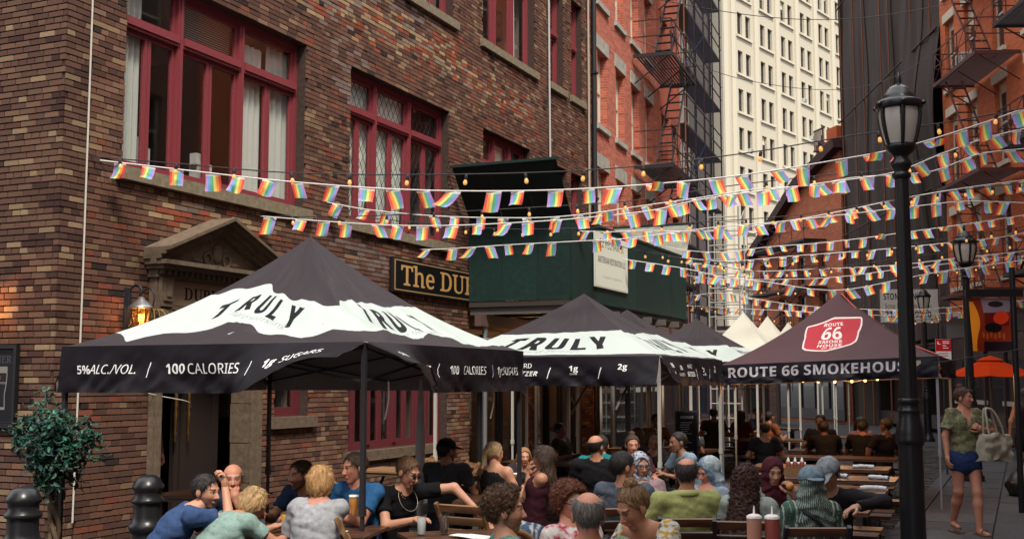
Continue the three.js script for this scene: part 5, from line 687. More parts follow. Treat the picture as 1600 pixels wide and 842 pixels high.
// ---------------------------------------------------------------- things on the tables
const TT = ROAD + 0.755;
function glassOf(label, [x, y, z], col, { foam = false, r = 0.036, h = 0.15 } = {}) { const t = thing('drink_glass', label, 'glass', [x, y, z], 0, 'glasses on the tables'); obj('drink', lathe([[0, 0.008], [r * 0.78, 0.008], [r * 0.95, h * 0.82], [0, h * 0.82]], 16), new THREE.MeshPhysicalMaterial({ color: col, roughness: 0.1, transmission: 0.35, thickness: 0 }), t); if (foam) obj('foam', lathe([[0, h * 0.825], [r * 0.95, h * 0.825], [r * 0.98, h * 0.95], [0, h * 0.96]], 16), std(C(0.8, 0.78, 0.7), 0.9), t); obj('glass', lathe([[0, 0], [r * 0.82, 0], [r, h], [r * 0.97, h], [r * 0.8, 0.007]], 16), glassMat, t); }
glassOf('beer glass with foam in the hand of the man in the blue polo', [-4.77, TT + 0.09, -7.76], C(0.6, 0.25, 0.05), { foam: true, r: 0.04, h: 0.17 });
glassOf('small tumbler of water on the table before the man in sunglasses', [-4.1, TT, -7.62], C(0.6, 0.65, 0.65)); glassOf('small tumbler of cola beside the water on the same table', [-3.98, TT, -7.75], C(0.1, 0.06, 0.05));
glassOf('orange juice glass between the bald man and the blonde in mint', [-5.15, TT, -7.4], C(0.75, 0.4, 0.05)); glassOf('iced drink before the woman in the light blue headscarf', [-2.25, TT, -8.95], C(0.55, 0.6, 0.6));
glassOf('water glass on the table of the woman in the maroon headscarf', [-1.72, TT, -9.05], C(0.6, 0.62, 0.62));
{ const sq = (label, x, z, col) => { const t = thing('sauce_bottle', label, 'bottle', [x, ROAD + 0.932, z], 0, 'sauce bottles'); obj('body', lathe([[0, 0], [0.038, 0], [0.043, 0.01], [0.043, 0.15], [0.037, 0.16]], 18), std(col, 0.35), t); obj('cap', lathe([[0.044, 0.158], [0.044, 0.172], [0.03, 0.18], [0.007, 0.186], [0.004, 0.23], [0, 0.23]], 14), std(C(0.72, 0.66, 0.62), 0.4), t); };
  const st = thing('side_table', 'small dark serving table holding the sauce bottles', 'table', [-1.42, ROAD, -6.75], 0.4); obj('top', box(-0.25, 0.25, 0.9, 0.93, -0.2, 0.2), darkWood[1], st); for (const [a, b] of [[-1, -1], [1, -1], [-1, 1], [1, 1]]) obj('leg', bar([a * 0.2, 0, b * 0.16], [a * 0.2, 0.9, b * 0.16], 0.03), blackWood, st);
  sq('squeeze bottle of pale brown sauce on the small serving table', -1.46, -6.78, C(0.4, 0.2, 0.14)); sq('squeeze bottle of dark red sauce on the small serving table', -1.36, -6.8, C(0.24, 0.06, 0.045)); }
reseed(131);
function plate(x, z, label) { const t = thing('plate', label, 'plate', [x, TT + 0.002, z], 0, 'plates and papers on the tables'); obj('rim', lathe([[0, 0.004], [0.07, 0.004], [0.11, 0.016], [0.112, 0.02], [0.07, 0.009], [0, 0.009]], 24), std(C(0.75, 0.75, 0.72), 0.3), t); }
plate(-5.05, -7.55, 'white plate before the blonde in mint'); plate(-2.6, -9.05, 'white plate on the table of the man in the lime polo'); plate(-2.75, -8.9, 'white plate beside the blue floral headscarf'); plate(-1.55, -8.85, 'white plate of the woman eating');
for (const [k, z] of [[0, -10.75], [1, -12.45], [2, -14.1], [3, -15.8]]) for (const x of [-2.75, -2.0, -1.5]) { const t = thing('cutlery_roll', 'cutlery rolled in a pale paper napkin on a smokehouse table', 'napkin roll', [x + rr(-0.1, 0.1), TT + 0.022, z + rr(-0.2, 0.2)], rr(-0.5, 0.5), 'cutlery rolls on the smokehouse tables'); const g = tube([[-0.13, 0, 0], [-0.05, 0.006, 0.01], [0.05, 0.004, -0.008], [0.13, 0, 0.004]], 0.024, 8, 16); const p = g.attributes.position; for (let i = 0; i < p.count; i++) p.setY(i, p.getY(i) + 0.008 * noise(p.getX(i) * 30, p.getY(i) * 30, p.getZ(i) * 30 + k)); g.computeVertexNormals(); obj('napkin', g, std(C(0.6, 0.62, 0.64), 0.9), t); }
{ const t = thing('condiment_caddy', 'wooden condiment caddy with white topped bottles on a smokehouse table', 'caddy', [-2.55, TT, -14.2], 0.2); obj('box', [box(-0.13, 0.13, 0, 0.012, -0.08, 0.08), box(-0.13, 0.13, 0.012, 0.1, -0.08, -0.07), box(-0.13, 0.13, 0.012, 0.1, 0.07, 0.08), box(-0.13, -0.12, 0.012, 0.1, -0.07, 0.07), box(0.12, 0.13, 0.012, 0.1, -0.07, 0.07)], wood[0], t); for (const x of [-0.08, 0, 0.08]) { const b = obj('bottle', lathe([[0, 0.014], [0.03, 0.014], [0.03, 0.15], [0.02, 0.17], [0, 0.17]], 12).translate(x, 0, 0), std(C(0.3, 0.08, 0.05), 0.4), t); obj('cap', lathe([[0.021, 0.17], [0.015, 0.19], [0.004, 0.22], [0, 0.22]], 10).translate(x, 0, 0), std(C(0.75, 0.75, 0.75), 0.5), b); } }
{ // hanging warm lamps under the smokehouse tent
  const pts = [[-3.8, 1.98, -17.6], [-3.2, 1.86, -18.2], [-2.6, 1.84, -18.6], [-2.0, 1.88, -18.2], [-1.4, 2.02, -17.5]], t = thing('string_light', 'short string of warm bulbs looped under the smokehouse tent', 'string lights', pts[0], 0, 'bulb strings across the street'), cv = new THREE.CatmullRomCurve3(pts.map((p) => V(p[0] - pts[0][0], p[1] - pts[0][1], p[2] - pts[0][2])));
  obj('cable', new THREE.TubeGeometry(cv, 40, 0.007, 5), darkWire, t); for (let i = 0; i < 12; i++) { const b = grp('lamp', t); b.position.copy(cv.getPointAt((i + 0.5) / 12)); obj('socket', sockGeo, darkWire, b); obj('bulb', bulbGeo, bulbWarm, b); if (i % 4 === 1) { const L = new THREE.PointLight(C(1, 0.5, 0.2), 0.6); L.position.set(0, -0.14, 0); L.castShadow = true; b.add(L); } }
}

{ // dim warm bulbs under the sidewalk shed, in front of the pub's far windows
  for (const [x, y, z, l, n] of [[-8.6, 2.35, -18.9, 'string of amber bulbs under the near half of the green shed', 9], [-8.5, 2.3, -22.2, 'string of amber bulbs under the far half of the green shed', 9]]) {
    const t = thing('string_light', l, 'string lights', [x, y, z], 0, 'bulb strings across the street'), pts = [V(0, 0.3, 0), V(0.1, 0, -0.8), V(0.05, 0.15, -1.6), V(0.2, -0.05, -2.4), V(0.1, 0.25, -3.0)], cv = new THREE.CatmullRomCurve3(pts); obj('cable', new THREE.TubeGeometry(cv, 30, 0.007, 5), darkWire, t);
    for (let i = 0; i < n; i++) { const b = grp('lamp', t); b.position.copy(cv.getPointAt((i + 0.5) / n)); obj('socket', sockGeo, darkWire, b); obj('bulb', bulbGeo, bulbWarm, b); if (i === 4) { const L = new THREE.PointLight(C(1, 0.45, 0.16), 0.8); L.position.set(0, -0.14, 0); L.castShadow = true; b.add(L); } }
  }
}

{ // menus, papers and more glasses
  const sheet = (label, x, z, turn, y = TT + 0.004) => { const t = thing('menu_sheet', label, 'menu', [x, y, z], turn, 'plates and papers on the tables'); obj('paper', gridGeo(6, 4, (u, v) => [(u - 0.5) * 0.21, 0.006 * Math.sin(u * 5 + v * 2) + 0.006, (v - 0.5) * 0.29]), std(C(0.6, 0.6, 0.58), 0.8), t); };
  sheet('white menu sheet lying before the man in the blue polo', -4.75, -7.42, 0.4); sheet('white menu sheet on the table under the outstretched arm', -3.7, -7.65, 1.1); sheet('white menu sheet on the pale table under the maroon windows', -7.1, -13.1, 0.3); sheet('white menu sheet on the shaded table behind the bollards', -7.35, -9.55, 0.2); sheet('folded paper on the table of the man in the lime polo', -2.35, -9.2, 0.8); sheet('white menu sheet beside the man in the black cap', -5.3, -11.45, 0.5);
  glassOf('tall water glass beside the man in the black shirt', [-4.0, TT, -12.1], C(0.6, 0.62, 0.62)); glassOf('amber beer glass beside the ponytailed woman', [-5.05, TT, -11.5], C(0.5, 0.22, 0.05), { foam: true }); glassOf('cola glass before the woman in the maroon top', [-4.6, TT, -10.25], C(0.08, 0.05, 0.04)); glassOf('beer glass before the curly haired bearded man', [-2.2, TT, -6.0], C(0.55, 0.25, 0.06), { foam: true, r: 0.04, h: 0.16 });
}
// ---------------------------------------------------------------- people: distance fields meshed with surface nets
function smin(a, b, k) { const h = Math.max(k - Math.abs(a - b), 0) / k; return Math.min(a, b) - h * h * k * 0.25; }
const cap = (a, b, ra, rb, k = 0.03) => { // tapered capsule
  const bx = b[0] - a[0], by = b[1] - a[1], bz = b[2] - a[2], L2 = bx * bx + by * by + bz * bz || 1e-9, R = Math.max(ra, rb) + Math.sqrt(L2) / 2;
  return { k, c: [(a[0] + b[0]) / 2, (a[1] + b[1]) / 2, (a[2] + b[2]) / 2], R, d: (x, y, z) => { const px = x - a[0], py = y - a[1], pz = z - a[2]; let t = (px * bx + py * by + pz * bz) / L2; t = t < 0 ? 0 : t > 1 ? 1 : t; const ex = px - bx * t, ey = py - by * t, ez = pz - bz * t; return Math.sqrt(ex * ex + ey * ey + ez * ez) - (ra + (rb - ra) * t); } };
};
const capCut = (a, b, ra, rb, k = 0.03) => { const p = cap(a, b, ra, rb, k), n = V(b[0] - a[0], b[1] - a[1], b[2] - a[2]).normalize(), d0 = p.d; p.d = (x, y, z) => Math.max(d0(x, y, z), (x - b[0]) * n.x + (y - b[1]) * n.y + (z - b[2]) * n.z); return p; };
const flatCap = (a, b, ra, rb, front, f, k = 0.04) => { // capsule flattened along `front`
  const p = cap(a, b, ra, rb, k), d0 = p.d, n = V(...front).normalize(), ax = V(b[0] - a[0], b[1] - a[1], b[2] - a[2]).normalize(); n.addScaledVector(ax, -n.dot(ax)).normalize(); const w = n.dot(V(...a)), s = 1 / f - 1;
  p.d = (x, y, z) => { const q = (n.x * x + n.y * y + n.z * z - w) * s; return d0(x + n.x * q, y + n.y * q, z + n.z * q) * (f + 0.12); }; return p;
};
const ell = (c, r, k = 0.02) => ({ k, c, R: Math.max(...r), d: (x, y, z) => { const px = (x - c[0]) / r[0], py = (y - c[1]) / r[1], pz = (z - c[2]) / r[2], l = Math.sqrt(px * px + py * py + pz * pz), g = Math.sqrt((px / r[0]) ** 2 + (py / r[1]) ** 2 + (pz / r[2]) ** 2) || 1e-6; return l * (l - 1) / g; } });
function field(add, { sub = [], clip = [], disp } = {}) {
  return (x, y, z) => {
    let d = 1e3;
    for (const p of add) { const dx = x - p.c[0], dy = y - p.c[1], dz = z - p.c[2], far = Math.sqrt(dx * dx + dy * dy + dz * dz) - p.R; if (far * 0.6 > d + p.k) continue; const q = p.d(x, y, z); d = d > 500 ? q : smin(d, q, p.k); }
    for (const p of sub) { const q = -p.d(x, y, z); d = -smin(-d, -q, p.k); }
    for (const f of clip) d = Math.max(d, f(x, y, z));
    return disp && Math.abs(d) < 0.06 ? d + disp(x, y, z) : d;
  };
}
function nets(f, prims, h, pad = 0.03) {
  let lo = [1e9, 1e9, 1e9], hi = [-1e9, -1e9, -1e9]; for (const p of prims) for (let i = 0; i < 3; i++) { lo[i] = Math.min(lo[i], p.c[i] - p.R); hi[i] = Math.max(hi[i], p.c[i] + p.R); }
  lo = lo.map((v) => v - pad); const B = 6, n = hi.map((v, i) => Math.ceil((v + pad - lo[i]) / h / B) * B + 1), [nx, ny, nz] = n, F = new Float32Array(nx * ny * nz).fill(NaN), id = (i, j, k) => i + nx * (j + ny * k), act = [], m = B * h * 0.87 * 1.5 + 0.02;
  for (let k = 0; k < nz - 1; k += B) for (let j = 0; j < ny - 1; j += B) for (let i = 0; i < nx - 1; i += B) { if (Math.abs(f(lo[0] + (i + B / 2) * h, lo[1] + (j + B / 2) * h, lo[2] + (k + B / 2) * h)) > m) continue; act.push([i, j, k]); for (let c = k; c <= k + B; c++) for (let b = j; b <= j + B; b++) for (let a = i; a <= i + B; a++) { const q = id(a, b, c); if (F[q] !== F[q]) F[q] = f(lo[0] + a * h, lo[1] + b * h, lo[2] + c * h); } }
  const vi = new Map(), pos = [], idx = [], off = [0, 1, nx, nx + 1, nx * ny, nx * ny + 1, nx * ny + nx, nx * ny + nx + 1];
  const E = [[0, 1], [0, 2], [0, 4], [1, 3], [1, 5], [2, 3], [2, 6], [3, 7], [4, 5], [4, 6], [5, 7], [6, 7]];
  for (const [I, J, K] of act) for (let k = K; k < K + B; k++) for (let j = J; j < J + B; j++) for (let i = I; i < I + B; i++) {
    const q = id(i, j, k); let s = 0; for (let e = 0; e < 8; e++) if (F[q + off[e]] < 0) s++; if (s === 0 || s === 8) continue;
    let x = 0, y = 0, z = 0, c = 0; for (const [a, b] of E) { const fa = F[q + off[a]], fb = F[q + off[b]]; if ((fa < 0) === (fb < 0)) continue; const t = fa / (fa - fb); x += (a & 1) + ((b & 1) - (a & 1)) * t; y += ((a >> 1) & 1) + (((b >> 1) & 1) - ((a >> 1) & 1)) * t; z += (a >> 2) + ((b >> 2) - (a >> 2)) * t; c++; }
    vi.set(q, pos.length / 3); pos.push(lo[0] + (i + x / c) * h, lo[1] + (j + y / c) * h, lo[2] + (k + z / c) * h);
  }
  const st = [1, nx, nx * ny];
  for (const q of vi.keys()) for (let a = 0; a < 3; a++) { const f0 = F[q], f1 = F[q + st[a]]; if ((f0 < 0) === (f1 < 0) || f1 !== f1) continue; const u = st[(a + 1) % 3], v = st[(a + 2) % 3], A = vi.get(q), Bv = vi.get(q - u), Cc = vi.get(q - u - v), D = vi.get(q - v); if (Bv === undefined || Cc === undefined || D === undefined) continue; if (f0 < 0) idx.push(A, Bv, Cc, A, Cc, D); else idx.push(A, Cc, Bv, A, D, Cc); }
  const g = new THREE.BufferGeometry(); g.setAttribute('position', new THREE.Float32BufferAttribute(pos, 3)); g.setIndex(idx); g.computeVertexNormals(); return g;
}
function paint(g, fn) { const p = g.attributes.position, c = new Float32Array(p.count * 3); for (let i = 0; i < p.count; i++) { const q = fn(p.getX(i), p.getY(i), p.getZ(i)); c[3 * i] = q[0]; c[3 * i + 1] = q[1]; c[3 * i + 2] = q[2]; } g.setAttribute('color', new THREE.BufferAttribute(c, 3)); return g; }
const streak = dataTex(128, 128, (i, j) => { const v = 0.5 + 0.5 * tileNoise(i, j * 0.12, 128, 32, 2, 11) + 0.25 * (((i * 7919) % 13) / 13 - 0.5); return [v, v, v]; }, false); streak.repeat.set(3, 1);
const skinMat = new THREE.MeshPhysicalMaterial({ vertexColors: true, roughness: 0.55, specularIntensity: 0.7, bumpMap: bumpTex, bumpScale: 0.0005, side: THREE.DoubleSide }), clothMat = new THREE.MeshPhysicalMaterial({ vertexColors: true, roughness: 0.9, specularIntensity: 0.25, map: grainTex, bumpMap: bumpTex, bumpScale: 0.0009, side: THREE.DoubleSide }), hairMat = new THREE.MeshPhysicalMaterial({ vertexColors: true, roughness: 0.5, specularIntensity: 0.6, bumpMap: streak, bumpScale: 0.004, side: THREE.DoubleSide });
const sub3 = (a, b) => [a[0] - b[0], a[1] - b[1], a[2] - b[2]], add3 = (a, b, s = 1) => [a[0] + b[0] * s, a[1] + b[1] * s, a[2] + b[2] * s], len3 = (a) => Math.hypot(...a);
function ik(S, T, l1, l2, pole) { const d = V(...sub3(T, S)); let D = d.length(); if (D > (l1 + l2) * 0.985) { d.multiplyScalar((l1 + l2) * 0.985 / D); D = d.length(); } const n = d.clone().normalize(), a = (l1 * l1 - l2 * l2 + D * D) / (2 * D), hgt = Math.sqrt(Math.max(0, l1 * l1 - a * a)), p = V(...pole); p.addScaledVector(n, -p.dot(n)).normalize(); const e = n.clone().multiplyScalar(a).addScaledVector(p, hgt); return [[S[0] + e.x, S[1] + e.y, S[2] + e.z], [S[0] + d.x, S[1] + d.y, S[2] + d.z]]; }
const handCache = new Map();
function handGeo(curl, cell) { // wrist at origin, fingers along +y, palm towards +z, thumb on +x
  const key = curl + '|' + cell; if (handCache.has(key)) return handCache.get(key);
  const P = [ell([0, 0.045, 0], [0.037, 0.05, 0.016], 0.012), cap([0, -0.01, 0], [0, 0.03, 0], 0.024, 0.027, 0.015)], F = [[-0.03, 0.078, 0.056], [-0.011, 0.088, 0.068], [0.009, 0.09, 0.074], [0.028, 0.086, 0.066]];
  F.forEach(([x, y, l], i) => { let p = [x, y, 0], a = 0.15; for (let s = 0; s < 3; s++) { a += curl * (s ? 0.75 : 0.55) * (1 + 0.1 * (3 - i)); const L = l * [0.45, 0.32, 0.25][s], q = [p[0] + x * 0.08, p[1] + L * Math.cos(a), p[2] + L * Math.sin(a)]; P.push(cap(p, q, 0.0092 - s * 0.0008, 0.0086 - s * 0.0009, 0.005)); p = q; } });
  let t = [0.025, 0.022, 0.004]; for (const [dx, dy, dz] of [[0.026, 0.024, 0.012], [0.012, 0.026, 0.008 + 0.012 * curl], [0.0, 0.022, 0.012 * curl]]) { const q = [t[0] + dx, t[1] + dy, t[2] + dz]; P.push(cap(t, q, 0.0115, 0.0098, 0.008)); t = q; }
  const g = nets(field(P), P, cell, 0.01); handCache.set(key, g); return g;
}
function pack(list) { // join coloured, indexed geometries into one mesh
  const pos = [], nor = [], col = [], idx = []; let o = 0; for (const g of list) { const p = g.attributes.position, n = g.attributes.normal, c = g.attributes.color; for (let i = 0; i < p.count; i++) { pos.push(p.getX(i), p.getY(i), p.getZ(i)); nor.push(n.getX(i), n.getY(i), n.getZ(i)); col.push(c.getX(i), c.getY(i), c.getZ(i)); } for (let i = 0; i < g.index.count; i++) idx.push(g.index.getX(i) + o); o += p.count; }
  const g = new THREE.BufferGeometry(); g.setAttribute('position', new THREE.Float32BufferAttribute(pos, 3)); g.setAttribute('normal', new THREE.Float32BufferAttribute(nor, 3)); g.setAttribute('color', new THREE.Float32BufferAttribute(col, 3)); g.setIndex(idx); return g;
}
const mix = (a, b, t) => a.map((x, i) => x + (b[i] - x) * t);
function headGeo(o, cell) {
  const fe = o.sex === 'f' ? 0.94 : 1, P = [ell([0, 0.03, -0.012], [0.076, 0.086, 0.094], 0.03), ell([0, -0.042, 0.02], [0.058 * fe, 0.07, 0.066], 0.035), ell([0, -0.096, 0.055], [0.026 * fe, 0.02, 0.024], 0.025), ell([0, -0.012, 0.068], [0.05, 0.045, 0.022], 0.02), cap([0, 0.012, 0.086], [0, -0.026, 0.107], 0.008, 0.012, 0.012), cap([-0.012, -0.03, 0.094], [0.012, -0.03, 0.094], 0.008, 0.008, 0.008), cap([-0.034, 0.026, 0.076], [0.034, 0.026, 0.076], 0.012, 0.012, 0.016), cap([-0.019, -0.062, 0.083], [0.019, -0.062, 0.083], 0.008, 0.008, 0.008), ell([0.079, -0.004, -0.008], [0.011, 0.033, 0.021], 0.006), ell([-0.079, -0.004, -0.008], [0.011, 0.033, 0.021], 0.006)];
  const S = [ell([0.031, 0.008, 0.097], [0.019, 0.011, 0.016], 0.012), ell([-0.031, 0.008, 0.097], [0.019, 0.011, 0.016], 0.012)], Y = [ell([0.031, 0.006, 0.074], [0.0125, 0.0125, 0.0135], 0.003), ell([-0.031, 0.006, 0.074], [0.0125, 0.0125, 0.0135], 0.003)];
  const f0 = field(P, { sub: S }), f = (x, y, z) => Math.min(f0(x, y, z), Y[0].d(x, y, z), Y[1].d(x, y, z)), g = nets(f, P, cell, 0.015), sk = o.skin, hc = o.hair?.color ?? [0.05, 0.03, 0.02], beard = o.beard ?? 0, lip = mix(sk, [0.35, 0.08, 0.07], o.sex === 'f' ? 0.65 : 0.4);
  return paint(g, (x, y, z) => {
    const ax = Math.abs(x), n = 1 + 0.1 * noise(x * 60, y * 60, z * 60); let c = sk.map((v) => v * n);
    c = mix(c, [sk[0] * 1.02, sk[1] * 0.72, sk[2] * 0.66], 0.5 * (smooth(0.035, 0, Math.hypot(ax - 0.043, y + 0.03)) * (z > 0.04 ? 1 : 0) + smooth(0.02, 0, Math.hypot(ax, y + 0.028)) * (z > 0.08 ? 1 : 0)));
    if (beard && z > -0.01) { const m = smooth(-0.02, -0.045, y - 0.25 * Math.max(0, ax - 0.045)) * (1 - smooth(0.012, 0.004, Math.hypot(ax * 0.5, (y + 0.062) * 1.2))) * (ax < 0.07 ? 1 : 0.6); const mu = smooth(0.03, 0.02, ax) * smooth(0.009, 0.004, Math.abs(y + 0.048)); c = mix(c, hc, beard * clamp(m + mu, 0, 1) * (0.85 + 0.3 * noise(x * 150, y * 150, z * 150))); }
    if (z > 0.06) { if (ax < 0.024 && Math.abs(y + 0.062) < 0.0085) c = lip; const e = Math.hypot((ax - 0.031) / 0.0145, (y - 0.006) / 0.0058); if (e < 1) c = Math.abs(ax - 0.031) < 0.007 ? [0.02, 0.014, 0.01] : mix(sk, [0.4, 0.36, 0.34], 0.55); else if (e < 1.45 && y > 0.006) c = mix(c, [0.03, 0.02, 0.02], 0.75); if (Math.abs(y - 0.031 + 0.1 * Math.max(0, ax - 0.04)) < 0.0055 && ax > 0.012 && ax < 0.052) c = mix(c, hc.map((v) => v * 0.6), 0.85); }
    return c;
  });
}
const HL = (x, y, z) => -0.5 * (y - 0.086) + 0.866 * (z - 0.064); // forehead hairline
function hairParts(o, cell) { // returns [name, geometry] in head space
  const h = o.hair; if (!h) return []; const col = h.color, hi = h.light ?? col.map((v) => v * 1.7 + 0.01), out = [];
  const shade = (sc, dir) => (x, y, z) => { const s = noise(x * sc * (dir ? 1.6 : 1), y * sc * (dir ? 0.25 : 1), z * sc * (dir ? 1.6 : 1)) + 0.4 * noise(x * sc * 3, y * sc * (dir ? 0.6 : 3), z * sc * 3); return mix(col, hi, clamp(0.35 + 0.75 * s, 0, 1)); };
  const strand = (amp, sc = 90) => (x, y, z) => amp * noise(x * sc, y * sc * 0.3, z * sc) + amp * 0.6 * noise(x * sc * 0.35, y * sc * 0.2, z * sc * 0.35 + 4), curl = (amp, sc = 55) => (x, y, z) => amp * (noise(x * sc, y * sc, z * sc) + 0.5 * noise(x * sc * 2, y * sc * 2, z * sc * 2 + 3));
  const shell = (e = 0) => ell([0, 0.033, -0.016], [0.081 + e, 0.091 + e, 0.1 + e], 0.02), t = h.type, nape = (lo) => (x, y, z) => Math.max(lo - y, Math.min((z > -0.03 ? 1 : -1) * 0.02 + (z + 0.03), 0.03) > 0 ? -y - 0.005 + 0.6 * (z > 0.03 ? 0 : 0) : -1);
  if (t === 'short') { const P = [shell(h.vol ?? 0.004), ...(h.vol > 0.008 ? [ell([0, 0.075, 0.03], [0.07, 0.05 + h.vol, 0.06], 0.03)] : [])]; out.push(['hair', paint(nets(field(P, { clip: [HL, (x, y, z) => (z > -0.045 ? -0.012 - y : -0.062 - y)], disp: h.curly ? curl(h.curly) : strand(0.004) }), P, cell), shade(h.curly ? 50 : 80, !h.curly))]); }
  else if (t === 'fringe') { const P = [shell(0.003)]; out.push(['hair', paint(nets(field(P, { clip: [HL, (x, y, z) => (z > -0.045 ? -0.015 - y : -0.062 - y), (x, y, z) => y - (h.top ?? 0.062) - 0.25 * (z + 0.05)], disp: strand(0.003) }), P, cell), shade(90, true))]); }
  else if (t === 'bob') { const P = [shell(0.014), ell([0, -0.02, -0.03], [0.092, 0.095, 0.085], 0.04)]; out.push(['hair', paint(nets(field(P, { clip: [(x, y, z) => HL(x, y, z) - (y < -0.0 ? 0.006 : 0.01), (x, y, z) => (h.low ?? -0.105) - y], disp: (x, y, z) => strand(0.009, 45)(x, y, z) + curl(0.003, 22)(x, y, z) }), P, cell), shade(48, true))]); }
  else if (t === 'fluff') { const P = [shell(0.024), ell([0, 0.06, 0.02], [0.08, 0.06, 0.075], 0.03)]; out.push(['hair', paint(nets(field(P, { clip: [(x, y, z) => HL(x, y, z) - 0.004, (x, y, z) => (z > -0.03 ? -0.03 - y : -0.07 - y)], disp: curl(0.017, 48) }), P, cell), shade(45, false))]); }
  else if (t === 'long') { const L = h.len ?? 0.4, P = [shell(0.012), flatCap([0, -0.03, -0.05], [0, -L, -0.075], 0.1, 0.12, [0, 0, 1], 0.55, 0.05), cap([0.07, -0.02, 0], [0.085, -L * 0.7, -0.02], 0.035, 0.04, 0.05), cap([-0.07, -0.02, 0], [-0.085, -L * 0.7, -0.02], 0.035, 0.04, 0.05)]; out.push(['hair', paint(nets(field(P, { clip: [(x, y, z) => (y > -0.09 ? HL(x, y, z) - (y < 0 ? 0.012 : 0.006) : -1)], disp: h.curly ? curl(h.curly, 42) : strand(0.008, 50) }), P, cell), shade(h.curly ? 42 : 60, !h.curly))]); }
  else if (t === 'bun' || t === 'ponytail') { const P = [shell(0.006)]; const b = t === 'bun' ? [ell([0, 0.135, -0.05], [0.042, 0.036, 0.042], 0.012)] : [ell([0, 0.02, -0.12], [0.025, 0.028, 0.025], 0.015), cap([0, 0.0, -0.13], [0, -0.16, -0.15], 0.03, 0.014, 0.02)]; out.push(['hair', paint(nets(field([...P, ...b], { clip: [(x, y, z) => (y < 0.1 && z > -0.1 ? HL(x, y, z) - 0.002 : -1), (x, y, z) => (z > -0.06 ? -0.022 - y : z < -0.1 ? -1 : -0.055 - y)], disp: strand(0.006, 70) }), [...P, ...b], cell), shade(75, true))]); }
  if (out.length && o.q === undefined || (o.q ?? 1) > 0.7 && out.length) { const kind = h.curly || t === 'fluff' ? 'curl' : t === 'long' ? 'long' : t === 'bun' || t === 'ponytail' ? 'bun' : 'short'; out[0][1] = strands(out[0][1], t === 'long' ? 3200 : t === 'bob' || t === 'fluff' ? 2600 : 1700, kind, shade(kind === 'curl' ? 45 : 70, kind !== 'curl'), t === 'ponytail' ? [0, 0.02, -0.12] : [0, 0.13, -0.05]); }
  if (t === 'hijab') { const face = (x, y, z) => (z > 0.0 ? -(Math.sqrt((x / 0.058) ** 2 + ((y + 0.012) / 0.088) ** 2) - 1) * 0.05 : -1), P = [ell([0, 0.032, -0.016], [0.09, 0.101, 0.11], 0.03), flatCap([0, -0.06, -0.005], [0, -0.17, 0.0], 0.088, 0.1, [0, 0, 1], 0.85, 0.06), flatCap([0, -0.17, 0.0], [0, -0.26, 0.02], 0.13, 0.16, [0, 0, 1], 0.62, 0.06)]; const pat = h.pattern; out.push(['headscarf', paint(nets(field(P, { clip: [face, (x, y, z) => -0.33 + 0.1 * Math.abs(x) - y], disp: (x, y, z) => 0.007 * Math.sin(y * 70 + 26 * x * Math.sign(x + 0.02) - 18 * z + 3 * noise(x * 9, y * 9, z * 9)) * smooth(0.06, -0.05, y) + 0.004 * noise(x * 30, y * 30, z * 30) }), P, cell), (x, y, z) => pat ? pat(x, y, z) : mix(col, hi, clamp(0.4 + 0.6 * noise(x * 20, y * 20, z * 20), 0, 1)))]); }
  if (h.cap) { const cs = t === 'hijab' ? 1.13 : 1.03, cc = h.cap, P = [ell([0, 0.05, -0.014], [0.088 * cs, 0.082 * cs, 0.104 * cs], 0.02)], tilt = h.capBack ? -1 : 1; const dome = nets(field(P, { clip: [(x, y, z) => 0.035 - 0.15 * (z * tilt) * 0.4 - y], disp: (x, y, z) => 0.0015 * Math.cos(Math.atan2(z, x) * 6) + 0.003 * noise(x * 25, y * 25, z * 25) }), P, cell), Q = [flatCap([0, 0.045, tilt * 0.08], [0, 0.03, tilt * 0.142], 0.07, 0.062, [0, 1, 0], 0.12, 0.01)]; const brim = nets(field(Q), Q, cell); const cf = (x, y, z) => cc.map((v) => v * (1 + 0.25 * noise(x * 30, y * 30, z * 30))); out.push(['cap', pack([paint(dome, cf), paint(brim, cf)])]); }
  return out;
}
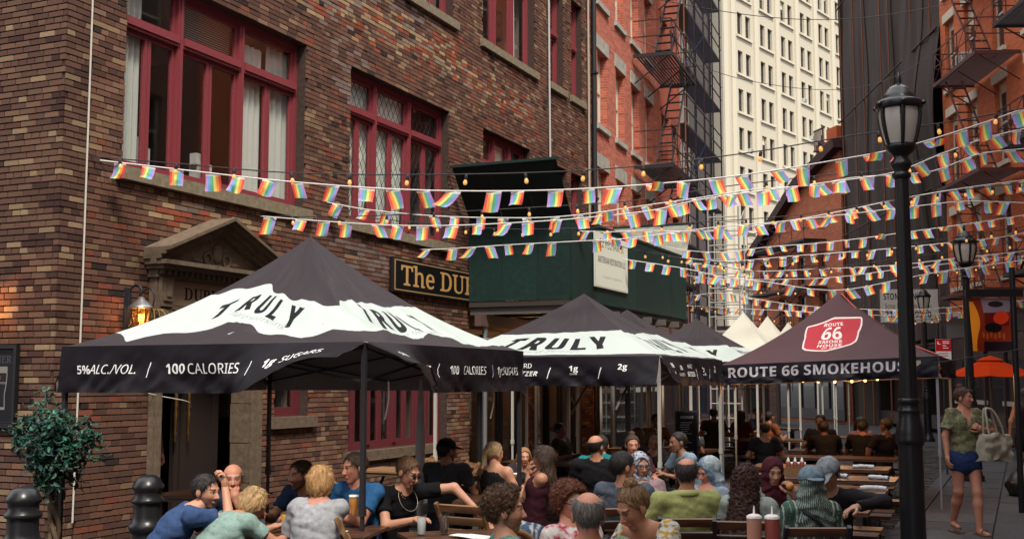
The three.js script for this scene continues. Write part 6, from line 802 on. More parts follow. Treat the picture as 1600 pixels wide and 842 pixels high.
function strands(g, n, kind, shade, bun) { // thin tapered hair ribbons growing over the hair's surface
  const p = g.attributes.position, nm = g.attributes.normal, ix = g.index, F3 = ix.count / 3, pos = [], col = [], idx = []; const P0 = V(), N0 = V(), D = V(), S = V(), T = V(); const crown = V(0, 0.118, -0.045);
  for (let i = 0; i < n; i++) {
    const v = ix.getX(Math.floor(rnd() * F3) * 3); P0.fromBufferAttribute(p, v); N0.fromBufferAttribute(nm, v);
    if (kind === 'bun') D.set(bun[0], bun[1], bun[2]).sub(P0); else D.copy(P0).sub(crown); if (kind === 'long') D.y -= 0.12 * smooth(0.06, -0.05, P0.y) + 0.03; if (kind === 'curl') D.set(rr(-1, 1), rr(-1.2, 0.8), rr(-1, 1)).multiplyScalar(0.1);
    D.addScaledVector(N0, -D.dot(N0)); if (D.lengthSq() < 1e-8) continue; D.normalize(); S.crossVectors(N0, D).normalize(); D.addScaledVector(S, rr(-0.22, 0.22)).normalize();
    const L = kind === 'curl' ? rr(0.02, 0.034) : kind === 'long' ? rr(0.05, 0.1) : rr(0.022, 0.042), w = rr(0.0009, 0.0017), lift = kind === 'curl' ? rr(0.008, 0.016) : rr(0.001, 0.005), c = shade(P0.x + rr(-0.01, 0.01), P0.y, P0.z + rr(-0.01, 0.01)).map((q) => q * rr(0.75, 1.3)), o = pos.length / 3;
    for (let s = 0; s < 4; s++) { const t = s / 3, bend = kind === 'curl' ? Math.sin(t * 4.2) * 0.008 : 0, ww = w * (1 - 0.8 * t * t); T.copy(P0).addScaledVector(D, L * t * (kind === 'curl' ? 0.6 : 1)).addScaledVector(N0, -0.001 + lift * Math.sin(t * (kind === 'curl' ? 3 : 1.9))).addScaledVector(S, bend); pos.push(T.x - S.x * ww, T.y - S.y * ww, T.z - S.z * ww, T.x + S.x * ww, T.y + S.y * ww, T.z + S.z * ww); col.push(...c, ...c); }
    for (let s = 0; s < 3; s++) { const q = o + s * 2; idx.push(q, q + 1, q + 2, q + 1, q + 3, q + 2); }
  }
  const r = new THREE.BufferGeometry(); r.setAttribute('position', new THREE.Float32BufferAttribute(pos, 3)); r.setAttribute('color', new THREE.Float32BufferAttribute(col, 3)); r.setIndex(idx); r.computeVertexNormals(); return pack([g, r]);
}
function person(o) {
  const near = o.q ?? 1, bc = near > 0.9 ? 0.014 : near > 0.5 ? 0.018 : 0.024, hcell = near > 0.9 ? (o.fine ? 0.0042 : 0.0052) : near > 0.5 ? 0.007 : 0.011;
  const s = o.size ?? (o.sex === 'f' ? 0.94 : 1), fem = o.sex === 'f', fat = o.fat ?? 1, sit = !o.stand; let J;
  let pelvisY = sit ? 0.53 : 0.94 * s, H = o.at[1] - (o.floor ?? ROAD);
  const spine = (a) => { const st = [[0, pelvisY, 0]], seg = [[0.19, 0.55], [0.17, 0.95], [0.165, 1.2]]; const sl = o.side ?? 0; for (const [l, k] of seg) { const p = st[st.length - 1]; st.push([p[0] + l * s * Math.sin(sl), p[1] + l * s * Math.cos(a * k) * Math.cos(sl), p[2] + l * s * Math.sin(a * k)]); } const k = (o.crane ?? 0.75) * a + 0.12, n = st[3]; st.push([n[0] + 0.15 * s * Math.sin(sl), n[1] + 0.152 * s * Math.cos(k), n[2] + 0.152 * s * Math.sin(k)]); return st; };
  let a = 0; if (sit) { let l0 = -0.2, l1 = 1.35; for (let i = 0; i < 30; i++) { a = (l0 + l1) / 2; if (spine(a)[4][1] > H) l0 = a; else l1 = a; } } else a = o.lean ?? 0.03; if (sit && o.lean !== undefined) { a = o.lean; pelvisY += H - spine(a)[4][1]; }
  const [pel, wai, che, nec, head] = spine(a), ud = sub3(nec, che).map((v) => v / (0.165 * s)), fr = [0, -ud[2], ud[1]];
  const sw = (fem ? 0.155 : 0.185) * s * (fat > 1.1 ? 1.08 : 1), sh = (sg) => { const r = o.shrug?.[sg > 0 ? 'L' : 'R'] ?? [0, 0, 0]; return add3(add3(nec, ud, -0.038 * s), [sg * sw + r[0], r[1], r[2]]); };
  const B = [flatCap(pel, wai, 0.15 * fat, 0.128 * fat, [0, 0, 1], 0.74), flatCap(wai, che, 0.128 * fat, 0.152 * fat, fr, 0.7), flatCap(che, add3(nec, ud, -0.03), 0.152 * fat, 0.085, fr, 0.68), cap(add3(nec, ud, -0.04), add3(head, [0, -0.07 * s, -0.012]), 0.054, 0.05, 0.04)];
  const T = [flatCap(add3(pel, [0, -0.06, 0]), wai, 0.168 * fat, 0.148 * fat, [0, 0, 1], 0.76), flatCap(wai, che, 0.148 * fat, 0.168 * fat, fr, 0.73), flatCap(che, add3(nec, ud, -0.03), 0.168 * fat, 0.098, fr, 0.7)];
  if (fem) for (const sg of [-1, 1]) { const c = add3(add3(che, ud, 0.03), [sg * 0.07, 0, 0]), q = add3(c, fr, 0.075); B.push(ell(q, [0.055, 0.055, 0.05], 0.05)); T.push(ell(q, [0.066, 0.066, 0.06], 0.06)); }
  const hands = [], arms = { L: 1, R: -1 }, up = 0.275 * s, fo = 0.245 * s, bareArm = o.shirt.sleeve;
  for (const [k, sg] of Object.entries(arms)) {
    const S = sh(sg), def = sit ? [sg * 0.16, Math.max(0.79, head[1] - 0.35), head[2] + 0.26] : [sg * 0.27, pelvisY - 0.12, 0.06], off = o.hands?.[k], W = off ? add3(head, off) : def, pole = o.elbow?.[k] ?? [sg * 0.55, -0.8, -0.25], [E, Wr] = ik(S, W, up, fo, pole);
    B.push(cap(S, E, 0.05 * (fem ? 0.88 : 1) * Math.sqrt(fat), 0.039, 0.035), cap(E, Wr, 0.04, 0.027, 0.02), cap(add3(nec, ud, -0.05), S, 0.06, 0.055, 0.04));
    if (bareArm !== 'tank' && bareArm !== 'off') T.push(cap(add3(nec, ud, -0.045), S, 0.07, 0.068, 0.04)); else if (bareArm === 'tank') T.push(cap(add3(nec, ud, -0.05), add3(S, [-sg * 0.05, 0, 0]), 0.05, 0.045, 0.03));
    if (bareArm === 'short') T.push(capCut(S, add3(S, sub3(E, S), o.shirt.len ?? 0.62), 0.069, 0.068 * (o.shirt.loose ?? 1), 0.035)); else if (bareArm === 'long') T.push(cap(S, E, 0.066, 0.054, 0.035), capCut(E, add3(E, sub3(Wr, E), 0.96), 0.054, 0.042, 0.025)); else if (bareArm === 'off') T.push(capCut(add3(S, sub3(E, S), 0.02), add3(S, sub3(E, S), 0.85), 0.072, 0.09, 0.03));
    if (near > 0.3) { const d = V(...sub3(Wr, E)).normalize(), hd = V(...(o.handDir?.[k] ?? [d.x, d.y, d.z])).normalize(), pn = V(...(o.palm?.[k] ?? [0, -1, 0.2])); pn.addScaledVector(hd, -pn.dot(hd)).normalize(); const sx = new THREE.Vector3().crossVectors(hd, pn), m = new THREE.Matrix4().makeBasis(sx, hd, pn); const mir = (sx.x * -sg) < 0 ? 1 : 1; const g = handGeo(o.curl?.[k] ?? 0.5, near > 0.9 ? 0.005 : 0.0075).clone(); if (sg > 0 ? false : true) { g.scale(-1, 1, 1); const ix = g.index; for (let i = 0; i < ix.count; i += 3) { const t0 = ix.getX(i); ix.setX(i, ix.getX(i + 1)); ix.setX(i + 1, t0); } } g.applyMatrix4(m.setPosition(...Wr)); g.computeVertexNormals(); hands.push(paint(g, () => o.skin)); J = { ...(J ?? {}), ['hand' + k]: Wr }; }
  }
  const legs = [], Q = [flatCap(add3(pel, [0, -0.07, 0]), add3(pel, [0, 0.05, 0]), 0.165 * fat, 0.15 * fat, [0, 0, 1], 0.8)], feet = [], bt = o.bottom ?? { type: 'trousers', color: [0.03, 0.03, 0.04] };
  for (const sg of [-1, 1]) {
    const hp = add3(pel, [sg * 0.09, -0.04, 0]); let kn, an; if (sit) { kn = [sg * (o.spread ?? 0.14), 0.5, 0.43 * s]; an = [sg * (o.spread ?? 0.14), 0.09, 0.42 * s + (o.tuck ?? 0)]; } else { const st = (o.stride ?? 0) * sg, fw = o.stride ? st : 0; kn = [sg * 0.085, 0.5 * s, 0.03 + fw * 0.5 + (fw < 0 ? 0.05 : 0)]; an = [sg * 0.075, 0.085 + (fw < 0 ? 0.05 : 0), fw - 0.02]; }
    B.push(cap(hp, kn, 0.085 * Math.sqrt(fat) * s, 0.056, 0.04), cap(kn, add3(kn, sub3(an, kn), 0.35), 0.054, 0.056, 0.03), cap(add3(kn, sub3(an, kn), 0.35), an, 0.056, 0.036, 0.03), cap(add3(an, [0, -0.045, -0.02]), add3(an, [sg * 0.02, -0.06, 0.16]), 0.034, 0.026, 0.03)); feet.push(an);
    const th = (f) => add3(hp, sub3(kn, hp), f); if (bt.type === 'trousers') Q.push(cap(hp, kn, 0.1, 0.07, 0.05), capCut(kn, add3(kn, sub3(an, kn), 0.97), 0.07, 0.056, 0.03)); else Q.push(capCut(hp, th(bt.len ?? 0.55), 0.1, 0.092, 0.05));
  }
  const t = thing('person', o.label, 'person', [0, 0, 0], 0, o.group); t.rotation.y = o.turn; const hw = V(...head).applyAxisAngle(UP, o.turn); t.position.set(o.at[0] - hw.x, o.floor ?? ROAD, o.at[2] - hw.z);
  if (!sit) t.position.y += 0;
  const hm = new THREE.Matrix4().makeRotationFromEuler(new THREE.Euler(o.head?.pitch ?? 0.1, o.head?.yaw ?? 0, o.head?.roll ?? 0, 'YXZ')); hm.scale(V(s, s, s)); hm.setPosition(...head);
  const hg = headGeo(o, hcell); hg.applyMatrix4(hm); hg.computeVertexNormals();
  const body = paint(nets(field(B), B, bc), (x, y, z) => o.skin.map((v) => v * (1 + 0.08 * noise(x * 20, y * 20, z * 20))));
  obj('body', uvBox(pack([body, hg, ...hands]), 6), skinMat, t);
  const wr = (amp) => (x, y, z) => amp * (0.8 * noise(x * 6, y * 10, z * 6) + 0.9 * (1 - 2.2 * Math.abs(noise(x * 5 + y * 13, y * 4 - x * 9, z * 6))) + 0.7 * (1 - 2.2 * Math.abs(noise(x * 6 - y * 15, y * 5 + z * 9, z * 5 + 3))) + 0.1 * noise(x * 22, y * 24, z * 22)), sc = o.shirt.color, tex = o.shirt.paint ?? ((x, y, z) => sc.map((v) => v * (1 + 0.12 * noise(x * 8, y * 8, z * 8))));
  const clips = [(x, y, z) => (o.shirt.hem ?? (sit ? pelvisY - 0.13 : pelvisY - 0.1)) - y], subs = bareArm === 'off' ? [] : [cap(add3(nec, ud, -0.01), add3(head, [0, -0.02, 0]), fem ? 0.076 : 0.061, 0.064, 0.012), ...(o.shirt.vneck ? [cap(add3(add3(nec, ud, -0.02), fr, 0.09), add3(add3(nec, ud, -0.13), fr, 0.13), 0.055, 0.012, 0.01)] : [])];
  if (bareArm === 'off' || bareArm === 'tank') { const lim = bareArm === 'off' ? -0.03 : -0.02; clips.push((x, y, z) => (x - nec[0]) * ud[0] + (y - nec[1]) * ud[1] + (z - nec[2]) * ud[2] - lim - (bareArm === 'tank' ? 0.02 : 0.1 * smooth(sw * 0.75, sw * 1.05, Math.abs(x - nec[0])) - 0.06 * (bareArm === 'off' ? smooth(sw, 0, Math.abs(x - nec[0])) : 0))); }
  obj(o.shirt.name ?? 'shirt', uvBox(paint(nets(field(T, { clip: clips, sub: subs, disp: wr(0.0062 * (o.shirt.wrinkle ?? 1)) }), T, bc * 0.8), tex), 3.5), clothMat, t);
  obj(bt.type === 'shorts' ? 'shorts' : 'trousers', uvBox(paint(nets(field(Q, { clip: [(x, y, z) => y - pelvisY - 0.07], disp: wr(0.005) }), Q, bc), (x, y, z) => bt.paint ? bt.paint(x, y, z) : bt.color.map((v) => v * (1 + 0.2 * noise(x * 10, y * 10, z * 10)))), 3.5), clothMat, t);
  if (!o.barefoot) feet.forEach((an, i) => { const F2 = [cap(add3(an, [0, -0.055, -0.04]), add3(an, [i ? 0.02 : -0.02, -0.06, 0.16]), 0.042, 0.036, 0.02)]; obj('shoe', paint(nets(field(F2, { clip: [(x, y, z) => 0.003 - y, (x, y, z) => y - an[1] + 0.015] }), F2, 0.012), () => o.shoe ?? [0.04, 0.035, 0.035]), clothMat, t); });
  for (const [n, g] of hairParts(o, hcell)) { g.applyMatrix4(hm); g.computeVertexNormals(); obj(n, uvBox(g, n === 'hair' ? 5 : 3.5), n === 'hair' ? hairMat : clothMat, t); }
  if (o.glasses) { const G = []; const dk = o.glasses === 'sun'; for (const sg of [-1, 1]) { G.push(dk ? new THREE.SphereGeometry(0.024, 12, 8).scale(1, 0.8, 0.25).translate(sg * 0.032, 0.006, 0.102) : new THREE.TorusGeometry(0.021, 0.0022, 5, 18).scale(1, 0.8, 1).translate(sg * 0.032, 0.004, 0.103), rod([sg * 0.055, 0.012, 0.1], [sg * 0.08, 0.012, 0.0], 0.0028)); } G.push(rod([-0.012, 0.01, 0.107], [0.012, 0.01, 0.107], 0.0025)); const g = merge(G); if (o.glasses === 'sun' && o.glassUp) g.translate(0, 0.075, -0.012); g.applyMatrix4(hm); obj('glasses', g, new THREE.MeshPhysicalMaterial({ color: C(0.01, 0.01, 0.012), roughness: 0.15 }), t); }
  o.more?.(t, { pel, wai, che, nec, head, ud, fr, s, hands: J, hm });
  return t;
}
// skin and hair tones
const fair = [0.46, 0.23, 0.15], tan = [0.38, 0.175, 0.105], olive = [0.36, 0.19, 0.12], ruddy = [0.43, 0.185, 0.12], brownS = [0.24, 0.115, 0.07], deep = [0.12, 0.06, 0.04];
const brownH = [0.035, 0.018, 0.01], blackH = [0.012, 0.009, 0.008], blondH = [0.4, 0.23, 0.09], greyH = [0.12, 0.115, 0.115], auburn = [0.12, 0.035, 0.015];
const F = (deg) => IMG + deg * Math.PI / 180;
const DIN = 'people seated at the cafe tables', solid = (c) => ({ color: c, sleeve: 'short' });
// ---------------------------------------------------------------- the crowd
person({ label: 'bearded man in a blue T-shirt leaning over a table with a hand to his brow', at: [-5.42, 0.96, -6.8], turn: F(112), sex: 'm', skin: fair, beard: 0.8, hair: { type: 'short', color: blackH }, shirt: { color: [0.045, 0.085, 0.2], sleeve: 'short' }, head: { pitch: 0.15, yaw: -0.75 }, hands: { L: [0.1, -0.28, 0.3], R: [-0.02, 0.03, 0.13] }, palm: { R: [0, 0, -1] }, handDir: { R: [0.05, 1, -0.1] }, elbow: { R: [-0.3, -0.9, 0.4] }, curl: { R: 0.9 }, group: DIN });
person({ label: 'bald older man resting his chin on one hand behind the blue T-shirt', at: [-5.75, 0.98, -7.54], turn: F(8), sex: 'm', skin: ruddy, hair: { type: 'fringe', color: greyH, top: 0.03 }, shirt: solid([0.03, 0.05, 0.1]), head: { pitch: 0.05, yaw: 0.1 }, hands: { L: [0.03, -0.15, 0.09], R: [-0.12, -0.3, 0.22] }, palm: { L: [-0.2, 0.3, -1] }, curl: { L: 1.2 }, handDir: { L: [-0.1, 1, 0] }, group: DIN });
person({ label: 'blonde woman in a mint T-shirt bent low over her plate', at: [-5.14, 0.86, -6.99], turn: F(135), sex: 'f', skin: tan, hair: { type: 'bob', color: [0.3, 0.17, 0.07], light: [0.55, 0.38, 0.2], low: -0.14 }, shirt: { color: [0.27, 0.39, 0.35], sleeve: 'short' }, head: { pitch: 0.55, yaw: -0.1 }, crane: 1.1, group: DIN, fat: 1.05 });
person({ label: 'dark bearded man in navy half hidden behind the white blouse', at: [-5.55, 0.97, -8.18], turn: F(-28), sex: 'm', skin: tan, beard: 0.95, hair: { type: 'short', color: brownH }, shirt: solid([0.03, 0.055, 0.12]), head: { pitch: 0.1, yaw: -0.4 }, group: DIN });
person({ label: 'blonde woman in a loose white blouse seen from behind', at: [-4.66, 1.02, -7.13], turn: F(172), sex: 'f', skin: ruddy, hair: { type: 'bob', color: [0.32, 0.16, 0.06], light: [0.55, 0.34, 0.15], low: -0.1 }, shirt: { color: [0.42, 0.425, 0.45], sleeve: 'short', len: 0.85, loose: 1.25, wrinkle: 1.15, name: 'blouse' }, fat: 1.12, head: { pitch: 0.2, yaw: -0.15 }, hands: { R: [0.16, -0.33, 0.3] }, elbow: { R: [-1, -0.5, 0.1] }, group: DIN, fine: true });
person({ label: 'man in a bright blue polo shirt holding a beer glass', at: [-4.92, 1.06, -8.01], turn: F(-35), sex: 'm', skin: ruddy, hair: { type: 'short', color: [0.05, 0.03, 0.02] }, shirt: { color: [0.035, 0.14, 0.34], sleeve: 'short' }, head: { pitch: 0.12, yaw: -0.3 }, hands: { L: [0.0, -0.33, 0.27], R: [-0.2, -0.32, 0.15] }, palm: { L: [-1, 0, 0.2] }, handDir: { L: [-0.2, 0.15, 1] }, curl: { L: 0.95 }, group: DIN, fine: true });
person({ label: 'man in sunglasses and a black T-shirt stretching an arm across the table', at: [-4.58, 1.02, -8.27], turn: F(38), sex: 'm', skin: fair, beard: 0.3, hair: { type: 'short', color: [0.09, 0.045, 0.02] }, shirt: solid([0.012, 0.012, 0.014]), glasses: 'sun', head: { pitch: 0.42, yaw: 0.35 }, hands: { L: [0.5, -0.3, 0.24], R: [-0.1, -0.35, 0.25] }, handDir: { L: [0.8, -0.5, 0.3] }, elbow: { L: [0.2, 1, -0.2] }, bottom: { type: 'shorts', color: [0.36, 0.28, 0.2], len: 0.85 }, group: DIN, more: (t, j) => obj('necklace', new THREE.TorusGeometry(0.085, 0.0016, 5, 28).scale(1, 1.3, 1).rotateX(-0.5).translate(j.nec[0], j.nec[1] - 0.07, j.nec[2] + 0.075), std(C(0.4, 0.36, 0.3), 0.4, { metalness: 0.8 }), t) });
person({ label: 'man in a black cap and grey T-shirt with his back turned', at: [-5.36, 1.05, -10.5], turn: F(168), sex: 'm', skin: tan, hair: { type: 'short', color: blackH, cap: [0.012, 0.012, 0.014] }, shirt: { color: [0.075, 0.08, 0.095], sleeve: 'short' }, head: { yaw: -0.7, pitch: 0.05 }, beard: 0.7, group: DIN, q: 0.8 });
person({ label: 'woman with a blonde ponytail and black sleeveless top', at: [-4.88, 1.06, -10.6], turn: F(140), sex: 'f', skin: fair, hair: { type: 'ponytail', color: [0.35, 0.22, 0.1], light: [0.72, 0.55, 0.32] }, shirt: { color: [0.012, 0.012, 0.013], sleeve: 'tank' }, fat: 1.15, head: { yaw: -0.2 }, group: DIN, q: 0.8 });
person({ label: 'child facing the blonde ponytail across the table', at: [-5.2, 0.9, -12.1], turn: F(10), sex: 'f', size: 0.8, skin: fair, hair: { type: 'long', color: [0.2, 0.1, 0.04], len: 0.22 }, shirt: solid([0.03, 0.03, 0.04]), group: DIN, q: 0.6 });
person({ label: 'woman in a maroon strappy top and denim shorts with a hand to her mouth', at: [-4.15, 1.09, -10.1], turn: F(-92), sex: 'f', skin: tan, hair: { type: 'long', color: brownH, len: 0.25 }, shirt: { color: [0.05, 0.012, 0.02], sleeve: 'tank' }, head: { yaw: -0.05, pitch: 0.05 }, hands: { L: [-0.02, -0.12, 0.13], R: [-0.02, -0.16, 0.12] }, palm: { L: [0, 0, -1], R: [0, 0, -1] }, handDir: { L: [0, 1, -0.2] }, curl: { L: 1.1, R: 1 }, bottom: { type: 'shorts', len: 0.5, color: [0.1, 0.16, 0.26], paint: (x, y, z) => (Math.abs(Math.sin(z * 40 + 3 * noise(x * 9, y * 9, z * 9))) > 0.85 ? [0.5, 0.52, 0.55] : [0.07, 0.11, 0.19]) }, group: DIN, q: 0.8 });
person({ label: 'curly haired bearded man in a mint T-shirt in profile', at: [-2.54, 1.12, -5.65], turn: F(100), sex: 'm', skin: fair, beard: 0.75, hair: { type: 'short', color: [0.06, 0.028, 0.013], light: [0.085, 0.042, 0.02], vol: 0.013, curly: 0.013 }, shirt: solid([0.13, 0.32, 0.26]), head: { yaw: -0.1, pitch: 0.02 }, group: DIN, fine: true });
person({ label: 'woman with short red-brown curls, glasses and a pink tie-dye top', at: [-2.5, 1.05, -6.5], turn: F(42), sex: 'f', skin: ruddy, glasses: 'clear', hair: { type: 'fluff', color: [0.09, 0.028, 0.014], light: [0.24, 0.085, 0.04] }, shirt: { color: [0.7, 0.55, 0.55], sleeve: 'short', len: 0.3, paint: (x, y, z) => { const n = noise(x * 16, y * 16, z * 16) + 0.6 * noise(x * 40, y * 40, z * 40); return n > 0.22 ? [0.55, 0.05, 0.1] : n > -0.05 ? [0.72, 0.38, 0.4] : [0.75, 0.7, 0.66]; } }, fat: 1.15, head: { yaw: -0.05, pitch: 0.1 }, group: DIN, fine: true });
person({ label: 'balding grey haired man in a sage T-shirt seen from behind', at: [-2.06, 1.11, -5.62], turn: F(198), sex: 'm', skin: ruddy, hair: { type: 'fringe', color: [0.085, 0.075, 0.068], light: [0.3, 0.275, 0.25], top: 0.075 }, shirt: solid([0.22, 0.3, 0.2]), fat: 1.12, head: { yaw: -0.25, pitch: 0.12 }, glasses: 'clear', group: DIN, fine: true });
person({ label: 'woman with a high bun and floral off-shoulder top looking down', at: [-1.98, 1.06, -6.12], turn: F(-52), sex: 'f', skin: tan, hair: { type: 'bun', color: [0.06, 0.03, 0.015], light: [0.42, 0.25, 0.12] }, shirt: { color: [0.7, 0.62, 0.5], sleeve: 'off', paint: (x, y, z) => { const n = noise(x * 34, y * 34, z * 34), m = noise(x * 50 + 9, y * 50, z * 50); return n > 0.3 ? [0.62, 0.36, 0.05] : m > 0.32 ? [0.12, 0.2, 0.1] : n < -0.36 ? [0.3, 0.06, 0.05] : [0.72, 0.68, 0.6]; } }, lean: 0.62, head: { pitch: 0.5, yaw: -0.1 }, shrug: { L: [0.02, 0.03, 0] }, hands: { L: [0.16, -0.4, 0.2], R: [-0.1, -0.4, 0.2] }, group: DIN, fine: true });
person({ label: 'bald man in a black shirt with his back to the street', at: [-4.12, 1.08, -11.5], turn: F(165), sex: 'm', skin: tan, hair: { type: 'fringe', color: blackH, top: 0.05 }, shirt: solid([0.014, 0.013, 0.015]), fat: 1.2, head: { yaw: -0.5 }, glasses: 'clear', group: DIN, q: 0.8 });
person({ label: 'broad person in teal half hidden by the bald man in black', at: [-4.42, 1.02, -12.5], turn: F(175), sex: 'm', skin: tan, hair: { type: 'short', color: blackH }, shirt: solid([0.02, 0.2, 0.2]), fat: 1.35, group: DIN, q: 0.6 });
person({ label: 'woman with pinned dark hair facing the street behind the headscarf', at: [-4.08, 1.04, -12.6], turn: F(5), sex: 'f', skin: ruddy, hair: { type: 'bun', color: brownH }, shirt: solid([0.1, 0.03, 0.04]), group: DIN, q: 0.6 });
person({ label: 'dark haired man in a slate T-shirt turned towards the floral headscarf', at: [-2.95, 1.1, -8.87], turn: F(150), sex: 'm', skin: tan, hair: { type: 'short', color: blackH }, shirt: solid([0.1, 0.12, 0.16]), head: { yaw: -0.6, pitch: 0.1 }, group: DIN, fat: 1.08 });
person({ label: 'woman in a blue and white floral headscarf facing the street', at: [-3.04, 1.04, -9.6], turn: F(14), sex: 'f', skin: olive, glasses: 'clear', hair: { type: 'hijab', color: [0.4, 0.42, 0.5], pattern: (x, y, z) => { const n = noise(x * 45, y * 45, z * 45), m = noise(x * 28 + 7, y * 28, z * 28); return n > 0.2 ? [0.05, 0.06, 0.12] : m > 0.25 ? [0.22, 0.3, 0.42] : [0.58, 0.58, 0.62]; } }, shirt: { color: [0.45, 0.3, 0.32], sleeve: 'long' }, head: { pitch: 0.12, yaw: 0.05 }, hands: { L: [0.1, -0.28, 0.22] }, group: DIN });
person({ label: 'man in a lime polo shirt seen from behind', at: [-2.3, 1.14, -8.39], turn: F(188), sex: 'm', skin: ruddy, hair: { type: 'fringe', color: [0.03, 0.025, 0.025], top: 0.075 }, shirt: { color: [0.4, 0.42, 0.16], sleeve: 'short', len: 0.8, wrinkle: 0.9, hem: 0.38 }, fat: 1.18, head: { yaw: -0.35, pitch: 0.15 }, group: DIN, fine: true, more: (t, j) => obj('collar', new THREE.TorusGeometry(0.074, 0.02, 8, 24).scale(1, 1, 1.3).rotateX(Math.PI / 2 + 0.15).translate(j.nec[0], j.nec[1] + 0.01, j.nec[2]), std(C(0.37, 0.4, 0.16), 0.85), t) });
person({ label: 'woman in a pale blue headscarf and dress bending towards the lime polo', at: [-2.35, 1.04, -9.25], turn: F(-48), sex: 'f', skin: ruddy, hair: { type: 'hijab', color: [0.38, 0.48, 0.55], pattern: (x, y, z) => { const n = Math.sin(x * 38 + y * 22 + 3 * noise(x * 8, y * 8, z * 8)); return n > 0.6 ? [0.16, 0.24, 0.36] : n < -0.5 ? [0.5, 0.58, 0.62] : [0.34, 0.44, 0.5]; } }, shirt: { color: [0.32, 0.39, 0.46], sleeve: 'long', wrinkle: 1.6, name: 'dress' }, fat: 1.1, head: { pitch: 0.35, yaw: -0.25 }, hands: { L: [0.12, -0.3, 0.3], R: [-0.1, -0.32, 0.25] }, group: DIN });
person({ label: 'woman with very long dark curls and a white T-shirt from behind', at: [-1.87, 1.05, -8.48], turn: F(150), sex: 'f', skin: olive, hair: { type: 'long', color: [0.022, 0.01, 0.008], light: [0.11, 0.045, 0.03], len: 0.42, curly: 0.016 }, shirt: { color: [0.42, 0.47, 0.43], sleeve: 'short' }, head: { yaw: -0.25, pitch: 0.1 }, group: DIN, fine: true });
person({ label: 'woman in a maroon headscarf eating with one hand', at: [-1.88, 1.02, -9.47], turn: F(10), sex: 'f', skin: olive, hair: { type: 'hijab', color: [0.075, 0.015, 0.025], light: [0.11, 0.025, 0.035] }, shirt: { color: [0.4, 0.42, 0.42], sleeve: 'short' }, head: { pitch: 0.2, yaw: -0.1 }, hands: { L: [0.1, -0.17, 0.16], R: [-0.1, -0.32, 0.25] }, palm: { L: [-0.5, 0, -1] }, handDir: { L: [-0.3, 1, 0] }, curl: { L: 1 }, group: DIN, more: (t, j) => { const g = new THREE.IcosahedronGeometry(0.028, 2), p = g.attributes.position; for (let i = 0; i < p.count; i++) { const k = 1 + 0.4 * noise(p.getX(i) * 60, p.getY(i) * 60, p.getZ(i) * 60); p.setXYZ(i, p.getX(i) * k, p.getY(i) * k, p.getZ(i) * k); } obj('food', g.translate(j.head[0] + 0.06, j.head[1] - 0.1, j.head[2] + 0.19), std(C(0.5, 0.2, 0.05), 0.8), t); } });
const stripes = (x, y, z) => { const n = Math.abs(((x * 26 + 100) % 1) - 0.5); return n < 0.09 ? [0.55, 0.6, 0.52] : [0.075, 0.14, 0.105]; };
person({ label: 'person in a green striped shirt, matching headscarf and pale blue cap from behind', at: [-1.39, 1.08, -8.35], turn: F(186), sex: 'f', skin: olive, hair: { type: 'hijab', color: [0.1, 0.16, 0.13], pattern: (x, y, z) => { const n = Math.abs(((Math.atan2(x, -z) * 7 + y * 6 + 50) % 1) - 0.5); return n < 0.14 ? [0.55, 0.6, 0.53] : [0.08, 0.13, 0.11]; }, cap: [0.2, 0.28, 0.34], capBack: true }, shirt: { color: [0.1, 0.16, 0.13], sleeve: 'long', paint: stripes }, fat: 1.08, head: { pitch: 0.15, yaw: -0.1 }, hands: { L: [0.12, -0.35, 0.28], R: [-0.14, -0.35, 0.28] }, group: DIN, fine: true, more: (t, j) => obj('bag_strap', tube([[0.1, j.nec[1] - 0.03, j.nec[2] - 0.02], [0.05, j.nec[1] - 0.06, j.nec[2] - 0.12], [-0.08, j.che[1] - 0.04, j.che[2] - 0.155], [-0.19, j.wai[1] - 0.06, j.wai[2] - 0.12], [-0.2, j.wai[1] - 0.12, j.wai[2]]], 0.017, 6, 30), std(C(0.012, 0.012, 0.014), 0.7), t) });
person({ label: 'person in a pale grey cap and dark jacket reaching across the bench', at: [-1.4, 1.04, -9.2], turn: F(-20), sex: 'm', skin: olive, hair: { type: 'short', color: blackH, cap: [0.3, 0.33, 0.36] }, shirt: { color: [0.022, 0.018, 0.022], sleeve: 'long', name: 'jacket' }, head: { pitch: 0.45, yaw: -0.3 }, hands: { L: [0.22, -0.22, 0.22], R: [-0.1, -0.33, 0.3] }, elbow: { L: [1, 0.1, -0.3] }, handDir: { L: [-0.7, -0.2, 0.6] }, group: DIN });
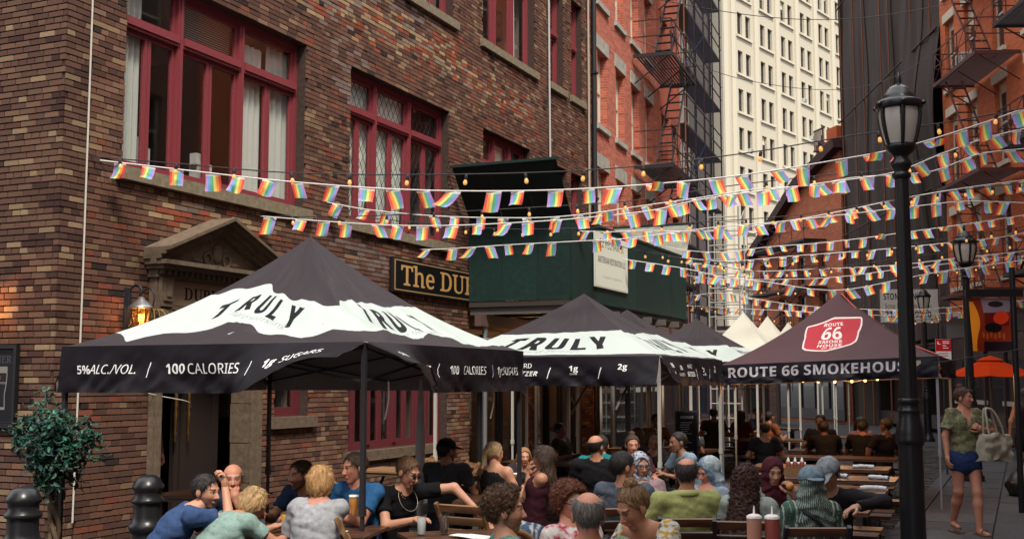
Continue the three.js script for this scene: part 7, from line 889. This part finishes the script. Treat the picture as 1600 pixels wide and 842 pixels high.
// walking woman
person({ label: 'woman walking on the pavement in a green patterned shirt and blue shorts', at: [-0.64, 1.55, -14.46], floor: 0, turn: F(5), stand: true, stride: 0.16, sex: 'f', size: 0.965, skin: ruddy, barefoot: true, glasses: 'sun', glassUp: true, hair: { type: 'bun', color: [0.06, 0.03, 0.018] }, shirt: { color: [0.3, 0.32, 0.16], sleeve: 'short', len: 0.75, loose: 1.3, vneck: true, hem: 0.76, wrinkle: 1.2, paint: (x, y, z) => { const u = x * 17, v = y * 17, d = Math.hypot((u - Math.floor(u)) - 0.5, (v - Math.floor(v)) - 0.5), n = noise(x * 14, y * 14, z * 14); return d > 0.2 && d < 0.36 && y > 1.1 ? [0.13, 0.13, 0.07] : n > 0.25 ? [0.15, 0.15, 0.08] : [0.27, 0.265, 0.15]; } }, fat: 1.1, bottom: { type: 'shorts', len: 0.36, color: [0.035, 0.06, 0.17] }, head: { yaw: 0.75, pitch: 0.02 }, hands: { L: [0.14, -0.36, 0.13], R: [-0.26, -0.72, 0.06] }, palm: { L: [-0.5, 0.2, -1], R: [1, 0, 0] }, handDir: { L: [-0.8, 0.4, 0.2] }, elbow: { L: [0.8, -0.5, -0.3] }, curl: { L: 1.1 }, fine: true, group: 'people on foot',
  more: (t, j) => { for (const sg of [-1, 1]) obj('sandal', [cbox(sg * 0.08, 0.012, sg > 0 ? 0.2 : -0.1, 0.085, 0.018, 0.25), new THREE.TorusGeometry(0.042, 0.006, 5, 16, Math.PI).translate(sg * 0.085, 0.035, sg > 0 ? 0.25 : -0.06)], std(C(0.12, 0.07, 0.04), 0.7), t); } });
{ // her tote bag hangs from the shoulder
  const t = thing('tote_bag', 'cream canvas tote bag on the shoulder of the walking woman', 'bag', [-0.33, 0.84, -14.42], F(25)); const g = new THREE.BoxGeometry(0.4, 0.3, 0.14, 14, 12, 6), p = g.attributes.position; for (let i = 0; i < p.count; i++) { const x = p.getX(i), y = p.getY(i), z = p.getZ(i), k = 1 - 0.35 * Math.max(0, y / 0.15) * 0.5; p.setXYZ(i, x * (1 + 0.1 * (0.15 - y)) + 0.02 * noise(x * 9, y * 9, z * 9), y + 0.17 - 0.1 * Math.abs(x) + 0.03 * noise(x * 7, z * 7, 2), z * k + 0.05 * noise(x * 12, y * 12, z * 5 + 3)); } g.computeVertexNormals(); const cv = stoneMat(C(0.5, 0.45, 0.35), 0.95, 3, 0.002);
  obj('sack', g, cv, t); for (const z of [-0.04, 0.05]) obj('strap', tube([[-0.12, 0.28, z], [-0.13, 0.45, z * 0.6], [-0.1, 0.6, z * 0.3 - 0.02], [-0.03, 0.58, z * 0.4], [0.06, 0.42, z], [0.11, 0.28, z]], 0.013, 6, 30), cv, t);
}
// further off
const FAR = 'people in the shade of the far tents';
person({ label: 'person in a dark dress walking away behind the hanging banner', at: [0.02, 1.5, -20.9], floor: 0, turn: F(160), stand: true, stride: 0.14, sex: 'f', skin: tan, hair: { type: 'long', color: blackH, len: 0.2 }, shirt: { color: [0.012, 0.012, 0.014], sleeve: 'tank', hem: 0.6, name: 'dress' }, bottom: { type: 'shorts', color: [0.012, 0.012, 0.014], len: 0.6 }, group: 'people on foot', q: 0.5 });
person({ label: 'person standing inside the dim pub doorway', at: [-9.95, 1.52, -11.3], floor: -0.02, turn: F(60), stand: true, sex: 'm', size: 0.93, skin: ruddy, hair: { type: 'short', color: brownH }, shirt: solid([0.015, 0.015, 0.017]), group: 'people on foot', q: 0.6 });
const farP = [[-2.95, -19.0, 175, 'm', [0.015, 0.014, 0.018], 'a dark jacket hunched at the fifth smokehouse table', deep], [-2.35, -19.1, 160, 'm', [0.012, 0.012, 0.014], 'black on the near bench of the sixth smokehouse table', brownS], [-2.55, -20.4, 10, 'f', [0.36, 0.2, 0.22], 'pink facing the street at the sixth smokehouse table', tan], [-1.95, -18.6, 200, 'm', [0.025, 0.02, 0.022], 'charcoal by the leg of the smokehouse tent', deep], [-3.2, -20.3, -20, 'm', [0.03, 0.025, 0.025], 'brown across the sixth smokehouse table', brownS], [-5.4, -24.0, 150, 'f', [0.15, 0.03, 0.025], 'dark red under the first white marquee', brownS], [-5.3, -25.2, 30, 'm', [0.02, 0.02, 0.025], 'dark clothes facing dark red under the first white marquee', brownS], [-6.0, -24.1, 170, 'm', [0.04, 0.04, 0.05], 'grey at the end of the plank table under the first white marquee', brownS]];
for (const [x, z, f, sx, c, lb, sk] of farP) person({ label: `seated person in ${lb}`, at: [x, 1.06 + 0.06 * Math.sin(x * 9), z], turn: F(f), sex: sx, skin: sk, hair: { type: sx === 'f' ? 'long' : 'short', color: blackH, len: 0.2 }, shirt: { color: c, sleeve: 'short' }, head: { yaw: 0.3 * Math.sin(z * 5), pitch: 0.15 }, group: FAR, q: 0.25 });
person({ label: 'seated person with brown hair under the second branded tent', at: [-4.62, 1.06, -14.5], turn: F(170), sex: 'f', skin: tan, hair: { type: 'long', color: [0.06, 0.025, 0.012], len: 0.2 }, shirt: solid([0.06, 0.03, 0.03]), group: FAR, q: 0.4 });
person({ label: 'seated person with dark hair facing the brown haired one', at: [-4.3, 1.02, -14.1], turn: F(20), sex: 'f', skin: brownS, hair: { type: 'long', color: brownH, len: 0.2 }, shirt: solid([0.03, 0.02, 0.025]), group: FAR, q: 0.4 });
person({ label: 'seated person in a light blue shirt behind the man in lime', at: [-3.72, 1.04, -13.2], turn: F(-70), sex: 'm', skin: brownS, hair: { type: 'short', color: blackH }, shirt: solid([0.3, 0.4, 0.5]), group: FAR, q: 0.5 });
for (const [x, z, f, c, lb] of [[-5.0, -18.2, 160, [0.03, 0.03, 0.04], 'navy at the plank table under the middle branded tent'], [-5.9, -19.6, 20, [0.12, 0.05, 0.04], 'rust across the plank table under the middle branded tent'], [-4.5, -22.5, 120, [0.25, 0.08, 0.03], 'orange between the marquees and the smokehouse tent'], [-3.6, -17.6, 170, [0.02, 0.02, 0.022], 'black at the side of the smokehouse tent'], [-6.3, -16.0, 60, [0.05, 0.05, 0.06], 'grey beside the shed posts']]) person({ label: `seated person in ${lb}`, at: [x, 1.06, z], turn: F(f), sex: rnd() < 0.5 ? 'f' : 'm', skin: brownS, hair: { type: 'short', color: blackH }, shirt: solid(c), group: FAR, q: 0.25 });
renderer.render(scene, camera);
